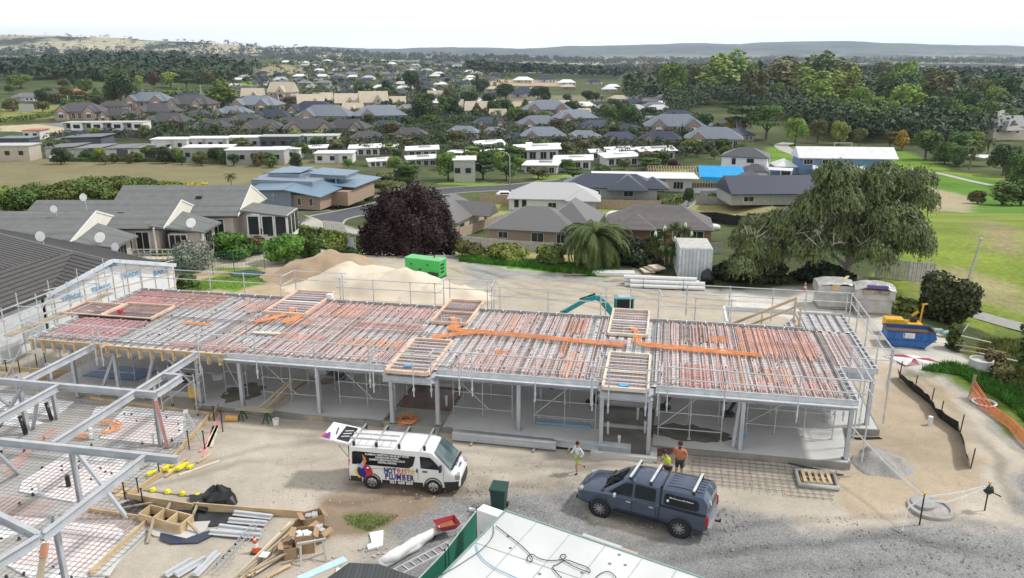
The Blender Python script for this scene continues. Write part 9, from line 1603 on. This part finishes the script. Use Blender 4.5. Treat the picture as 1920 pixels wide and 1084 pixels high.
for (x,y,z) in ((-1.3,0,2.2),(-.5,.3,2.6),(.3,0,3.2),(1.2,.2,2.9),(.2,-.6,1.9),(1.0,-.5,2.1),(-1.6,-.3,1.5),(1.7,0,2.2),(.5,-.9,1.2),(-.4,-.7,1.3)):
 tk.tube([(x*.3,y*.3,-.4),(x,y,z)],[.12,.08],6)
 for k in range(70):
  a=rr.uniform(0,6.3);e=rr.uniform(-.7,1.4);d=Vector((math.cos(a)*math.cos(e),math.sin(a)*math.cos(e),math.sin(e)));s=Vector((-math.sin(a),math.cos(a),0))*.035;q=Vector((x,y,z));k0=len(sp.v);sp.v +=[tuple(q+s),tuple(q-s),tuple(q+d*.42-s*.8),tuple(q+d*rr.uniform(.65,.85)+Vector((0,0,-.1))),tuple(q+d*.42+s*.8)];sp.f.append((k0,k0+1,k0+2,k0+3,k0+4));sp.m.append(0)
 if z > 1.8 and rr.random() < .7:fl_=MB();fl_.lathe([(.03,0),(.14,.15),(.12,.4),(.02,.6)],8,Matrix.Translation((x,y,z+.2)));fl_.build('flower_head',mat('cream_flowers',(.72,.72,.55)),t)
sp.build('spiky_leaves',leafm('leaf_yucca',(.085,.14,.035)),t);tk.build('trunks',BARK,t)
c=at(1795,628,-1);big('shrub_tree','dark round shrub tree beside the leaning lamp pole','tree',(c.x,c.y+1.4,-1.2),11000,2.3,1.9,2.2,'shrubd',.22,k=22,trunk=(.16,1.5));c=at(1690,590,0);big('shrub','low flax like shrub between the wrapped pallets and the yellow loader','shrub',(c.x+.6,c.y+1,-.4),1800,1.6,.6,.5,'leafy',.3,trunk=(.05,.3))
for px,py,r_,h,lf,lab in ((1790,655,.7,.9,'leafy','yellowish shrub below the dark round shrub tree'),(1880,720,.8,.7,'olive','scrubby bush on the bank right of the concrete ring'),(1860,700,.6,.8,'brown','brown weeds behind the concrete ring')):c=gp(px,py);big('shrub',lab,'shrub',c,900,r_,h,h*.8,lf,.2,trunk=(.04,.3))
c=at(1955,720,.5);big('tree','leafy branches of a near tree reaching in at the right edge','tree',(c.x+.35,c.y+.3,-1.0),5200,1.9,1.9,3.6,'mid',.26,k=16,trunk=(.15,2.2))
# gardens in front of the terrace
for px,py,w_,h_,lf,sz,lab in ((352,512,90,52,'silver',.16,'clipped silver grey dome bush behind the green fence'),(292,472,62,34,'bright',.2,'green mounded shrub in front of the middle unit'),(342,462,44,26,'gold',.2,'golden yellow shrub between green mounds'),(378,470,52,36,'bright',.2,'green shrub behind the silver dome'),(430,446,36,30,'olive',.2,'olive shrub on the veranda side'),(432,490,78,48,'bright',.22,'large bright green shrub behind the green fence'),(478,480,40,36,'brown',.2,'reddish shrub beside the large bright shrub'),(488,458,34,28,'dark',.2,'dark shrub below the sunroom'),(520,452,36,22,'light',.2,'light shrub right of the sunroom'),(530,498,84,54,'bright',.22,'leafy green shrub mass left of the soil heap'),(575,486,50,40,'mid',.22,'darker green end of the shrub mass by the soil heap'),(240,482,50,34,'leafy',.2,'rose bushes in front of the left porch'),(300,492,66,26,'leafy',.2,'pale flowering shrubs behind the wrapped gable'),(348,540,44,26,'mid',.2,'low shrub at the end of the wrapped gable'),(550,445,32,22,'olive',.2,'round olive bush beside the clipped hedge'),(160,468,10,44,'dark',.12,'left column cactus shrub against the cream gable'),(172,472,10,40,'dark',.12,'right column cactus shrub against the cream gable'),(532,388,26,18,'lime',.3,'round yellow green bush beside the drive'),(596,388,24,16,'lime',.3,'lime bush beside the sign board'),(672,372,34,22,'yellow',.3,'golden bush behind the sign board'),(690,378,22,14,'mid',.3,'small round bush left of the copper beech top'),(940,492,90,26,'lime',.3,'flowering shrub row on the grass strip'),(1030,502,56,40,'leafy',.28,'leafy bush left of the date palm'),(880,485,60,30,'olive',.3,'feathery grass clump right of the copper beech'),(860,470,34,18,'brown',.3,'dry brown bush at the end of the paling fence'),(625,492,24,18,'dark',.2,'spiky flax by the gate'),(660,486,30,20,'dark',.2,'spiky flax between the gate and the beech')):
 c=at(px,py,0) if py > 430 else gp(px,py);m_=mpp(c);W_=w_*m_/2;H_=h_*m_/2/math.cos(PITCH);n=int(min(6000,500+w_*h_*1.3));big('shrub',lab,'shrub',(c.x,c.y+W_*.6,c.z-.1),n,W_*1.15,H_*1.1,H_,lf,sz,k=12 if lf !='silver' else 40,trunk=(.05,H_*.8))
for i,(px,py,w_,h_,lf) in enumerate(((10,398,60,42,'lime'),(60,396,70,44,'mid'),(115,394,70,46,'leafy'),(165,386,70,50,'mid'),(215,382,70,46,'leafy'),(265,376,60,38,'mid'),(310,368,56,24,'lime'),(355,364,52,20,'gold'),(85,380,40,24,'gold'),(150,372,50,26,'gold'),(200,362,40,20,'lime'))):
 c=at(px,py,1.5);c.y +=9;c.x *=c.y/(c.y-9);m_=mpp(c);big('shrub','%s broad shrub, %s from the left along the ridge behind the cream terrace' % (LN.get(lf,'golden'),nth(i)),'shrub',(c.x,c.y,-1),4200,w_*m_*.85,h_*m_*.66,h_*m_*.42+1.0,lf,.26,k=18,trunk=(.12,2))
for k in TT:drop(TT[k])
# ---- woods too far off to count
def wood(name,label,poly,n,hr,leaf,seed=1,m=30,q=.25):
 P=[gp(*p) for p in poly];xs=[p.x for p in P];ys=[p.y for p in P];rg=np.random.default_rng(seed);X=rg.uniform(min(xs),max(xs),n*3);Y=np.exp(rg.uniform(math.log(min(ys)),math.log(max(ys)),n*3));k=inpoly(X,Y,P);X,Y=X[k][:n],Y[k][:n];Zg=hgt(X,Y);n=len(X);h=rg.uniform(hr[0],hr[1],n)*(1+.4*(vnoise(X,Y,60,5)-.5))
 d=rg.normal(0,1,(n,m,3));d[:,:,2]=np.abs(d[:,:,2])+.15;d /=np.linalg.norm(d,axis=2)[:,:,None];C=np.stack([X,Y,Zg+h*.35],1)[:,None,:]+d*np.stack([h*.52,h*.52,h*.66],1)[:,None,:];V,Fc=cards(C.reshape(-1,3),d.reshape(-1,3),1.0);cc=np.repeat(C.reshape(-1,3),4,0);V=cc+(V-cc)*np.repeat(h*q,m*4)[:,None]
 o=mesh_np(name,V,Fc,lm(leaf),None);tag(o,label,'woodland' if 'wood' in name else 'shrubs',kind='stuff')
LEAF['pine']=(.034,.058,.036);LEAF['bush2']=(.052,.08,.034)
wood('far_wood','dark far off pine belts right of centre',[(1230,158),(1560,158),(1920,176),(1990,150),(1600,134),(1230,136)],3000,(11,17),'pine',1);wood('far_wood','dark wooded slopes on the far left',[(-60,160),(200,146),(460,152),(500,128),(300,122),(-60,120)],2600,(8,13),'pine',2);wood('far_wood','far off scattered bush behind the distant rise',[(880,142),(1240,150),(1240,124),(880,120)],1400,(9,14),'pine',3);wood('far_wood','mixed woods filling the valley on the right',[(1180,200),(1340,175),(1560,190),(1700,210),(1960,196),(1960,160),(1560,150),(1180,160)],1500,(10,15),'bush2',4);wood('far_wood','bush clumps over the far pale hills',[(-200,122),(2200,122),(2200,100),(-200,100)],4200,(12,24),'pine',5);wood('far_wood','bush climbing the pale hills on the far left',[(-200,118),(900,118),(540,92),(300,86),(-200,86)],3200,(8,15),'pine',15);wood('far_wood','low scrub along the left slope below the skyline',[(60,150),(420,158),(470,140),(100,138)],500,(7,11),'bush2',6);wood('far_wood','leafy understorey between the trees of the right hand woodland',[(1250,222),(1340,196),(1440,222),(1560,262),(1720,272),(1900,262),(1960,225),(1760,190),(1560,170),(1260,180)],2200,(6,11),'bush2',8,70,.13);wood('garden_planting','low garden shrubs and hedges spread between the houses',[(90,300),(240,222),(420,190),(640,190),(900,205),(1240,200),(1400,255),(1300,300),(900,300),(560,285),(400,268),(90,262)],3200,(1.8,4.2),'bush2',9,34,.2);wood('garden_planting','low garden shrubs between the houses of the distant rise',[(430,180),(900,200),(960,150),(900,118),(540,118),(440,140)],1500,(2.2,4.5),'bush2',10)
rg=np.random.default_rng(77);mb=MB();k=0
while k < 420:
 x=rg.uniform(-2600,3400);y=math.exp(rg.uniform(math.log(1250),math.log(5200)))
 if abs(x) > y*.72:continue
 k +=1;s_=rg.uniform(.8,1.5);z=float(hgt(x,y));mb.box((x,y,z+3*s_),(16*s_,9*s_,6*s_),rg.uniform(0,3),mi=int(rg.integers(0,2)));mb.box((x,y,z+6.6*s_),(18*s_,11*s_,1.4*s_),0,mi=2)
o=mb.build('far_settlement',[wallm('w'),wallm('c'),roofm('L')]);tag(o,'tiny pale buildings scattered over the far valley and hills','buildings',kind='stuff')
def tuft(name,label,poly,n,h,leaf,w_=.05):
 P=[gp(*p) for p in poly];xs=[p.x for p in P];ys=[p.y for p in P];X=TR.uniform(min(xs),max(xs),n*3);Y=TR.uniform(min(ys),max(ys),n*3);k=inpoly(X,Y,P);X,Y=X[k][:n],Y[k][:n];n=len(X);Zg=hgt(X,Y);a=TR.uniform(0,6.3,n);hh=TR.uniform(.5,1.3,n)*h;dx,dy=np.cos(a)*w_,np.sin(a)*w_;l_=TR.normal(0,.4,(n,2))*hh[:,None]
 V=np.stack([np.stack([X-dx,Y-dy,Zg],1),np.stack([X+dx,Y+dy,Zg],1),np.stack([X+l_[:,0],Y+l_[:,1],Zg+hh],1)],1).reshape(-1,3);o=mesh_np(name,V,np.arange(3*n).reshape(n,3),lm(leaf),None);tag(o,label,'grass',kind='stuff')
LEAF['turf']=(.075,.19,.025);LEAF['rank']=(.16,.20,.05)
tuft('grass','long green grass on the mound beside the orange net',[(1725,695),(1800,705),(1890,760),(1960,830),(1960,750),(1850,705),(1780,685)],9000,.35,'turf');tuft('grass','lush grass strip between the gravel track and the paling fence',[(862,482),(1000,492),(1150,505),(1170,512),(1110,518),(960,500),(862,490)],9000,.35,'turf',.06);tuft('grass','small worn grass patch between the van and the foam offcut',[(642,970),(690,962),(748,967),(733,983),(690,998),(652,984)],1500,.08,'rank',.03);tuft('grass','rough bank grass below the path on the right',[(1840,640),(1960,640),(1960,770),(1880,720),(1830,680)],6000,.4,'rank');tuft('grass','garden grass between the wrapped gable and the soil heap',[(342,528),(480,514),(498,530),(440,543),(352,548)],2600,.10,'rank',.04)
# small stones and clods lying over the yard
for nm,lab,m_,n_,poly in (('pebbles','loose pale stones and clods scattered over the sandy yard',mat('yard_stones',(.50,.46,.40),rough=.95,var=.3,scale=3),1500,[(240,900),(560,800),(1050,850),(1600,880),(1900,900),(1850,980),(1300,1000),(600,1050)]),('gravel_stones','coarser grey stones lying on the gravel drive',mat('gravel_stone',(.30,.30,.30),rough=.95,var=.4,scale=3),1500,[(740,1000),(900,905),(1090,895),(1400,960),(1920,990),(1920,1084),(900,1084)])):
 P=[at(*q) for q in poly];mb=MB();k=0
 while k < n_:
  x=RG.uniform(-20,28);y=RG.uniform(21,37)
  if not inpoly(np.array([x]),np.array([y]),P)[0]:continue
  s=RG.uniform(.015,.05);a=RG.uniform(0,6.3);k +=1;c_,s_=math.cos(a)*s,math.sin(a)*s;z=float(hgt(x,y))
  mb.add([(x+c_,y+s_,z-.01),(x-s_*1.3,y+c_*1.3,z-.01),(x-c_*1.1,y-s_*1.1,z-.01),(x+s_,y-c_,z-.01),(x+.2*s,y,z+s*.9)],[(0,1,4),(1,2,4),(2,3,4),(3,0,4)])
 o=mb.build(nm,m_);tag(o,lab,'stones',kind='stuff')
# ================================================================ AIR
hz=MB();hz.box((0,6900,150),(26000,14300,500));hzo=hz.build('haze',bpy.data.materials.new('haze'));hm=hzo.data.materials[0];hm.use_nodes=True;n=hm.node_tree.nodes;n.remove(n['Principled BSDF']);pv=n.new('ShaderNodeVolumePrincipled');pv.inputs['Density'].default_value=8e-5;pv.inputs['Color'].default_value=(.72,.85,1.0,1);pv.inputs['Anisotropy'].default_value=.2
hm.node_tree.links.new(pv.outputs[0],n['Material Output'].inputs['Volume']);hzo['kind']='stuff';hzo['label']='pale blue haze of the distance';hzo['category']='haze'
